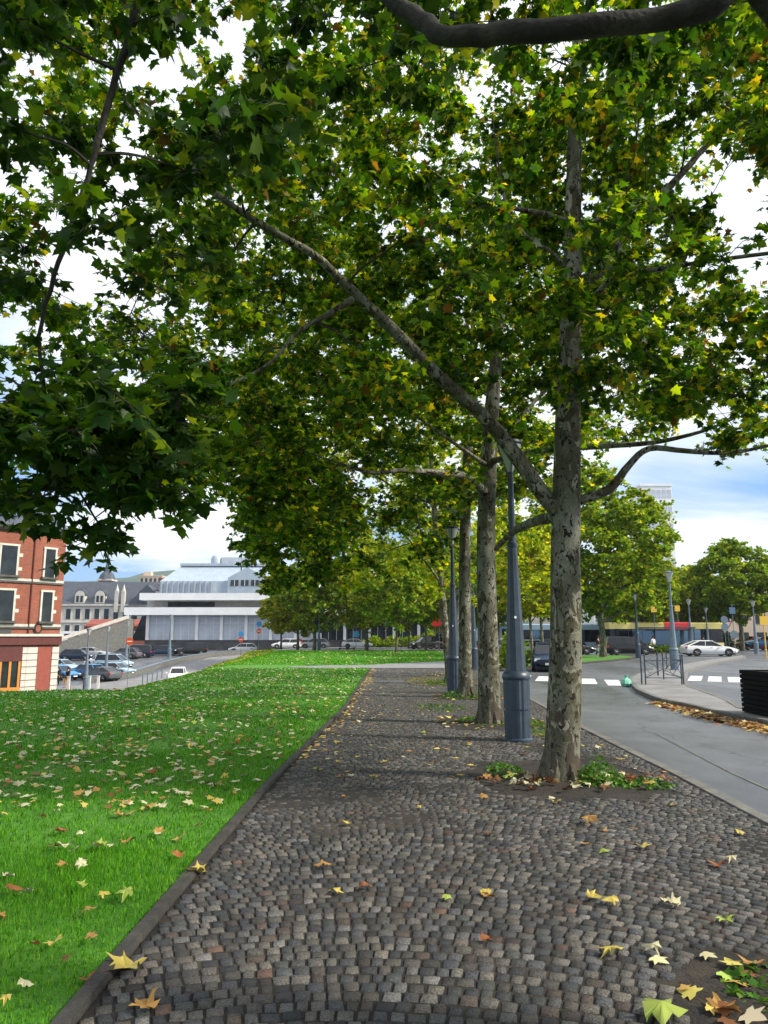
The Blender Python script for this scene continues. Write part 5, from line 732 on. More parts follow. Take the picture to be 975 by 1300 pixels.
t2 = plane_tree((1.98, 14.3, 0), [(1.98, 14.3, -0.03), (1.98, 14.3, 0.4), (1.98, 14.3, 1.72), (1.98, 14.3, 3.23), (2.04, 14.3, 4.48), (2.15, 14.3, 5.93), (2.3, 14.4, 7.29), (2.45, 14.5, 8.72), (2.61, 14.6, 10.39), (2.85, 14.8, 12.8), (3.05, 15, 15.37)],
    [.25, .21, .19, .18, .17, .15, .12, .10, .085, .06, .03],
    [([(1.98, 14.2, 4.38), (1.54, 13.8, 4.61), (0.91, 13.3, 4.57), (0.31, 12.8, 4.5), (-0.23, 12.3, 4.35), (-0.75, 11.9, 4.42)], .085, .02),
     ([(2.01, 14.2, 4.93), (1.39, 13.7, 5.2), (0.76, 13.2, 5.49), (0.18, 12.7, 5.81)], .05, .012),
     ([(2.15, 14.2, 5.01), (2.7, 12.8, 4.85), (3.58, 12, 4.73), (4.36, 11.6, 4.69), (4.96, 11.2, 4.76), (5.43, 11, 4.93)], .07, .014),
     ([(2.21, 14.3, 5.44), (2.76, 14.5, 5.99), (3.54, 15, 6.83), (4.73, 15.5, 7.73)], .06, .015)],
    BL['t2'], 200, .10, 'mid', GREEN, GW, M['leaf'], 'second plane tree from the camera, stout trunk just left of the lamp post', 'plane trees along the cobbled path', branch_r=.026)
t3 = plane_tree((2.2, 20.3, 0), [(2.2, 20.3, -0.02), (2.18, 20.3, 0.41), (2.2, 20.3, 2.19), (2.23, 20.3, 3.91), (2.3, 20.3, 5.69), (2.45, 20.4, 8.01), (2.6, 20.5, 10.43), (2.75, 20.6, 12.72)],
    [.26, .19, .165, .155, .14, .11, .07, .03],
    [([(2.24, 20.3, 4.79), (1.53, 19.5, 5.1), (0.67, 19, 5.21), (-0.35, 18.5, 5.74)], .06, .015), ([(2.3, 20.3, 5.24), (3.41, 20.5, 6.18), (4.85, 20.8, 7.18)], .06, .015)],
    BL['t3'], 190, .11, 'mid', GREEN, GW, M['leaf'], 'third plane tree, slim straight trunk beside the second lamp', 'plane trees along the cobbled path', branch_r=.03)
t4 = plane_tree((2.26, 26, 0), [(2.26, 26, -0.03), (2.24, 26, 0.48), (2.14, 26, 1.55), (2.03, 26, 3.18), (1.86, 26, 5.13), (1.71, 26, 7.41), (1.66, 26, 10.36)], [.2, .14, .13, .12, .11, .08, .04],
    [([(2, 26, 3.45), (1.16, 25.5, 4.51), (0.34, 25, 5.53)], .05, .015)],
    BL['t4'], 150, .125, 'mid', [(.10, .20, .015), (.18, .28, .016), (.30, .37, .02), (.46, .44, .03)], [.3, .3, .25, .15], M['leaf'], 'fourth plane tree, thin trunk leaning left over the path', 'plane trees along the cobbled path', branch_r=.03)
t5 = copy_tree(t4); place(t5, (3.0, 32.5, 0), R(150), 1.0, 'fifth plane tree, farthest of the row, glimpsed behind the leaning one')

# ---------------------------------------------------------------- background trees
def far_tree(label, X, Y, hgt, rad, base_h, trunk_r, pal, w, n_bl, per, lsize, group, seed):
    rs = random.Random(seed); z0 = float(H(X, Y))-.03
    root = empty('plane_tree', (X, Y, z0)); tag(root, label, 'tree', group)
    mb = MB(); limb_mesh(mb, [(0, 0, 0), (.05, 0, base_h*.5), (0, .05, base_h*1.1), (.1, 0, hgt*.6), (0, 0, hgt*.85)], [trunk_r*1.25, trunk_r, trunk_r*.85, trunk_r*.5, .04], 8)
    for k in range(7):
        a = k*2.4; h0 = base_h*(.9+.12*k)
        limb_mesh(mb, [(0, 0, h0), (math.cos(a)*rad*.35, math.sin(a)*rad*.35, h0+1.0), (math.cos(a)*rad*.75, math.sin(a)*rad*.75, h0+1.7)], [trunk_r*.5, trunk_r*.35, .03], 5)
    mb.build('trunk', M['bark'], root, smooth=True)
    bl = []; cz = (hgt+base_h)/2; rz = (hgt-base_h)/2
    while len(bl) < n_bl:
        u = [rs.uniform(-1, 1) for _ in range(3)]; q = math.sqrt(sum(a*a for a in u))
        if q > 1 or (q < .55 and rs.random() < .6): continue
        k = 1-.25*max(0, u[2])
        bl.append((u[0]*rad*k, u[1]*rad*k, cz+u[2]*rz+rs.uniform(-.3, .3), rs.uniform(.55, 1.0)*rad*.24))
    O, D, N, TW = sprays(np.array(bl), int(per*1.6), .9)
    n = len(O); leaves_mesh('crown', O, D, N, lsize*.78*rng.uniform(.6, 1.3, n), 'far', palette(n, pal, w, .3), M['leaf_far'], root)
    return root
# beyond the far lawn, centre left
GC = 'street trees beyond the far lawn'
ft1 = far_tree('yellow green tree beyond the far lawn, leftmost, over the silver and white cars', (-10.7, 96.83)[0], 93, 9.6, 4.0, 2.1, .16, YEL, YW, 130, 75, .30, GC, 1)
ft2 = far_tree('yellow green tree on a dark bare trunk at the edge of the far lawn', (-8.26, 99.94)[0], 89, 11.5, 4.4, 2.4, .2, FARG, FW, 140, 80, .30, GC, 2)
ft3 = far_tree('tall bright yellow tree on the far lawn edge, right of the scooter', (-2.07, 99.94)[0], 89, 14.5, 4.8, 2.6, .2, YEL, YW, 190, 80, .30, GC, 3)
ft4 = far_tree('bright green tree just left of the dark off road car', (3.31, 129.01)[0], 101, 14.0, 4.6, 3.0, .13, YEL, [.4, .3, .2, .05, .05], 170, 75, .32, GC, 4)
ft5 = far_tree('tree with a pale thin trunk standing before the dark off road car', (4.77, 93.9)[0], 86, 13.0, 4.6, 3.1, .13, FARG, FW, 170, 75, .30, GC, 5)
ft6 = far_tree('low spreading tree behind the crossing path end', 1.2, 74, 10.5, 4.2, 2.8, .12, FARG, FW, 140, 75, .27, GC, 6)
# right of the trunk: the median row and the square behind
GR = 'street trees on the planted median'
r1 = far_tree('thin young tree on the median, left of the parked silver car nose', 8.9, 45.5, 8.6, 2.6, 2.7, .09, YEL, YW, 110, 90, .22, GR, 7)
r2 = far_tree('thin tree on the median just left of the nearest trunk', 10.6, 50.5, 8.8, 2.8, 2.9, .10, YEL, YW, 110, 90, .23, GR, 8)
r3 = far_tree('big green tree on the median tip beside the dark car', 17.6, 60.5, 16.2, 6.0, 3.1, .26, FARG, [.2, .3, .3, .17, .03], 290, 100, .27, GR, 9)
GS = 'trees around the far square'
r4 = far_tree('tree over the bus stop, right of the median tree', 29, 84, 11.0, 4.4, 3.6, .2, FARG, FW, 160, 80, .30, GS, 10)
r5 = far_tree('yellowish tree behind the street lamp on the traffic island', 32.5, 92, 11.2, 4.6, 3.6, .2, YEL, [.35, .3, .25, .07, .03], 160, 80, .32, GS, 11)
r6 = far_tree('round green tree at the right edge, tallest of the far square', 41.0, 86, 13.0, 5.2, 3.6, .25, FARG, [.2, .36, .3, .12, .02], 210, 90, .30, GS, 12)
r12 = copy_tree(r5); place(r12, (40.5, 96, 0), .4, (1, 1, .95), 'yellowish tree between the pale square lamps, left of the tallest round tree', GS)
r13 = copy_tree(r4); place(r13, (45, 108, 0), 1.4, (1.1, 1.1, 1), 'green tree behind the shops at the back of the square', GS)
r14 = copy_tree(r4); place(r14, (36, 116, 0), 2.4, (1.1, 1.1, 1), 'tree behind the bus stop signs at the back of the square', GS)
r7 = copy_tree(r6); place(r7, (50.5, 90, 0), 2, (1, 1, 1.05), 'green tree just outside the right edge, next to the tallest one', GS)
r8 = copy_tree(r5); place(r8, (38, 104, 0), 1.2, .95, 'smaller tree between the lamp and the tallest tree of the square', GS)
r9 = copy_tree(r4); place(r9, (22.5, 98, 0), 2.2, 1.0, 'tree behind the cream topped bus', GS)
r10 = copy_tree(r3); place(r10, (12.8, 84, 0), 2.6, .95, 'tall green tree behind the second lamp row, past the silver car', GS)
r11 = copy_tree(ft3); place(r11, (8.6, 108, 0), 1.0, .95, 'yellow tree over the red sign beyond the street', GC)
r12 = copy_tree(ft5); place(r12, (-5.5, 112, 0), 2.0, .9, 'green tree before the white columned building', GC)
far_tree('small pale green tree behind the white slab roof', -22, 150, 15.0, 4.0, 6.0, .2, YEL, YW, 90, 60, .4, None, 14)
far_tree('round yellow green tree with the blue street sign before its crown', (-13.19, 87.21)[0], 96, 7.3, 2.9, 2.2, .13, YEL, YW, 110, 75, .28, GC, 15)

# shrubs and ground cover
def shrub(name, label, X, Y, hx, hy, hz, n, size, pal, w, z=None, cat='shrub', group=None, kind=None, mt='leaf_far'):
    z = float(H(X, Y)) if z is None else z
    u = rng.normal(0, 1, (n, 3)); u /= np.linalg.norm(u, axis=1, keepdims=True); u *= rng.uniform(.35, 1, (n, 1))**.6
    u[:, 2] = np.abs(u[:, 2]); ph = rng.uniform(0, 6, 3)
    k = 1+.18*np.sin(u[:, 0]*6+ph[0])+.15*np.sin(u[:, 1]*7+ph[1]); O = u*np.array((hx, hy, hz))*k[:, None]
    D = u+rng.normal(0, .5, (n, 3)); N = rng.normal(0, .6, (n, 3))+np.array((0, 0, .8))
    root = empty(name, (X, Y, z)) if kind is None else None
    if kind is None:
        mb = MB()
        for i in range(9):
            a = i*.7; mb.tube([(0, 0, -.02), (math.cos(a)*hx*.3, math.sin(a)*hy*.3, hz*.4), (math.cos(a)*hx*.6, math.sin(a)*hy*.6, hz*.75)], [.03, .02, .008], 4)
        mb.build('stems', M['twig'], root); tag(root, label, cat, group)
    o = leaves_mesh('foliage' if root else name, O, D, N, size*rng.uniform(.6, 1.3, n), 'far', palette(n, pal, w, .3), M[mt], root)
    if kind: o.location = (X, Y, z); tag(o, kind=kind)
    return root or o
for i, (x, y, hx, hz, lb) in enumerate([(2.6, 118, 3.0, 1.6, 'low green hedge shrub by the white columns'), (6.8, 117, 2.2, 2.3, 'feathery pale shrub behind the dark off road car'), (-1.6, 119, 2.0, 1.4, 'small dark shrub left of the sign post')]):
    shrub('shrub', lb, x, y, hx, 1.2, hz, 1500, .22, FARG, FW)
shrub('shrub', 'magenta red bushes behind the curved parapet', (-112.81, 359.08)[0], 98, 3.6, 1.4, 1.5, 2200, .18, [(.22, .03, .06), (.32, .07, .12), (.10, .03, .04)], [.5, .3, .2])
shrub('shrub', 'dark green hedge by the blue car on the square', 40, 92, 4.0, 1.2, 2.3, 2200, .22, GREEN, GW)
shrub('shrub', 'low clipped hedge along the bus stop', 27.0, 76, 5.5, .6, .75, 2600, .14, GREEN, GW)
shrub('shrub', 'leafy bush behind the second trunk, beside the lamp base', (6.69, 42.02)[0], 39, .9, .7, 1.9, 900, .16, FARG, FW)
# ivy on the bank above the lower street
def bank():
    n = 9000; X = rng.uniform(-17.5, -11.0, n); Y = rng.uniform(58, 96, n); Z = H(X, Y)+rng.uniform(0, .16, n)
    keep = edge_dist(X, Y) > 1.0; X, Y, Z = X[keep], Y[keep], Z[keep]; n = len(X)
    a = rng.uniform(0, 6.3, n); D = np.stack([np.cos(a), np.sin(a), rng.uniform(-.1, .7, n)], -1); N = np.stack([rng.normal(0, .3, n), rng.normal(0, .3, n), np.ones(n)], -1)
    o = leaves_mesh('ground_cover', np.stack([X, Y, Z], -1), D, N, .24*rng.uniform(.6, 1.3, n), 'far', palette(n, [(.10, .19, .02), (.22, .28, .03), (.40, .36, .05)], [.5, .3, .2]), M['leaf_far']); tag(o, kind='stuff')
bank()

# ---------------------------------------------------------------- grass
def grass(name, specs, fr, seed):
    r = np.random.default_rng(seed); Ps, Hs, Ws = [], [], []
    for y0, y1, dens, h, w, xl in specs:
        n = int(dens*(y1-y0)*14)
        Y = r.uniform(y0, y1, n); X = r.uniform(-16 if xl is None else xl, 8, n)
        lim = -0.62*Y-1.2
        k = (X < fr(Y)+.02+.025*np.sin(Y*7)*np.sin(Y*2.3)) & (X > lim) & (edge_dist(X, Y) < 8); X, Y = X[k], Y[k]
        Ps.append(np.stack([X, Y, H(X, Y)], -1)); Hs.append(h*r.uniform(.5, 1.2, len(X))*(1+.35*np.sin(X*1.9+Y)*np.sin(Y*1.3))); Ws.append(np.full(len(X), w))
    P = np.concatenate(Ps); h = np.concatenate(Hs); w = np.concatenate(Ws); n = len(P)
    a = r.uniform(0, 6.283, n); s = np.stack([np.cos(a), np.sin(a), 0*a], -1)
    l = r.uniform(0, 6.283, n); ln = np.stack([np.cos(l), np.sin(l), 0*l], -1)*(h*r.uniform(.1, .9, n))[:, None]
    up = np.array((0, 0, 1.0))
    v0 = P-s*w[:, None]/2-up*.01; v1 = P+s*w[:, None]/2-up*.01
    m0 = P-s*w[:, None]*.4+up*h[:, None]*.55+ln*.35; m1 = P+s*w[:, None]*.4+up*h[:, None]*.55+ln*.35
    t = P+up*(h*.9)[:, None]+ln
    V = np.stack([v0, v1, m1, m0, t], 1).reshape(-1, 3); b = (np.arange(n)*5)[:, None]
    Q = b+np.array([[0, 1, 2, 3]]); T = b+np.array([[3, 2, 4]])
    pal = np.array([(.045, .19, .004), (.075, .27, .005), (.12, .35, .007), (.20, .36, .014)]); c = pal[r.choice(4, n, p=[.3, .38, .24, .08])]*r.uniform(.7, 1.25, (n, 1))
    o = np_mesh(name, V, [Q, T], M['grass'], colors=np.concatenate([c, c])); tag(o, kind='stuff'); return o
grass('lawn_grass', [(2.2, 6, 4200, .038, .0045, -5), (6, 11, 1600, .042, .008, -9), (11, 20, 480, .055, .016, -14), (20, 38.5, 130, .06, .035, None)], KLl, 3)
grass('far_lawn_grass', [(42.5, 60, 60, .07, .06, None), (60, 88, 26, .08, .10, None)], far_right, 4)

# weeds round the trees
def weeds(cx, cyy, rx, ry, n, hh, seed, name='weeds', pal=None):
    r = np.random.default_rng(seed); a = r.uniform(0, 6.283, n); q = np.sqrt(r.uniform(0, 1, n))
    O = np.stack([cx+rx*q*np.cos(a), cyy+ry*q*np.sin(a), r.uniform(0, 1, n)**1.5*hh*(1.1-q)], -1)
    d = r.uniform(0, 6.283, n); D = np.stack([np.cos(d), np.sin(d), r.uniform(0, 1.4, n)], -1); N = np.stack([r.normal(0, .5, n), r.normal(0, .5, n), np.ones(n)], -1)
    o = leaves_mesh(name, O, D, N, .034*r.uniform(.5, 1.4, n), 'mid', palette(n, pal or [(.05, .14, .015), (.08, .2, .02), (.14, .25, .03)], [.4, .4, .2]), M['grass']); tag(o, kind='stuff')
weeds(2.38, 8.6, .28, .3, 700, .34, 1); weeds(1.45, 9.3, .22, .5, 260, .08, 2); weeds(2.8, 8.5, .4, .3, 300, .07, 3)
weeds(1.85, 3.65, .3, .3, 170, .08, 4); weeds(2.1, 14.6, .7, .8, 620, .10, 5); weeds(2.3, 20.3, .8, .9, 900, .38, 6); weeds(2.2, 26, .8, .9, 900, .3, 7)
weeds(2.75, 13.3, .35, 1.6, 500, .10, 8, pal=[(.2, .25, .03), (.08, .17, .02), (.12, .22, .02)]); weeds(1.3, 17.5, .6, 1.0, 260, .06, 9)
weeds(1.6, 27.5, .8, 2.5, 700, .07, 10, pal=[(.16, .2, .03), (.3, .2, .04), (.10, .17, .02)])

# ---------------------------------------------------------------- fallen leaves
def leaf_obj_mesh(name, size, tmpl, curl, col):
    P, F = TF[tmpl]; V = P.copy()*size; V[:, :2] += rng.normal(0, .035, (len(V), 2)); V[:, 2] = V[:, 2]*curl+rng.normal(0, .05, len(V))+.10*np.sin(V[:, 0]*5+curl)
    V[:, 2] -= V[:, 2].min()
    st = np.array([(0, 0, V[:, 2].max()*.2+.004), (.006, -.25*size, .012), (-.004, -.25*size, .008)])
    k = len(V); V = np.concatenate([V, st]); T = np.concatenate([F, [[k, k+1, k+2]]])
    return V, T
LEAFMESH = []
fpal = dict(yellow=(.58, .46, .11), pale=(.62, .57, .36), ochre=(.46, .26, .08), brown=(.20, .09, .04), lime=(.34, .42, .09), rust=(.33, .12, .045))
protos = {}
for cn_, c in fpal.items():
    for v in range(4):
        V, T = leaf_obj_mesh('fallen_leaf', 1.0, 'fine', (1.6, -2.2, 3.0, -.8)[v], c)
        o = np_mesh('fallen_leaf', V, [T], M['fallen'], colors=np.array([c]*len(T))*rng.uniform(.62, 1.1, (len(T), 1)))
        me = o.data; bpy.data.objects.remove(o); protos[cn_, v] = me
def fallen(colr, x, y, size, label, group=None, z=None, rz=None, tilt=.12):
    o = bpy.data.objects.new('fallen_leaf', protos[colr, random.randint(0, 3)]); COL.objects.link(o)
    o.location = (x, y, (float(H(x, y)) if z is None else z)); o.rotation_euler = (random.uniform(-tilt, tilt), random.uniform(-tilt, tilt), random.uniform(0, 6.28) if rz is None else rz)
    o.scale = (size, size, size); tag(o, label, 'leaf', group); return o
# the single ones one can point at
for cl, x, y, s_, lb, rz in [
    ('yellow', *(-1.23, 3.95), .15, 'large pale yellow leaf beside the lawn kerb, points raised', 2.6),
    ('ochre', *(-1.01, 3.51), .10, 'curled tan leaf near the bottom, left of centre', 1.0),
    ('rust', *(-1.4, 3.8), .09, 'orange brown leaf leaning on the lawn kerb', 4.0),
    ('lime', *(1.13, 3.47), .15, 'large pale green leaf at the bottom edge by the soil', 4.2),
    ('yellow', *(1.18, 4.04), .10, 'yellow green leaf on the setts, left of the bottom right soil', .7),
    ('pale', *(1.4, 4.12), .08, 'cream leaf on the setts just right of the yellow green one', 2.0),
    ('ochre', *(1.43, 3.5), .11, 'orange yellow leaf in the soil at the bottom right', 5.0),
    ('lime', *(1.92, 4.53), .085, 'bright green leaf on the setts at the right', 3.6),
    ('ochre', *(1.83, 3.97), .10, 'light orange leaf at the right edge near the bottom', 2.4),
    ('yellow', *(-1.24, 5.39), .14, 'flat tan yellow leaf close to the lawn kerb', 1.5),
    ('ochre', *(-0.42, 5.49), .085, 'small orange yellow leaf in the middle of the path', .2),
    ('rust', *(-0.13, 5.09), .07, 'little orange leaf right of the middle one', 3.3),
    ('yellow', *(0.66, 4.96), .07, 'yellow leaf alone below the second tree line', 1.1),
    ('ochre', *(1.82, 6.73), .15, 'broad yellow leaf on the setts in front of the nearest tree', 1.4),
    ('rust', *(0.52, 4.24), .06, 'small rust coloured leaf low in the middle of the path', 5.2),
    ('yellow', *(1.4, 4.81), .09, 'yellow orange leaf lying right of centre on the setts', 1.9),
    ('yellow', *(1.26, 4.9), .08, 'pale yellow leaf just left of the orange yellow one', 4.4),
    ('pale', *(1.76, 4.75), .10, 'beige leaf between the green leaf and the yellow orange one', .9),
    ('rust', *(2.36, 5.58), .09, 'orange pink leaf on the right of the path', 2.8),
    ('pale', *(2.51, 5.62), .09, 'pale green white leaf near the right edge', 1.2)]:
    fallen(cl, x, y, s_, lb, z=.012, rz=rz)
kinds = ['yellow', 'pale', 'ochre', 'brown', 'lime', 'rust']
GL, GP, GT = 'leaves fallen on the lawn', 'leaves fallen on the setts', 'leaves heaped round the nearest tree'
cnt = 0
while cnt < 150:
    y = 3.0+9*random.random()**1.15; x = KL(y)-.2-abs(random.gauss(0, 1))*(.55*y)*.8
    if x < -.55*y-.3: continue
    k = random.choices(kinds, [.16, .40, .16, .16, .07, .05])[0]
    fallen(k, x, y, random.uniform(.045, .095), 'fallen autumn leaf lying in the lawn grass', GL, z=float(H(x, y))+.035, tilt=.45); cnt += 1
cnt = 0
while cnt < 50:
    y = random.uniform(4.2, 16); x = random.uniform(KL(y)+.1, KR(y)-.15)
    k = random.choices(kinds, [.38, .12, .26, .04, .16, .04])[0]
    if any(abs(x-a) < c and abs(y-b) < d for a, b, c, d in PITS[:2]): continue
    fallen(k, x, y, random.uniform(.045, .09), 'fallen autumn leaf lying flat on the setts of the path', GP, z=.010); cnt += 1
for i in range(64):
    a = random.uniform(3.0, 6.5); q = random.uniform(.30, 1.05); x = 2.03+q*math.cos(a)*1.15; y = 8.8+q*math.sin(a)*.75
    fallen(random.choices(kinds, [.22, .2, .16, .32, .05, .05])[0], x, y, random.uniform(.055, .105), 'fallen autumn leaf in the litter round the nearest trunk', GT, z=.02+.03*random.random(), tilt=.5)
def litter(name, X, Y, Z, size, w, seed, tilt=.5):
    r = np.random.default_rng(seed); n = len(X); a = r.uniform(0, 6.283, n)
    D = np.stack([np.cos(a), np.sin(a), r.uniform(-tilt, tilt, n)*.6], -1); N = np.stack([r.normal(0, tilt*.6, n), r.normal(0, tilt*.6, n), np.ones(n)], -1)
    o = leaves_mesh(name, np.stack([X, Y, Z], -1), D, N, size*r.uniform(.6, 1.3, n), 'mid', palette(n, [fpal[k] for k in kinds], w, .2), M['fallen']); tag(o, kind='stuff')
def scat(n, y0, y1, fx, seed, pw=1.0):
    r = np.random.default_rng(seed); Y = y0+(y1-y0)*r.uniform(0, 1, n)**pw; X = fx(r, Y, n); return X, Y
X, Y = scat(4400, 7, 38.4, lambda r, Y, n: KL(Y)-.2-r.uniform(0, 1, n)*(.56*Y), 21, .9)
k = (edge_dist(X, Y) < 6); X, Y = X[k], Y[k]; litter('leaf_litter', X, Y, H(X, Y)+.035, .078, [.17, .50, .13, .10, .06, .04], 22)
X, Y = scat(700, 43, 86, lambda r, Y, n: r.uniform(-9, 6, n), 23); k = X < far_right(Y)-.2; X, Y = X[k], Y[k]; litter('leaf_litter', X, Y, H(X, Y)+.05, .13, [.4, .25, .2, .05, .1, 0], 24)
X, Y = scat(420, 9, 38, lambda r, Y, n: KL(Y)+r.uniform(0, 1, n)**1.5*(KR(Y)-KL(Y)), 25); litter('leaf_litter', X, Y, 0*X+.012, .065, [.4, .1, .3, .08, .1, .02], 26, .15)
X, Y = scat(500, 10, 38, lambda r, Y, n: KL(Y)+r.exponential(.12, n)+.02, 27); litter('leaf_litter', X, Y, 0*X+.012, .06, [.35, .1, .35, .15, .05, 0], 28, .3)
P_ = np.array([(7.3, 20.06), (7.39, 18.36), (7.29, 16.6), (7.3, 15.29), (7.45, 13.5), (7.6, 12)])
r_ = np.random.default_rng(29); n_ = 2400; s_ = r_.uniform(0, 1, n_)**.8*(len(P_)-1.001); i_ = s_.astype(int); f_ = (s_-i_)[:, None]
Q_ = P_[i_]*(1-f_)+P_[i_+1]*f_+np.stack([-np.abs(r_.normal(0, .20, n_))-.02, r_.normal(0, .1, n_)], -1)
litter('leaf_litter', Q_[:, 0], Q_[:, 1], -.13+r_.uniform(0, .05, n_), .10, [.12, .08, .30, .34, .02, .14], 30)
for j, (a, b, c, d) in enumerate(PITS[1:]):
    X, Y = scat(60, b-d, b+d, lambda r, Y, n: a+r.uniform(-c, c, n), 31+j); litter('leaf_litter', X, Y, 0*X+.02, .08, [.3, .1, .3, .2, .1, 0], 41+j, .4)

# ---------------------------------------------------------------- street lamps
def lamp_post(kind='lamp', near=True):
    root = empty('street_lamp', (0, 0, 0)); m = M[kind]
    n = 36
    fl = lambda k, r: 1.0-(.055 if k % 3 == 0 else 0)
    base = MB(); base.lathe([(.235, -.02), (.235, .03), (.205, .05)], 20); base.lathe([(.198, .05), (.205, .46)], n, mod=fl); base.lathe([(.175, .46), (.175, .485)], n)
    base.lathe([(.205, .485), (.208, .93)], n, mod=fl); base.build('base', m, root, smooth=False)
    col = MB(); col.lathe([(.212, .93), (.222, .945), (.222, 1.0), (.19, 1.05), (.172, 1.06)], 24); col.build('collar', m, root, smooth=True)
    p = MB(); p.lathe([(.165, 1.05), (.075, 3.05)], 10); p.build('tapered_shaft', m, root)
    p = MB(); p.lathe([(.078, 3.02), (.085, 3.04), (.085, 3.10), (.058, 3.13), (.045, 4.25), (.05, 4.28)], 14); p.build('pole', m, root, smooth=True)
    g = MB(); g.lathe([(.045, 4.28), (.06, 4.34), (.19, 4.74), (.175, 4.745)], 24); g.build('lantern_glass', M['lampglass'], root, smooth=True)
    c = MB(); c.lathe([(.195, 4.745), (.215, 4.76), (.21, 4.80), (.06, 4.84), (.0, 4.845)], 24); c.build('lantern_cap', m, root, smooth=True)
    f = MB()
    for k in range(3):
        a = k*2.094+.4; f.tube([(math.cos(a)*.05, math.sin(a)*.05, 4.25), (math.cos(a)*.13, math.sin(a)*.13, 4.5), (math.cos(a)*.205, math.sin(a)*.205, 4.755)], .009, 5)
    f.build('lantern_bracket', m, root)
    return root
lp = lamp_post()
b_ = MB(); b_.lathe([(.022, 0), (.022, .006), (0, .006)], 12); o = b_.build('sticker', M['white'], lp); o.location = (-.03, -.118, 1.9); o.rotation_euler = (R(90), 0, 0)
place(lp, (*(2.09, 11.97), 0), .2); tag(lp, 'blue grey fluted street lamp between the nearest two tree trunks', 'street lamp', 'dark street lamps along the tree row')
for (x, y), lb in [((2.01, 21.73), 'second dark street lamp, left of the third slim trunk'), ((4.42, 37.05), 'dark street lamp glimpsed between the second and third trunks'), ((19.2, 56.9), 'dark lamp with drum base beside the median tree'), ((-7.44, 86.1), 'dark lamp shaft behind the far lawn, left of the scooter')]:
    c = copy_tree(lp); place(c, (x, y, 0), random.random(), 1, lb, 'dark street lamps along the tree row')
ll = lamp_post('lamplight'); place(ll, (*(14.27, 37.05), -.01), .5); tag(ll, 'pale grey street lamp standing on the traffic island behind the barrier', 'street lamp', 'pale street lamps around the square')
for x, y, s_, lb in [((-0.82, -1.64)[0], 0, 0, '')]: pass
def at_px(px, Y, f=939.0):  # ground position at a depth, used for far furniture
    return (px-487.5)/f*(Y*.986)
for X, Y, s_, lb in [(at_px(877, 78), 78, 1.15, 'pale lamp rising between the cream bus and the white car'), (at_px(898.5, 82), 82, 1.0, 'pale lamp left of the round sign post on the square'), (at_px(959, 76), 76, 1.1, 'pale lamp beside the blue car at the right'), (at_px(838, 96), 96, 1.4, 'pale lamp pole behind the roof of the bus'), (at_px(798, 92), 92, 1.2, 'pale lamp pole behind the black minivan'),
                      ]:
    c = copy_tree(ll); place(c, (X, Y, -.14), random.random(), s_, lb, 'pale street lamps around the square')
for px, py, Y, s_, lb in [(112.5, 872, 64, 1.07, 'street lamp nearest the two walkers in the car park'), (137, 857, 80, 1.12, 'street lamp at the start of the curved parapet'), (161.5, 838, 95, 1.1, 'street lamp before the white pillar of the stair'), (216, 830, 103, 1.22, 'tall street lamp before the panelled white building')]:
    c = copy_tree(ll); X = at_px(px, Y); place(c, (X, Y, float(H(X, Y))-.14), random.random(), s_, lb, 'street lamps by the lower street')

# ---------------------------------------------------------------- vehicles
PROF = {   # lower body (x, bottom, top, half width); cabin: belt line front/back and roof front/back, all over a length of 4.4
 'hatch': dict(body=[(-2.15, .42, .72, .74), (-2.05, .28, .86, .84), (-1.5, .20, .93, .88), (0, .18, .93, .89), (1.0, .19, .92, .88), (1.65, .22, .82, .85), (2.05, .28, .70, .78), (2.2, .42, .60, .66)], cab=(-2.02, -1.45, .40, 1.20, 1.46), wx=(-1.32, 1.36)),
 'coupe': dict(body=[(-2.3, .45, .80, .74), (-2.2, .28, .92, .84), (-1.6, .20, .97, .89), (0, .18, .93, .90), (.9, .19, .90, .89), (1.7, .22, .80, .86), (2.2, .28, .66, .78), (2.35, .42, .56, .62)], cab=(-2.10, -1.0, .10, 1.05, 1.40), wx=(-1.38, 1.42)),
 'mpv': dict(body=[(-2.15, .42, .80, .76), (-2.1, .28, .95, .86), (-1.5, .20, 1.0, .90), (0, .18, 1.0, .91), (1.0, .19, 1.0, .90), (1.6, .22, .93, .87), (2.05, .28, .78, .80), (2.2, .42, .62, .68)], cab=(-2.10, -1.85, .55, 1.60, 1.72), wx=(-1.35, 1.38)),
 'suv': dict(body=[(-2.25, .50, .85, .78), (-2.15, .34, 1.0, .88), (-1.5, .28, 1.06, .92), (0, .26, 1.06, .93), (1.0, .27, 1.05, .92), (1.7, .30, .98, .90), (2.15, .36, .84, .82), (2.25, .50, .70, .70)], cab=(-2.15, -1.75, .35, 1.20, 1.78), wx=(-1.35, 1.40)),
}
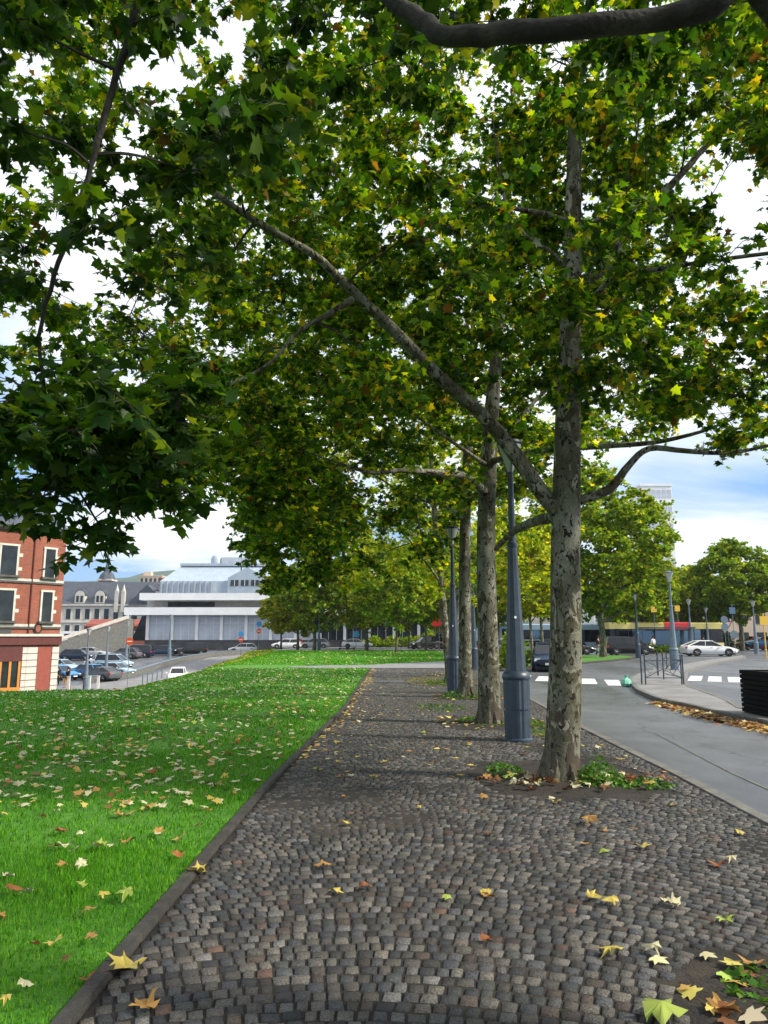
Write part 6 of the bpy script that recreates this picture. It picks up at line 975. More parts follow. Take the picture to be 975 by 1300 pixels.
def make_car(kind, paint, label, group=None, cat='car'):
    p = PROF[kind]; root = empty('parked_car', (0, 0, 0)); tag(root, label, cat, group)
    rg = []
    for x, b, t, w in p['body']:
        h = t-b; rg.append([(x, -w*.86, b), (x, -w, b+h*.28), (x, -w*1.0, b+h*.62), (x, -w*.93, b+h*.92), (x, -w*.70, t+.01), (x, w*.70, t+.01), (x, w*.93, b+h*.92), (x, w, b+h*.62), (x, w, b+h*.28), (x, w*.86, b)])
    mb = MB(); mb.quadstrip(rg); body = mb.build('body', M[paint], root, smooth=True)
    xb, rb, rf, xf, top = p['cab']
    def belt(x): 
        B = p['body']; return float(np.interp(x, [q[0] for q in B], [q[2] for q in B]))
    w = p['body'][3][3]
    zb, zf = belt(xb)-.02, belt(xf)-.02
    # glasshouse: belt ring and roof ring
    g = MB(); k = .86; kr = .68; zt = top-.05
    lo = [(xb, -w*k*.92, zb), (xb*.5+xf*.5, -w*k, belt(0)-.02), (xf, -w*k*.88, zf), (xf, w*k*.88, zf), (xb*.5+xf*.5, w*k, belt(0)-.02), (xb, w*k*.92, zb)]
    hi = [(rb, -w*kr*.95, zt), (rb*.5+rf*.5, -w*kr, zt), (rf, -w*kr*.92, zt), (rf, w*kr*.92, zt), (rb*.5+rf*.5, w*kr, zt), (rb, w*kr*.95, zt)]
    g.quadstrip([lo, hi]); g.build('windows', M['carglass'], root)
    r = MB(); e = .035
    rr = [(rb-.10, -w*kr*.96, zt-.03), (rb*.5+rf*.5, -w*kr*1.03, zt-.01), (rf+.12, -w*kr*.93, zt-.05), (rf+.12, w*kr*.93, zt-.05), (rb*.5+rf*.5, w*kr*1.03, zt-.01), (rb-.10, w*kr*.96, zt-.03)]
    r2 = [(x*.93, y*.88, top if i in (1, 4) else top-.02) for i, (x, y, z) in enumerate(rr)]
    r.quadstrip([rr, r2]); 
    for s_ in (-1, 1):   # pillars
        r.tube([(xf+.01, s_*w*k*.885, zf), (rf+.03, s_*w*kr*.93, zt-.01)], .032, 5)
        r.tube([(xb-.01, s_*w*k*.925, zb), (rb-.03, s_*w*kr*.955, zt-.01)], .05, 5)
        r.tube([(xb*.5+xf*.5-.05, s_*w*k*1.005, belt(0)), (rb*.5+rf*.5-.05, s_*w*kr*1.01, zt)], .028, 5)
    r.build('roof', M[paint], root, smooth=True)
    R_ = .325 if kind != 'suv' else .36
    for x in p['wx']:
        for s_ in (-1, 1):
            wr = empty('wheel', (x, s_*(w-.10), R_)); wr.parent = root
            t = MB(); ring = [[(rr_*math.cos(a*math.pi/10), yy, rr_*math.sin(a*math.pi/10)) for a in range(20)] for rr_, yy in ((R_*.66, -.10), (R_*.97, -.10), (R_, -.06), (R_, .06), (R_*.97, .10), (R_*.66, .10))]
            t.quadstrip(ring); t.build('tyre', M['tyre'], wr)
            q = MB(); yy = s_*.105
            q.quadstrip([[(R_*.66*math.cos(a*math.pi/10), yy*.8, R_*.66*math.sin(a*math.pi/10)) for a in range(20)], [(R_*.6*math.cos(a*math.pi/10), yy*.55, R_*.6*math.sin(a*math.pi/10)) for a in range(20)]])
            for a in range(5):
                an = a*1.2566; q.tube([(0, yy, 0), (R_*.63*math.cos(an), yy*.95, R_*.63*math.sin(an))], .025, 4)
            q.build('rim', M['rim'], wr)
            ar = MB(); ra = R_+.06; pts = [(x+ra*math.cos(a*math.pi/12), s_*(w+.004), R_+ra*math.sin(a*math.pi/12)) for a in range(13)]
            ar.prism(pts, (0, -s_*.06, 0)); ar.build('wheel_arch', M['carblack'], root)
    fx, ft, fw = p['body'][-2][0], p['body'][-2][2], p['body'][-2][3]; bx, bt, bw = p['body'][1][0], p['body'][1][2], p['body'][1][3]
    for s_ in (-1, 1):
        q = MB(); q.box((fx-.01, s_*fw*.80, ft-.10), (.26, .30, .13), 0, .85); q.build('headlight', M['headlight'], root)
        q = MB(); q.box((bx-.02, s_*bw*.84, bt-.16), (.16, .24, .2), 0, .9); q.build('tail_light', M['tail'], root)
        q = MB(); q.box((xf-.25, s_*(w+.10), zf+.10), (.12, .2, .12), 0, .8); q.build('mirror', M[paint], root)
        q = MB(); q.tube([(-.2, s_*w*1.005, belt(0)-.16), (.0, s_*w*1.005, belt(0)-.16)], .015, 4); q.build('door_handle', M['carblack'], root)
    q = MB(); q.box((p['body'][-1][0]-.02, 0, .44), (.12, fw*1.3, .16)); q.build('grille', M['carblack'], root)
    q = MB(); q.box((p['body'][-1][0]+.05, 0, .40), (.02, .5, .11)); q.build('number_plate', M['plate'], root)
    q = MB(); q.box((0, 0, .22), (4.0, w*1.7, .14)); q.build('underbody', M['carblack'], root)
    return root
CARS = {}
def car(kind, paint, X, Y, hd, label, group, cat='car', z=None, sc=1):
    """hd: direction the nose points, radians from +X"""
    key = (kind, paint)
    if key in CARS: c = copy_tree(CARS[key])
    else: c = CARS[key] = make_car(kind, paint, label)
    z = (float(H(X, Y))-.14 if z is None else z); place(c, (X, Y, z), hd, sc); tag(c, label, cat, group); return c
GA, GB, GD = 'cars on the streets round the square', 'cars parked below on the left', 'cars on the street beyond the lawn'
car('coupe', 'p_white', 28.9, 67.0, 0.0, 'white estate coupe crossing beside the traffic island', GA)
car('mpv', 'p_black', 23.2, 71.5, 0, 'black minivan in front of the bus', GA)
car('hatch', 'p_navy', 8.55, 39.2, R(-100), 'dark car with lit headlights coming toward the first crossing', GA)
car('hatch', 'p_silver', 13.1, 66, R(0), 'silver car parked behind the median, left of the nearest trunk', GA)
car('coupe', 'p_black', 18.2, 73.5, R(0), 'black car right of the nearest trunk, behind the dark clothed walker', GA)
car('hatch', 'p_grey', 11.6, 79, R(10), 'grey car behind the silver one', GA)
car('coupe', 'p_blue', 46.4, 92, R(180), 'bright blue car at the far right under the round tree', GA, z=.25)
car('hatch', 'p_white', 15.5, 96, R(0), 'white car far behind the bus lane', GA)
car('suv', 'p_black', (5.02, 105.3)[0]*1.14, 104, R(205), 'black off road car parked beyond the far lawn', GD)
car('hatch', 'p_white', -14.2, 110, R(180), 'white car under the yellow tree beyond the lawn', GD)
car('hatch', 'p_silver', -10.2, 111, R(180), 'silver car right of the white one beyond the lawn', GD)
car('hatch', 'p_red', -14.5, 117, R(180), 'red car whose roof shows above the white car', GD)
car('coupe', 'p_white', -4.0, 112, R(0), 'white car before the white columns', GD)
car('mpv', 'p_white', 9.6, 108, R(0), 'pale van parked under the red sign', GD)
car('hatch', 'p_silver', at_px(309, 114), 114, R(190), 'silver hatchback at the top of the lower street', GB)
car('hatch', 'p_white', at_px(227.5, 75), 75, R(-78), 'white car driving down the lower street', GB)
car('suv', 'p_black', at_px(243, 108), 108, R(200), 'black car with red tail lights before the panelled building', GB)
car('hatch', 'p_navy', at_px(207, 107), 107, R(200), 'dark car behind the tall lamp', GB)
for px, Y, kd, pt, hd, lb in [(80, 86, 'hatch', 'p_paleblue', -20, 'pale blue car at the brick house corner'), (79, 78, 'hatch', 'p_blue', -25, 'blue car nearest the brick house corner'), (113, 80, 'hatch', 'p_blue', 150, 'deep blue car behind the first lamp'), (131, 77, 'coupe', 'p_grey', 150, 'dark grey car right of the deep blue one'),
                               (132, 92, 'hatch', 'p_white', 160, 'white car between the first and second lamps'), (146, 90, 'mpv', 'p_paleblue', -10, 'pale blue van at the curved parapet'), (148, 82, 'hatch', 'p_paleblue', -15, 'light blue car below the curved parapet'), (160, 102, 'hatch', 'p_grey', 170, 'grey car in the back row before the stair'),
                               (100, 100, 'hatch', 'p_navy', 0, 'dark blue car deep in the car park'), (118, 104, 'coupe', 'p_silver', 0, 'silver car in the last car park row'), (175, 104, 'mpv', 'p_navy', 180, 'dark van near the magenta bushes')]:
    car(kd, pt, at_px(px, Y), Y, R(hd), lb, GB)

car('suv', 'p_red', at_px(958, 97), 97, R(180), 'dark red car behind the blue one at the far right', GA)
car('hatch', 'p_black', at_px(699, 86), 86, R(0), 'black car glimpsed just left of the nearest trunk, far behind', GA)
car('mpv', 'p_white', at_px(748, 99), 99, R(0), 'white van beyond the median right of the nearest trunk', GA)
car('hatch', 'p_red', at_px(722, 104), 104, R(0), 'small red car before the mural wall', GA)
car('hatch', 'p_silver', at_px(905, 99), 99, R(180), 'silver car far behind the round signs', GA)
def bus(label, X, Y, L, paint, mid):
    root = empty('city_bus', (X, Y, -.14)); tag(root, label, 'bus')
    def rr(x0, x1, z0, z1, w, name, m, bev=.12):
        mb = MB(); o_ = [(-w, z0), (-w, z1-bev), (-w+bev, z1), (w-bev, z1), (w, z1-bev), (w, z0)]
        mb.quadstrip([[(x0, a, b) for a, b in o_], [(x1, a, b) for a, b in o_]]); return mb.build(name, m, root)
    rr(-L/2, L/2, .35, 1.05, 1.25, 'lower_body', M[paint], .02); rr(-L/2+.04, L/2-.04, 1.05, 2.55, 1.22, 'window_band', M['carglass'], .02); rr(-L/2, L/2, 2.55, 3.25, 1.25, 'roof', M[paint])
    rr(-.2, 2.6, 2.52, 3.28, 1.27, 'roof_band', M[mid])
    for i in range(int(L/1.5)):
        for s_ in (-1, 1):
            q = MB(); q.box((-L/2+.6+i*1.5, s_*1.235, 1.8), (.09, .03, 1.5)); q.build('window_post', M['carblack'], root)
    for x in (-L/2+2.2, L/2-2.4, 0.6):
        for s_ in (-1, 1):
            wr = empty('wheel', (x, s_*1.16, .48)); wr.parent = root
            q = MB(); q.quadstrip([[(.48*math.cos(a*math.pi/10), yy, .48*math.sin(a*math.pi/10)) for a in range(20)] for yy in (-.13, .13)]); q.build('tyre', M['tyre'], wr)
            q = MB(); q.quadstrip([[(.26*math.cos(a*math.pi/8), yy, .26*math.sin(a*math.pi/8)) for a in range(16)] for yy in (-.14, .14)]); q.build('rim', M['rim'], wr)
    for x in (-L/4, L/4):
        q = MB(); q.box((x, -1.25, 1.45), (1.2, .03, 2.1)); q.build('door', M['glassblue'], root)
    return root
bus('long city bus with cream yellow roof and a red band', 31.0, 83.5, 12.5, 'cream', 'busred')
bus('blue grey bus behind the median tree', 21.2, 93, 11, 'p_paleblue', 'p_grey')

# bus shelter
sh = empty('bus_shelter', (29.5, 78.5, -.14)); tag(sh, 'glass bus shelter with grey frame behind the white car', 'bus shelter')
q = MB(); q.box((0, 0, 2.62), (5.6, 1.7, .14)); q.build('roof', M['lamp'], sh)
for x in (-2.7, -.9, .9, 2.7):
    for yy in ((.7, -.7) if abs(x) > 2 else (.7,)):
        q = MB(); q.box((x, yy, 1.3), (.08, .08, 2.6)); q.build('post', M['lamp'], sh)
for x in (-1.8, 0, 1.8):
    q = MB(); q.box((x, .7, 1.35), (1.66, .012, 2.0)); q.build('glass_panel', M['glassblue'], sh)
q = MB(); q.box((0, .35, .48), (3.6, .35, .05)); q.box((-1.2, .35, .24), (.06, .3, .48)); q.box((1.2, .35, .24), (.06, .3, .48)); q.build('bench', M['wood'], sh)

# ---------------------------------------------------------------- people
def person(X, Y, z, rz, top, legs, label, stride=.18, arm=.1, bag=None):
    """one continuous body grown with the skin modifier; clothing and hair are children"""
    root = empty('person', (X, Y, z), rz); tag(root, label, 'person')
    def skin(name, V, E, Rr, m, sub=1):
        me = bpy.data.meshes.new(name); me.from_pydata(V, E, []); me.update(); o = bpy.data.objects.new(name, me); link(o, root)
        o.modifiers.new('skin', 'SKIN'); s2 = o.modifiers.new('sub', 'SUBSURF'); s2.levels = sub; s2.render_levels = sub
        if not me.skin_vertices: 
            bpy.context.view_layer.objects.active = o; bpy.ops.mesh.customdata_skin_add()
        for i, r in enumerate(Rr): me.skin_vertices[0].data[i].radius = r if hasattr(r, '__len__') else (r, r)
        me.skin_vertices[0].data[0].use_root = True; me.materials.append(m); return o
    s = stride
    V = [(0, 0, .95), (0, 0, 1.18), (0, 0, 1.40), (0, .01, 1.52), (0, .02, 1.60), (0, .02, 1.70), (0, .02, 1.75)]
    E = [(0, 1), (1, 2), (2, 3), (3, 4), (4, 5), (5, 6)]; Rr = [(.135, .10), (.12, .09), (.14, .095), .05, .07, .088, .05]
    for sg in (-1, 1):
        b = len(V); fy = sg*s
        V += [(sg*.09, 0, .88), (sg*.10, fy*.5+.03, .50), (sg*.10, fy, .09), (sg*.105, fy+.15, .035)]; E += [(0, b), (b, b+1), (b+1, b+2), (b+2, b+3)]; Rr += [.085, .058, .042, .035]
        b = len(V); V += [(sg*.19, 0, 1.40), (sg*.24, -fy*.4, 1.13), (sg*.23, -fy*.8+arm, .90), (sg*.23, -fy*.9+arm+.03, .80)]; E += [(2, b), (b, b+1), (b+1, b+2), (b+2, b+3)]; Rr += [.055, .043, .033, .035]
    skin('body', V, E, Rr, M['skin'], 2)
    V = [(0, 0, .93), (0, 0, 1.18), (0, 0, 1.41), (0, .005, 1.47)]; E = [(0, 1), (1, 2), (2, 3)]; Rr = [(.165, .13), (.15, .12), (.16, .12), (.07, .07)]
    for sg in (-1, 1):
        b = len(V); fy = sg*s; V += [(sg*.20, 0, 1.40), (sg*.245, -fy*.4, 1.13), (sg*.235, -fy*.8+arm, .92)]; E += [(2, b), (b, b+1), (b+1, b+2)]; Rr += [.075, .062, .052]
    skin('jacket', V, E, Rr, M[top], 1)
    V = [(0, 0, .96)]; E = []; Rr = [(.15, .12)]
    for sg in (-1, 1):
        b = len(V); fy = sg*s; V += [(sg*.09, 0, .86), (sg*.10, fy*.5+.03, .50), (sg*.10, fy, .12)]; E += [(0, b), (b, b+1), (b+1, b+2)]; Rr += [.105, .08, .06]
    skin('trousers', V, E, Rr, M[legs], 1)
    q = MB(); q.lathe([(.05, 1.60), (.098, 1.64), (.108, 1.71), (.09, 1.79), (.04, 1.825), (0, 1.83)], 12, (0, -.005, 0)); q.build('hair', M['hair'], root, smooth=True)
    for sg in (-1, 1):
        q = MB(); q.box((sg*.105, sg*s+.06, .04), (.09, .27, .08), 0, .9); q.build('shoe', M['carblack'], root)
    if bag:
        q = MB(); q.box((.30, arm, .62), (.10, .26, .32), 0, .85); q.tube([(.30, arm-.1, .76), (.26, arm, .88), (.30, arm+.1, .76)], .008, 4); o = q.build('carrier_bag', M[bag]); o.parent = None
        o.matrix_world = Matrix.Translation((X, Y, z)) @ Matrix.Rotation(rz, 4, 'Z'); tag(o, 'small %s carrier bag in the hand of the person in %s' % (('cream', 'dark red')[0] if bag == 'cream' else 'white', 'tan trousers' if bag == 'cream' else 'the dark red coat'), 'bag')
    return root
zc = lambda x, y: float(H(x, y))-.14
x_, y_ = at_px(86.5, 67), 67.5
person(x_, y_, zc(x_, y_), R(160), 'cl_black', 'cl_tan', 'person in black top and tan trousers walking in the car park', .22, .08, 'cream')
x_, y_ = at_px(76.5, 69), 69
person(x_, y_, zc(x_, y_), R(190), 'cl_black', 'cl_black', 'person dressed in black beside the brick house corner', .15)
person(at_px(759, 66), 66, -.14, R(-120), 'cl_maroon', 'cl_black', 'person in dark red coat walking past the median tree', .25, .1, 'cl_white')
person(at_px(829, 77), 77, -.14, R(30), 'cl_white', 'cl_blue', 'person in a white top standing by the bus', .08)
person(at_px(893, 79), 79, -.14, R(100), 'cl_black', 'cl_blue', 'person in dark jacket and bright blue trousers at the bus stop', .2)

# ---------------------------------------------------------------- barrier, planter, bag, signs, scooters
def barrier(ax, ay, bx, by, label, z, crosses=1, hh=.95):
    L = math.hypot(bx-ax, by-ay); root = empty('crowd_barrier', (ax, ay, z), math.atan2(by-ay, bx-ax)); tag(root, label, 'barrier', 'metal barriers on the traffic island')
    for x in (0, L):
        q = MB(); q.tube([(x, 0, 0), (x, 0, hh)], .025, 8); q.lathe([(.035, hh), (.03, hh+.04), (0, hh+.05)], 8, (x, 0, 0)); q.build('post', M['lamp'], root)
    q = MB(); q.tube([(0, 0, .22), (L, 0, .22)], .014, 6); q.tube([(0, 0, .8), (L, 0, .8)], .014, 6); q.build('rail', M['lamp'], root)
    for k in range(crosses):
        a, b = L*k/crosses, L*(k+1)/crosses
        q = MB(); q.tube([(a, 0, .22), (b, 0, .8)], .011, 5); q.tube([(b, 0.012, .22), (a, .012, .8)], .011, 5); q.build('cross_brace', M['lamp'], root)
f1, f2, f3 = (8.9, 25.76), (10.13, 25.76), (13.97, 37.29)
barrier(*f1, *f2, 'wide metal barrier with crossed braces facing the road on the island', -.01, 1)
m1 = ((f1[0]*.5+f3[0]*.5), (f1[1]*.5+f3[1]*.5))
barrier(f1[0]-.1, f1[1]+.1, m1[0], m1[1], 'metal barrier running back from the road, nearer one', -.01, 2)
barrier(m1[0]+.05, m1[1]+.2, f3[0], f3[1], 'metal barrier running back toward the lamp, farther one', -.01, 2)
barrier(f2[0]+.1, f2[1]+.1, f2[0]+.5, f2[1]+3, 'metal barrier at the right end of the island corner', -.01, 2)

pl = empty('slatted_planter', (8.92, 15.9, -.03)); tag(pl, 'black slatted box planter at the right edge beside the road', 'planter')
q = MB(); q.box((0, 0, .45), (2.2, 1.3, .86)); q.build('box', M['slat'], pl)
for k in range(9):
    q = MB()
    q.box((0, -.665, .07+k*.1), (2.26, .022, .082)); q.box((0, .665, .07+k*.1), (2.26, .022, .082)); q.box((-1.115, 0, .07+k*.1), (.022, 1.30, .082)); q.box((1.115, 0, .07+k*.1), (.022, 1.30, .082)); q.build('slat', M['slat'], pl)
gb = MB(); gb.lathe([(.02, 0), (.16, .03), (.2, .12), (.16, .24), (.07, .30), (.03, .33), (.09, .40), (.0, .41)], 9, mod=lambda k, r: 1+.16*math.sin(k*2.3)); o = gb.build('plastic_bag', M['green_bag']); o.location = (*(8.49, 26.54), -.14); tag(o, 'pale green plastic bag on the road by the island tip', 'bag')

def sign(X, Y, z, ph, faces, label, rz=0, pole=.03, group=None, polemat='lamplight'):
    root = empty('road_sign', (X, Y, z), rz); tag(root, label, 'sign', group)
    q = MB(); q.tube([(0, 0, 0), (0, 0, ph)], pole, 8); q.build('pole', M[polemat], root)
    for shp, zz, r, m in faces:
        q = MB(); y0 = -.06
        if shp == 'disc': pts = [(r*math.cos(a*math.pi/12), y0, zz+r*math.sin(a*math.pi/12)) for a in range(24)]
        elif shp == 'tri': pts = [(-r, y0, zz+r*.6), (0, y0, zz-r), (r, y0, zz+r*.6)]
        else: pts = [(-r, y0, zz-r*1.1), (r, y0, zz-r*1.1), (r, y0, zz+r*1.1), (-r, y0, zz+r*1.1)]
        q.prism(pts, (0, .025, 0)); q.build('sign_face', M[m], root)
        if shp == 'disc' and m == 'signorange':
            q = MB(); q.box((0, y0-.006, zz), (r*1.3, .01, r*.28)); q.build('bar', M['white'], root)
        if shp == 'tri':
            k = .62; q = MB(); q.prism([(-r*k, y0-.008, zz+r*.6*k+.0), (0, y0-.008, zz-r*k), (r*k, y0-.008, zz+r*.6*k)], (0, .006, 0)); q.build('centre', M['white'], root)
def sg(px, py, Y, *a, **k):
    X = at_px(px, Y); sign(X, Y, zc(X, Y), *a, **k)
sg(165, 865, 68, 4.3, [('disc', 4.05, .34, 'signorange')], 'round orange red road sign in front of the curved parapet')
sg(306, 830, 100, 3.4, [('disc', 3.2, .36, 'signblue'), ('disc', 2.5, .36, 'signorange')], 'blue disc over an orange disc before the silver hatchback')
sg(328.5, 828, 98, 4.2, [('disc', 3.9, .36, 'signblue'), ('disc', 3.0, .34, 'signorange')], 'tall post with a blue disc over a magenta one by the round tree')
sg(557.5, 815, 100, 5.0, [('sq', 4.1, .9, 'busred'), ('disc', 5.0, .6, 'signblue')], 'red square sign panel with a purple blue disc beyond the lawn')
sg(509, 826, 86, 6.2, [('sq', 5.6, .35, 'lamp')], 'grey pole with a dark box on top, left of the off road car')
sg(921, 833, 70, 3.6, [('disc', 3.3, .34, 'lamplight'), ('disc', 2.6, .34, 'lamplight')], 'round signs seen from behind on the island end')
sg(932, 836, 66, 4.6, [('sq', 4.0, .26, 'glassblue'), ('disc', 1.9, .36, 'lamplight')], 'blue grey sign post at the far tip of the traffic island')
sg(925, 826, 84, 3.8, [('tri', 3.1, .55, 'busred')], 'red bordered triangle sign behind the island')
sg(971, 850, 60, 3.6, [('sq', 3.0, .32, 'yellow')], 'yellow post sign at the right edge', polemat='yellow', pole=.05)
sg(832, 822, 79, 5.2, [('sq', 4.6, .3, 'yellow')], 'yellow bus stop sign before the red roof band')
sg(862, 822, 80, 5.2, [('sq', 4.7, .28, 'yellow')], 'yellow bus stop sign right of the island lamp')
sg(452, 826, 88, 3.0, [('sq', 2.0, .3, 'signblue')], 'small blue panel on a post beside the scooter')

def scooter(X, Y, rz, label):
    root = empty('kick_scooter', (X, Y, -.0), rz); tag(root, label, 'scooter', 'scooters at the edge of the far lawn')
    q = MB(); q.box((0, 0, .16), (.75, .18, .07)); q.build('deck', M['carblack'], root)
    q = MB(); q.tube([(.36, 0, .18), (.46, 0, .35), (.34, 0, 1.12)], .035, 7); q.build('stem', M['carblack'], root)
    q = MB(); q.tube([(.34, -.26, 1.13), (.34, .26, 1.13)], .02, 6); q.build('handlebar', M['carblack'], root)
    for x in (-.48, .50):
        q = MB(); q.quadstrip([[(x+.12*math.cos(a*math.pi/7), yy, .12+.12*math.sin(a*math.pi/7)) for a in range(14)] for yy in (-.03, .03)]); q.build('wheel', M['tyre'], root)
    q = MB(); q.box((-.50, 0, .27), (.34, .12, .03)); q.build('mudguard', M['carblack'], root)
scooter((-4.92, 91.15)[0], (-4.92, 91.15)[1], R(170), 'dark scooter parked by the thin post on the far lawn edge')
scooter((-4.06, 91.15)[0], (-4.06, 91.15)[1]+.3, R(150), 'dark scooter leaning just right of the other')
hy = empty('fire_hydrant', (at_px(5, 52), 51.5, -2.85)); tag(hy, 'red hydrant post at the foot of the brick house', 'hydrant')
q = MB(); q.lathe([(.2, 0), (.2, .1), (.14, .14), (.14, 1.0), (.18, 1.04), (.18, 1.12), (.1, 1.24), (0, 1.28)], 14); q.build('barrel', M['hydrant'], hy, smooth=True)
q = MB(); q.tube([(-.24, 0, .8), (.24, 0, .8)], .07, 10); q.build('outlet', M['hydrant'], hy)

# curved parapet wall and small posts by the lower street
def parapet():
    pts = [(-29.5, 75), (-27.6, 77.5), (-27.2, 82), (-27, 90), (-26.3, 98), (-24, 106), (-19, 112)]
    root = empty('parapet_wall', (-27.5, 80, 0)); tag(root, 'curved grey parapet with a pale coping along the lower street', 'wall')
    q = MB(); q2 = MB()
    for (a, b), (c, d) in zip(pts[:-1], pts[1:]):
        for k in range(4):
            p = (a+(c-a)*k/4, b+(d-b)*k/4); e = (a+(c-a)*(k+1)/4, b+(d-b)*(k+1)/4); n = Vector((-(d-b), c-a, 0)).normalized()*.18
            z1, z2 = zc(*p), zc(*e); o_ = (27.5, -80)
            def ring(pt, zz, w, lo, hi): return [(pt[0]+27.5-n.x*w, pt[1]-80-n.y*w, zz+lo), (pt[0]+27.5+n.x*w, pt[1]-80+n.y*w, zz+lo), (pt[0]+27.5+n.x*w, pt[1]-80+n.y*w, zz+hi), (pt[0]+27.5-n.x*w, pt[1]-80-n.y*w, zz+hi)]
            q.quadstrip([ring(p, z1, 1, -.1, .55), ring(e, z2, 1, -.1, .55)]); q2.quadstrip([ring(p, z1, 1.2, .552, .62), ring(e, z2, 1.2, .552, .62)])
    q.build('wall_body', M['kerb'], root); q2.build('coping', M['lamplight'], root)
parapet()
for i, (px, Y) in enumerate([(184, 72), (190, 73.5), (196, 75), (202, 77), (208, 79)]):
    X = at_px(px, Y); q = MB(); q.lathe([(.06, 0), (.06, .85), (.075, .88), (.06, 1.0), (0, 1.02)], 10); o = q.build('bollard', M['lamplight'], loc=(X, Y, zc(X, Y))); tag(o, 'grey bollard on the near side of the lower street', 'bollard', 'bollards lining the lower street')
for px, Y, lb in [(117, 64.5, 'white post just right of the first lower lamp'), (128, 65, 'white post farther right of the first lower lamp'), (91, 64, 'white post by the feet of the walker in black')]:
    X = at_px(px, Y); q = MB(); q.box((0, 0, .55), (.22, .1, 1.1)); q.box((0, 0, 1.13), (.26, .14, .06)); o = q.build('marker_post', M['white'], loc=(X, Y, zc(X, Y))); tag(o, lb, 'post')

# ---------------------------------------------------------------- buildings
def wall_frame(A, B):
    A, B = Vector((A[0], A[1], 0)), Vector((B[0], B[1], 0)); d = (B-A).normalized(); n = Vector((d.y, -d.x, 0)); return A, d, n, (B-A).length
class Facade:
    """facade local frame: u along the wall, n outward, z up; objects are built in local coordinates of root"""
    def __init__(s, root, A, B):
        s.root = root; s.o = Vector((root.location.x, root.location.y, 0)); s.A, s.d, s.n, s.L = wall_frame(A, B); s.rz = math.atan2(s.d.y, s.d.x)
    def p(s, u, out, z): q = s.A+s.d*u+s.n*out-s.o; return (q.x, q.y, z)
    def slab(s, u0, u1, z0, z1, o0, o1, name, m, parent=None):
        c = s.p((u0+u1)/2, (o0+o1)/2, (z0+z1)/2-s.root.location.z)
        mb = MB(); mb.box((0, 0, 0), (abs(u1-u0), abs(o1-o0), z1-z0), 0); ob = mb.build(name, m, parent or s.root)
        if parent is None: ob.location = c; ob.rotation_euler = (0, 0, s.rz)
        else: ob.location = c
        return ob
    def window(s, u, z0, z1, w, surround='stone', frame='carblack', sill=True, depth=.10, mull=1):
        h = z1-z0
        fr = MB(); t = .14
        if surround:
            fr.box((-w/2-t/2, 0, 0), (t, .12, h)); fr.box((w/2+t/2, 0, 0), (t, .12, h)); fr.box((0, 0, h/2+t/2+.001), (w+2*t+.06, .14, t))
            q = fr.build('window', M[surround], s.root)
        else:
            fr.box((0, 0, h/2+.03), (w+.12, .06, .06)); fr.box((0, 0, -h/2-.03), (w+.12, .06, .06)); fr.box((-w/2-.03, 0, 0), (.06, .06, h)); fr.box((w/2+.03, 0, 0), (.06, .06, h)); q = fr.build('window', M[frame], s.root)
        q.location = s.p(u, .05, (z0+z1)/2-s.root.location.z); q.rotation_euler = (0, 0, s.rz)
        g = MB(); g.box((0, -.02, 0), (w, .03, h)); g.build('pane', M['glass'], q)
        f = MB(); f.box((0, .0, 0), (.06, .05, h-.002))
        if mull > 1: f.box((0, 0, h*.18), (w, .045, .06))
        f.box((-w/2+.03, 0, 0), (.06, .05, h-.004)); f.box((w/2-.03, 0, 0), (.06, .05, h-.004)); f.build('frame', M[frame], q)
        if sill: 
            k = MB(); k.box((0, -.08, -h/2-.09), (w+.5, .28, .16)); k.build('sill', M['stonedark'], q)
        return q

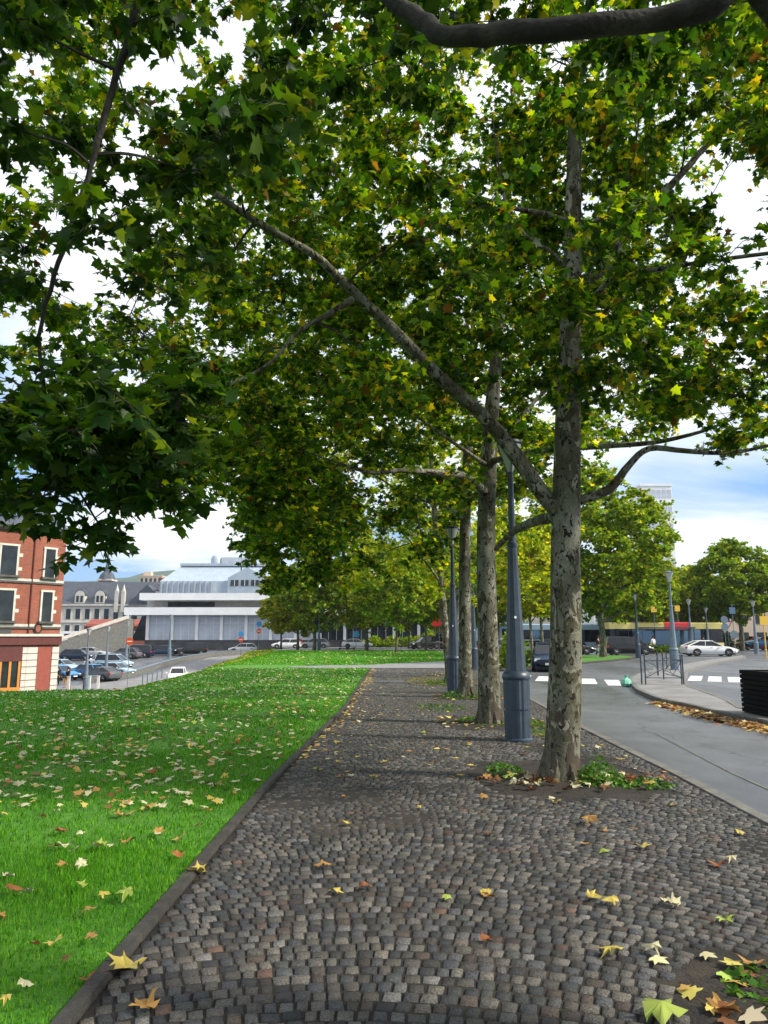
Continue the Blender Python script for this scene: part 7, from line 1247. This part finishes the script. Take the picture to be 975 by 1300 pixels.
# brick corner house
def brick_house():
    zb = -2.9; A, B_, C = (-33.5, 46.2), (-26.2, 54.3), (-24.36, 56.3, 2.07)[:2]
    B_ = (-25.74, 54.2, 2.05)[:2]
    root = empty('brick_house', (B_[0], B_[1], zb)); tag(root, 'red brick corner house with pale stone window surrounds and dark red shopfront', 'house')
    o = Vector((B_[0], B_[1], 0))
    ztop = 9.15
    Bk, Ak = (C[0]-7, C[1]+9), (-41, 58)
    fp = [A, B_, C, Bk, Ak]
    def ring(z, grow=0.0):
        cx = sum(p[0] for p in fp)/5; cyy = sum(p[1] for p in fp)/5; out_ = []
        for p in fp:
            v = Vector((p[0]-cx, p[1]-cyy)); v = v*(1+grow/v.length); out_.append((cx+v.x-o.x, cyy+v.y-o.y, z-zb))
        return out_
    q = MB(); q.quadstrip([ring(zb), ring(ztop)]); q.build('wall', M['brick'], root)
    q = MB(); q.quadstrip([ring(ztop, .22), ring(ztop+.22, .45), ring(ztop+.4, .5)]); q.build('cornice', M['stonedark'], root)
    q = MB(); q.quadstrip([ring(ztop+.4, .35), ring(ztop+3.0, -2.8)]); rf = q.build('roof', M['slate'], root)
    F1 = Facade(root, A, B_); F2 = Facade(root, B_, C)
    # sky lights on the roof slope above facade 1
    for u in (F1.L-1.9, F1.L-4.4):
        q = MB(); q.box((0, 0, 0), (1.3, 1.5, .08)); s_ = q.build('roof_window', M['glassblue'], root); s_.location = F1.p(u, -.85, ztop+1.62-zb); s_.rotation_euler = Matrix.Rotation(F1.rz, 3, 'Z').to_euler(); s_.rotation_euler.rotate_axis('X', R(40))
    for F, us, w in ((F1, [F1.L-1.75, F1.L-4.6, F1.L-7.2], 1.08), (F2, [F2.L*.50], .78)):
        for u in us:
            for z0, z1 in ((5.95, 8.05), (2.7, 4.85)):
                F.window(u, z0, z1, w, 'stone', 'carblack')
        F.slab(0, F.L, 5.42, 5.56, 0, .10, 'string_course', M['stonedark']); F.slab(0, F.L, 5.562, 5.74, 0, .06, 'string_course', M['stone'])
        F.slab(0, F.L, 2.16, 2.30, 0, .12, 'string_course', M['stonedark']); F.slab(0, F.L, 2.302, 2.48, 0, .06, 'string_course', M['stone'])
        F.slab(-.1, F.L+.1, 1.60, 1.78, 0, .34, 'shop_cornice', M['stone']); F.slab(-.05, F.L+.05, 1.0, 1.598, 0, .24, 'shop_fascia', M['redwood'])
        # quoin blocks beside the windows
        for u in us:
            for z in (7.3, 6.3, 4.3, 3.3):
                F.slab(u+w/2+.14, u+w/2+.42, z, z+.25, 0, .03, 'quoin', M['stone'])
    # shopfront with orange wooden frame
    F1.slab(F1.L-5.6, F1.L-.32, -.15, .998, 0, .1, 'fascia_board', M['redwood'])
    sw = F1.slab(F1.L-5.6, F1.L-.36, -1.95, -.152, 0, .04, 'shop_window', M['glass'])
    for k in range(9):
        F1.slab(F1.L-5.62+k*.635, F1.L-5.46+k*.635, -1.95, -.16, .04, .12, 'mullion', M['wood'])
    F1.slab(F1.L-5.7, F1.L-.32, -2.3, -1.952, 0, .14, 'shop_sill', M['wood'])
    for k in range(8):
        F1.slab(F1.L-.30, F1.L+.0, zb+.02+k*.47, zb+.44+k*.47, 0, .08, 'pier_block', M['stone'])
        F2.slab(.0, .80, zb+.02+k*.47, zb+.44+k*.47, 0, .08, 'pier_block', M['stone']); F2.slab(F2.L-.55, F2.L, zb+.02+k*.47, zb+.44+k*.47, 0, .08, 'pier_block', M['stone'])
    d = F2.slab(.84, F2.L-.59, zb, .95, 0, .05, 'door', M['reddoor'])
    # little oval and a name plate between the floors
    q = MB(); q.quadstrip([[(.30*math.cos(a*math.pi/10), y, .42*math.sin(a*math.pi/10)) for a in range(20)] for y in (-.03, .03)]+[]); ov = q.build('oval_plaque', M['carblack'], root); ov.location = F2.p(F2.L*.27, .10, 1.98-zb); ov.rotation_euler = (0, 0, F2.rz); ov.location.z += .2
    q = MB(); q.quadstrip([[(.18*math.cos(a*math.pi/10), y, .28*math.sin(a*math.pi/10)) for a in range(20)] for y in (-.04, .0)]); o2 = q.build('centre', M['brick'], ov); 
    F1.slab(F1.L-2.3, F1.L-1.2, 1.82, 2.1, .0, .12, 'name_plate', M['dark'])
    q = MB(); q.tube([F1.p(F1.L-.02, .06, 1.8-zb), F1.p(F1.L-.02, .06, ztop-zb)], .05, 6); q.build('drainpipe', M['redwood'], root)
    # chimney
    q = MB(); q.box((-6, 6, ztop+3.2-zb), (1.4, .8, 2.2)); q.build('chimney', M['brick'], rf)
brick_house()

# stone station with slate roof
def station():
    Y0 = 200; X0, X1 = -96.0, -59.5; zb = -3.2; root = empty('station_building', (X0, Y0, zb)); tag(root, 'pale stone station with arched dormers and a dark slate roof', 'building')
    L = X1-X0; F = Facade(root, (X0, Y0), (X1, Y0)); ez = 9.8; rz_ = 16.6
    q = MB(); q.box((L/2, 7, (ez-zb)/2), (L, 14, ez-zb)); q.build('wall', M['greystone'], root)
    q = MB(); q.quadstrip([[(-.4, -.4, ez-zb+.35), (L+.4, -.4, ez-zb+.35), (L+.4, 14.4, ez-zb+.35), (-.4, 14.4, ez-zb+.35)], [(-.2, 6.4, rz_-zb), (L-4, 6.4, rz_-zb), (L-4, 7.6, rz_-zb), (-.2, 7.6, rz_-zb)]]); rf = q.build('roof', M['slate'], root)
    F.slab(0, L, ez-.1, ez+.34, -.1, .5, 'cornice', M['greystone']); F.slab(0, L, 5.2, 5.5, 0, .25, 'string_course', M['greystone'])
    def dormer(u, w=2.6, h=3.4):
        pts = [(-w/2, 0), (w/2, 0), (w/2, h*.62)]+[(w/2*math.cos(a*math.pi/8), h*.62+w*.62*math.sin(a*math.pi/8)) for a in range(1, 8)]+[(-w/2, h*.62)]
        mb = MB(); mb.prism([(x, -.15, z) for x, z in pts], (0, 1.8, 0)); d = mb.build('dormer', M['stone'], root); d.location = F.p(u, 0, ez+.3-zb)
        pts2 = [(x*1.12, z*1.06+.1) for x, z in pts[2:]]; mb = MB(); mb.prism([(x, 0, z) for x, z in pts2], (0, 2.2, 0)); mb.build('dormer_roof', M['slate'], d)
        for s_ in (-.5, .5):
            mb = MB(); mb.box((s_*w*.42, -.18, h*.42), (w*.26, .05, h*.5)); mb.build('pane', M['glass'], d)
    for u in (14.2, 19.6, 31.2): dormer(u)
    dormer(36.3-1.5, 2.8, 3.0)
    # gable with turrets
    for u in (24.2, 26.0):
        mb = MB(); mb.box((0, 0, 2), (.9, .9, 5.6)); mb.lathe([(.55, 4.8), (.3, 5.6), (0, 6.8)], 8); t = mb.build('turret', M['stone'], root); t.location = F.p(u, .2, ez-zb-1)
    for u in np.arange(1.2, L-1, 2.55):
        F.window(float(u), 6.2, 8.9, 1.3, 'stone', 'stone', False); F.window(float(u), 1.6, 4.6, 1.3, 'stone', 'stone', False)
    # gablet roof to the right
    mb = MB(); mb.prism([(27.5, -1.0, ez-zb+.3), (37.5, -1.0, ez-zb+.3), (32.5, -1.0, ez-zb+5.6)], (0, 9, 0)); mb.build('gable_roof', M['slate'], root)
    for (x, y, w, h) in ((3.6, 1.0, 1.1, 6.3), (34.0, 7.0, 1.2, 7.6)):
        mb = MB(); mb.box((x, y, ez-zb+h/2), (w, w, h)); mb.box((x, y, ez-zb+h+.15), (w+.3, w+.3, .3)); mb.build('chimney', M['brick'], rf)
station()
# clock tower with spire and the far blocks of flats
tw = empty('spire_tower', (-98, 262, -3)); tag(tw, 'slim brick tower with a slate cap and needle spire', 'tower')
q = MB(); q.box((0, 0, 12), (4.6, 4.6, 24), 0, .96); q.build('shaft', M['brick'], tw)
q = MB(); q.box((0, 0, 24.2), (5.4, 5.4, .6)); q.box((0, 0, 18.5), (4.9, 4.9, .4)); q.build('cornice', M['stone'], tw)
q = MB(); q.lathe([(3.1, 24.5), (2.4, 26.2), (1.2, 27.4), (1.1, 28.6), (.9, 28.8), (.35, 31), (0, 35)], 8); q.build('spire', M['slate'], tw)
for a in range(3):
    q = MB(); q.box((-1.3+a*1.3, -2.33, 21.2), (.6, .08, 2.4)); q.build('louvre', M['dark'], tw)
def block(name, label, X, Y, z, w, d, h, m, floors, bays, cat='building', wm_='glass', fr=.55, rz=0, bands=None):
    root = empty(name, (X, Y, z), rz); tag(root, label, cat)
    q = MB(); q.box((0, d/2, h/2), (w, d, h)); q.build('wall', M[m], root)
    q = MB(); q.box((0, d/2, h+.3), (w+.4, d+.4, .6)); q.build('roof', M[bands or m], root)
    fh = h/floors; bw = w/bays
    me = None
    for i in range(floors):
        for j in range(bays):
            if me is None:
                q = MB(); q.box((0, 0, 0), (bw*fr, .1, fh*.5)); o = q.build('window', M[wm_], root); me = o.data
            else: o = link(bpy.data.objects.new('window', me), root)
            o.location = (-w/2+(j+.5)*bw, -.03, (i+.55)*fh)
    return root
b = block('apartment_block', 'beige high rise flats behind the station roof', -126, 400, -3, 12, 12, 36.5, 'beige', 8, 5)
q = MB(); q.box((-3, 5, 38), (4, 4, 2.6)); q.build('lift_house', M['beige'], b)
block('apartment_block', 'tall white gridded tower block behind the right hand trees', 75.0, 200, 0, 8.5, 12, 42.5, 'white', 9, 6, fr=.72, wm_='panel')
# long low white building with grey panels
def white_hall():
    Y0 = 125.0; X0 = -43.0; X1 = 14; zb = -1.4; root = empty('white_hall', (X0, Y0, zb)); tag(root, 'long white building with slab roofs and tall grey translucent panels', 'building')
    F = Facade(root, (X0, Y0), (X1, Y0)); L = X1-X0
    q = MB(); q.box((L/2+1.6, 9.2, 3.9), (L-3.4, 18, 7.6)); q.build('hall_body', M['dark'], root)
    F.slab(3.2, L, zb-.6, 1.0, 0, .25, 'plinth', M['dark'])
    F.slab(0, L, 5.1, 6.35, -6, 1.6, 'lower_roof_slab', M['white']); F.slab(2.2, L, 7.6, 8.75, -8, 1.0, 'upper_roof_slab', M['white'])
    F.slab(2.4, L, 6.352, 7.598, -8, -2.6, 'clerestory', M['stone'])
    for a, b_ in ((6.0, 14.0), (25, 27.5), (30, 36), (36.6, 39)): F.slab(a, b_, 6.6, 7.4, -2.6, -2.45, 'strip_window', M['dark'])
    n = 13; w = (L-3.6)/n
    for k in range(n):
        u = 3.6+k*w
        p = F.slab(u+.25, u+w-.25, 1.02, 5.09, .02, .16, 'glass_panel', M['panel'] if k < 7 else M['glass'])
        for t in (.34, .67): 
            q = MB(); q.box((-w/2+t*w, -.09, 0), (.05, .03, 4.0)); q.build('glazing_bar', M['white'], p)
        q = MB(); q.box((0, -.09, .75), (w-.5, .03, .05)); q.build('transom', M['white'], p)
        F.slab(u-.24, u+.24, 1.02, 5.09, 0, .42, 'column', M['white'])
    F.slab(.0, .9, zb, 5.09, -1, .8, 'end_pillar', M['white'])
    q = MB(); q.prism([(1.0, -.3, 2.3), (3.2, -.3, 2.3), (3.2, -.3, 6.4), (2.6, -.3, 6.4)], (0, .2, 0)); q.build('corner_glazing', M['glass'], root)
white_hall()
# stair ramp falling toward the car park
sr = empty('stair_ramp', (-40, 117, 0)); tag(sr, 'long stair ramp with a pale parapet descending to the car park', 'stairs')
q = MB(); q.prism([(0, 0, 4.3), (-14.2, -8, -1.6), (-14.2, -8, -2.8), (0, 0, -2.0)], (0, 2.4, 0)); q.build('ramp', M['kerb'], sr)
q = MB(); q.prism([(0, -.2, 4.9), (-14.4, -8.3, -1.0), (-14.4, -8.3, -1.5), (0, -.2, 4.35)], (0, .25, 0)); q.build('parapet', M['stone'], sr)
# low flat canopies behind the car park
for x, y, w, z, lb in [(-53.5, 120, 17, .9, 'flat white canopy beside the stair ramp'), (-56, 135, 24, 2.3, 'long flat white canopy behind the first one')]:
    r0 = empty('flat_canopy', (x, y, -3)); tag(r0, lb, 'canopy')
    q = MB(); q.box((0, 0, z+3), (w, 5, .45)); q.build('roof', M['white'], r0)
    for k in range(5):
        q = MB(); q.tube([(-w/2+.8+k*(w-1.6)/4, -1.5, 0), (-w/2+.8+k*(w-1.6)/4, -1.5, z+2.8)], .12, 8); q.build('post', M['lamplight'], r0)
bw_ = block('brick_terrace', 'low row of red brick behind the car park', -54.5, 165, -3, 22, 6, 6.6, 'brick', 2, 12, fr=.4)
q = MB(); q.prism([(-11.3, -.6, 6.7), (11.3, -.6, 6.7), (11.3, 3, 8.2), (-11.3, 3, 8.2)], (0, 0, .2)); q.build('roof', M['reddoor'], bw_)
# zinc and glass office building
def office():
    Y0 = 190; X0 = -57.5; zb = -2; root = empty('office_building', (X0, Y0, zb)); tag(root, 'grey zinc office building with sloping mansard roof and vertical fins', 'building'); L = 30.0
    q = MB(); q.box((L/2+.6, 9.2, 6.2), (L, 18, 12.4)); q.build('base_storeys', M['white'], root)
    zf = 12.4; 
    q = MB(); q.quadstrip([[(0, 0, zf), (L, 0, zf), (L, 18, zf), (0, 18, zf)], [(0, 0, zf+5.2), (L, 0, zf+5.2), (L, 18, zf+5.2), (0, 18, zf+5.2)], [(4.2, 4.5, zf+9.4), (L-4, 4.5, zf+9.4), (L-4, 14, zf+9.4), (4.2, 14, zf+9.4)]]); q.build('mansard', M['zinc'], root)
    q = MB(); q.box((L/2+.4, 9, zf+9.8), (L-7, 10, .7)); q.build('roof_slab', M['zinc'], root)
    q = MB(); q.lathe([(1.5, 0), (1.5, 1.4), (1.1, 2.2), (0, 2.6)], 14, (13, 6, zf+10.1)); q.build('roof_drum', M['zinc'], root, smooth=True)
    q = MB(); q.box((18, 8, zf+11.0), (7, 6, 1.7)); q.build('plant_room', M['panel'], root)
    for k in range(10):
        q = MB(); q.box((.6+k*1.42, -.2, zf+2.6), (.34, .7, 5.3)); q.build('fin', M['zinc'], root)
        q = MB(); q.box((1.3+k*1.42, -.04, zf+3.2), (.85, .08, 3.6)); q.build('window', M['panel'], root)
    for i in range(2):
        for k in range(3):
            q = MB(); q.box((19.3+k*2.6, -.56, zf+1.3+i*3.4), (2.0, .1, 1.5)); w_ = q.build('window', M['glass'], root)
            q = MB(); q.box((19.3+k*2.6, -.62, zf+1.3+i*3.4), (.12, .05, 1.5)); q.build('mullion', M['white'], w_)
    q = MB(); q.prism([(17.5, -.5, zf), (27.4, -.5, zf), (27.4, -.5, zf+6.0), (22.4, -.5, zf+8.8), (17.5, -.5, zf+6.0)], (0, .4, 0)); q.build('gable_panel', M['zinc'], root)
    for k in range(9):
        q = MB(); q.box((2.0+k*1.45, -.03, 10.9), (.55, .08, 1.5)); q.build('window', M['glass'], root)
    for x in (18.5, 27): q = MB(); q.box((x, -.03, 10.9), (2.4, .08, 1.3)); q.build('window', M['glass'], root)
office()
# pale buildings and shopfronts beyond the streets, centre and right
block('apartment_building', 'pale building with tall bays behind the centre trees', 2, 138, 0, 22, 10, 9, 'stone', 3, 9)
block('shop_row', 'blue and white mural wall behind the silver car', 17.2, 104, -.1, 15, 3, 3.4, 'mural', 1, 5, 'wall')
block('apartment_building', 'light grey flats behind the median tree', 26, 150, 0, 28, 10, 11, 'greystone', 4, 10)
block('shop_row', 'magenta painted hoarding under a white band at the square', 44.0, 112, 0, 12, 2, 4.2, 'pink', 1, 6, 'wall', bands='white')
block('apartment_building', 'orange brick building behind the round tree at the right', 58, 124, 0, 24, 10, 8.5, 'beige', 3, 8)
block('apartment_building', 'white walled building right of the bus', 44, 135, 0, 12, 10, 8.0, 'white', 3, 5)
block('apartment_building', 'red brick house behind the lamps on the square', 50.0, 128, 0, 6, 8, 10, 'brick', 3, 3)

# the air between here and the hills
hb = MB(); hb.box((0, 1010, 62), (5400, 2700, 196)); hz = hb.build('haze', M['white']); tag(hz, kind='stuff')
hm = bpy.data.materials.new('haze_air'); hm.use_nodes = True; ht = hm.node_tree; ht.nodes.clear()
ho = nd(ht, 'ShaderNodeOutputMaterial'); hv = nd(ht, 'ShaderNodeVolumePrincipled'); hv.inputs['Density'].default_value = .00013; hv.inputs['Color'].default_value = (.72, .84, 1.0, 1)
ht.links.new(hv.outputs[0], ho.inputs['Volume']); hz.data.materials.clear(); hz.data.materials.append(hm)
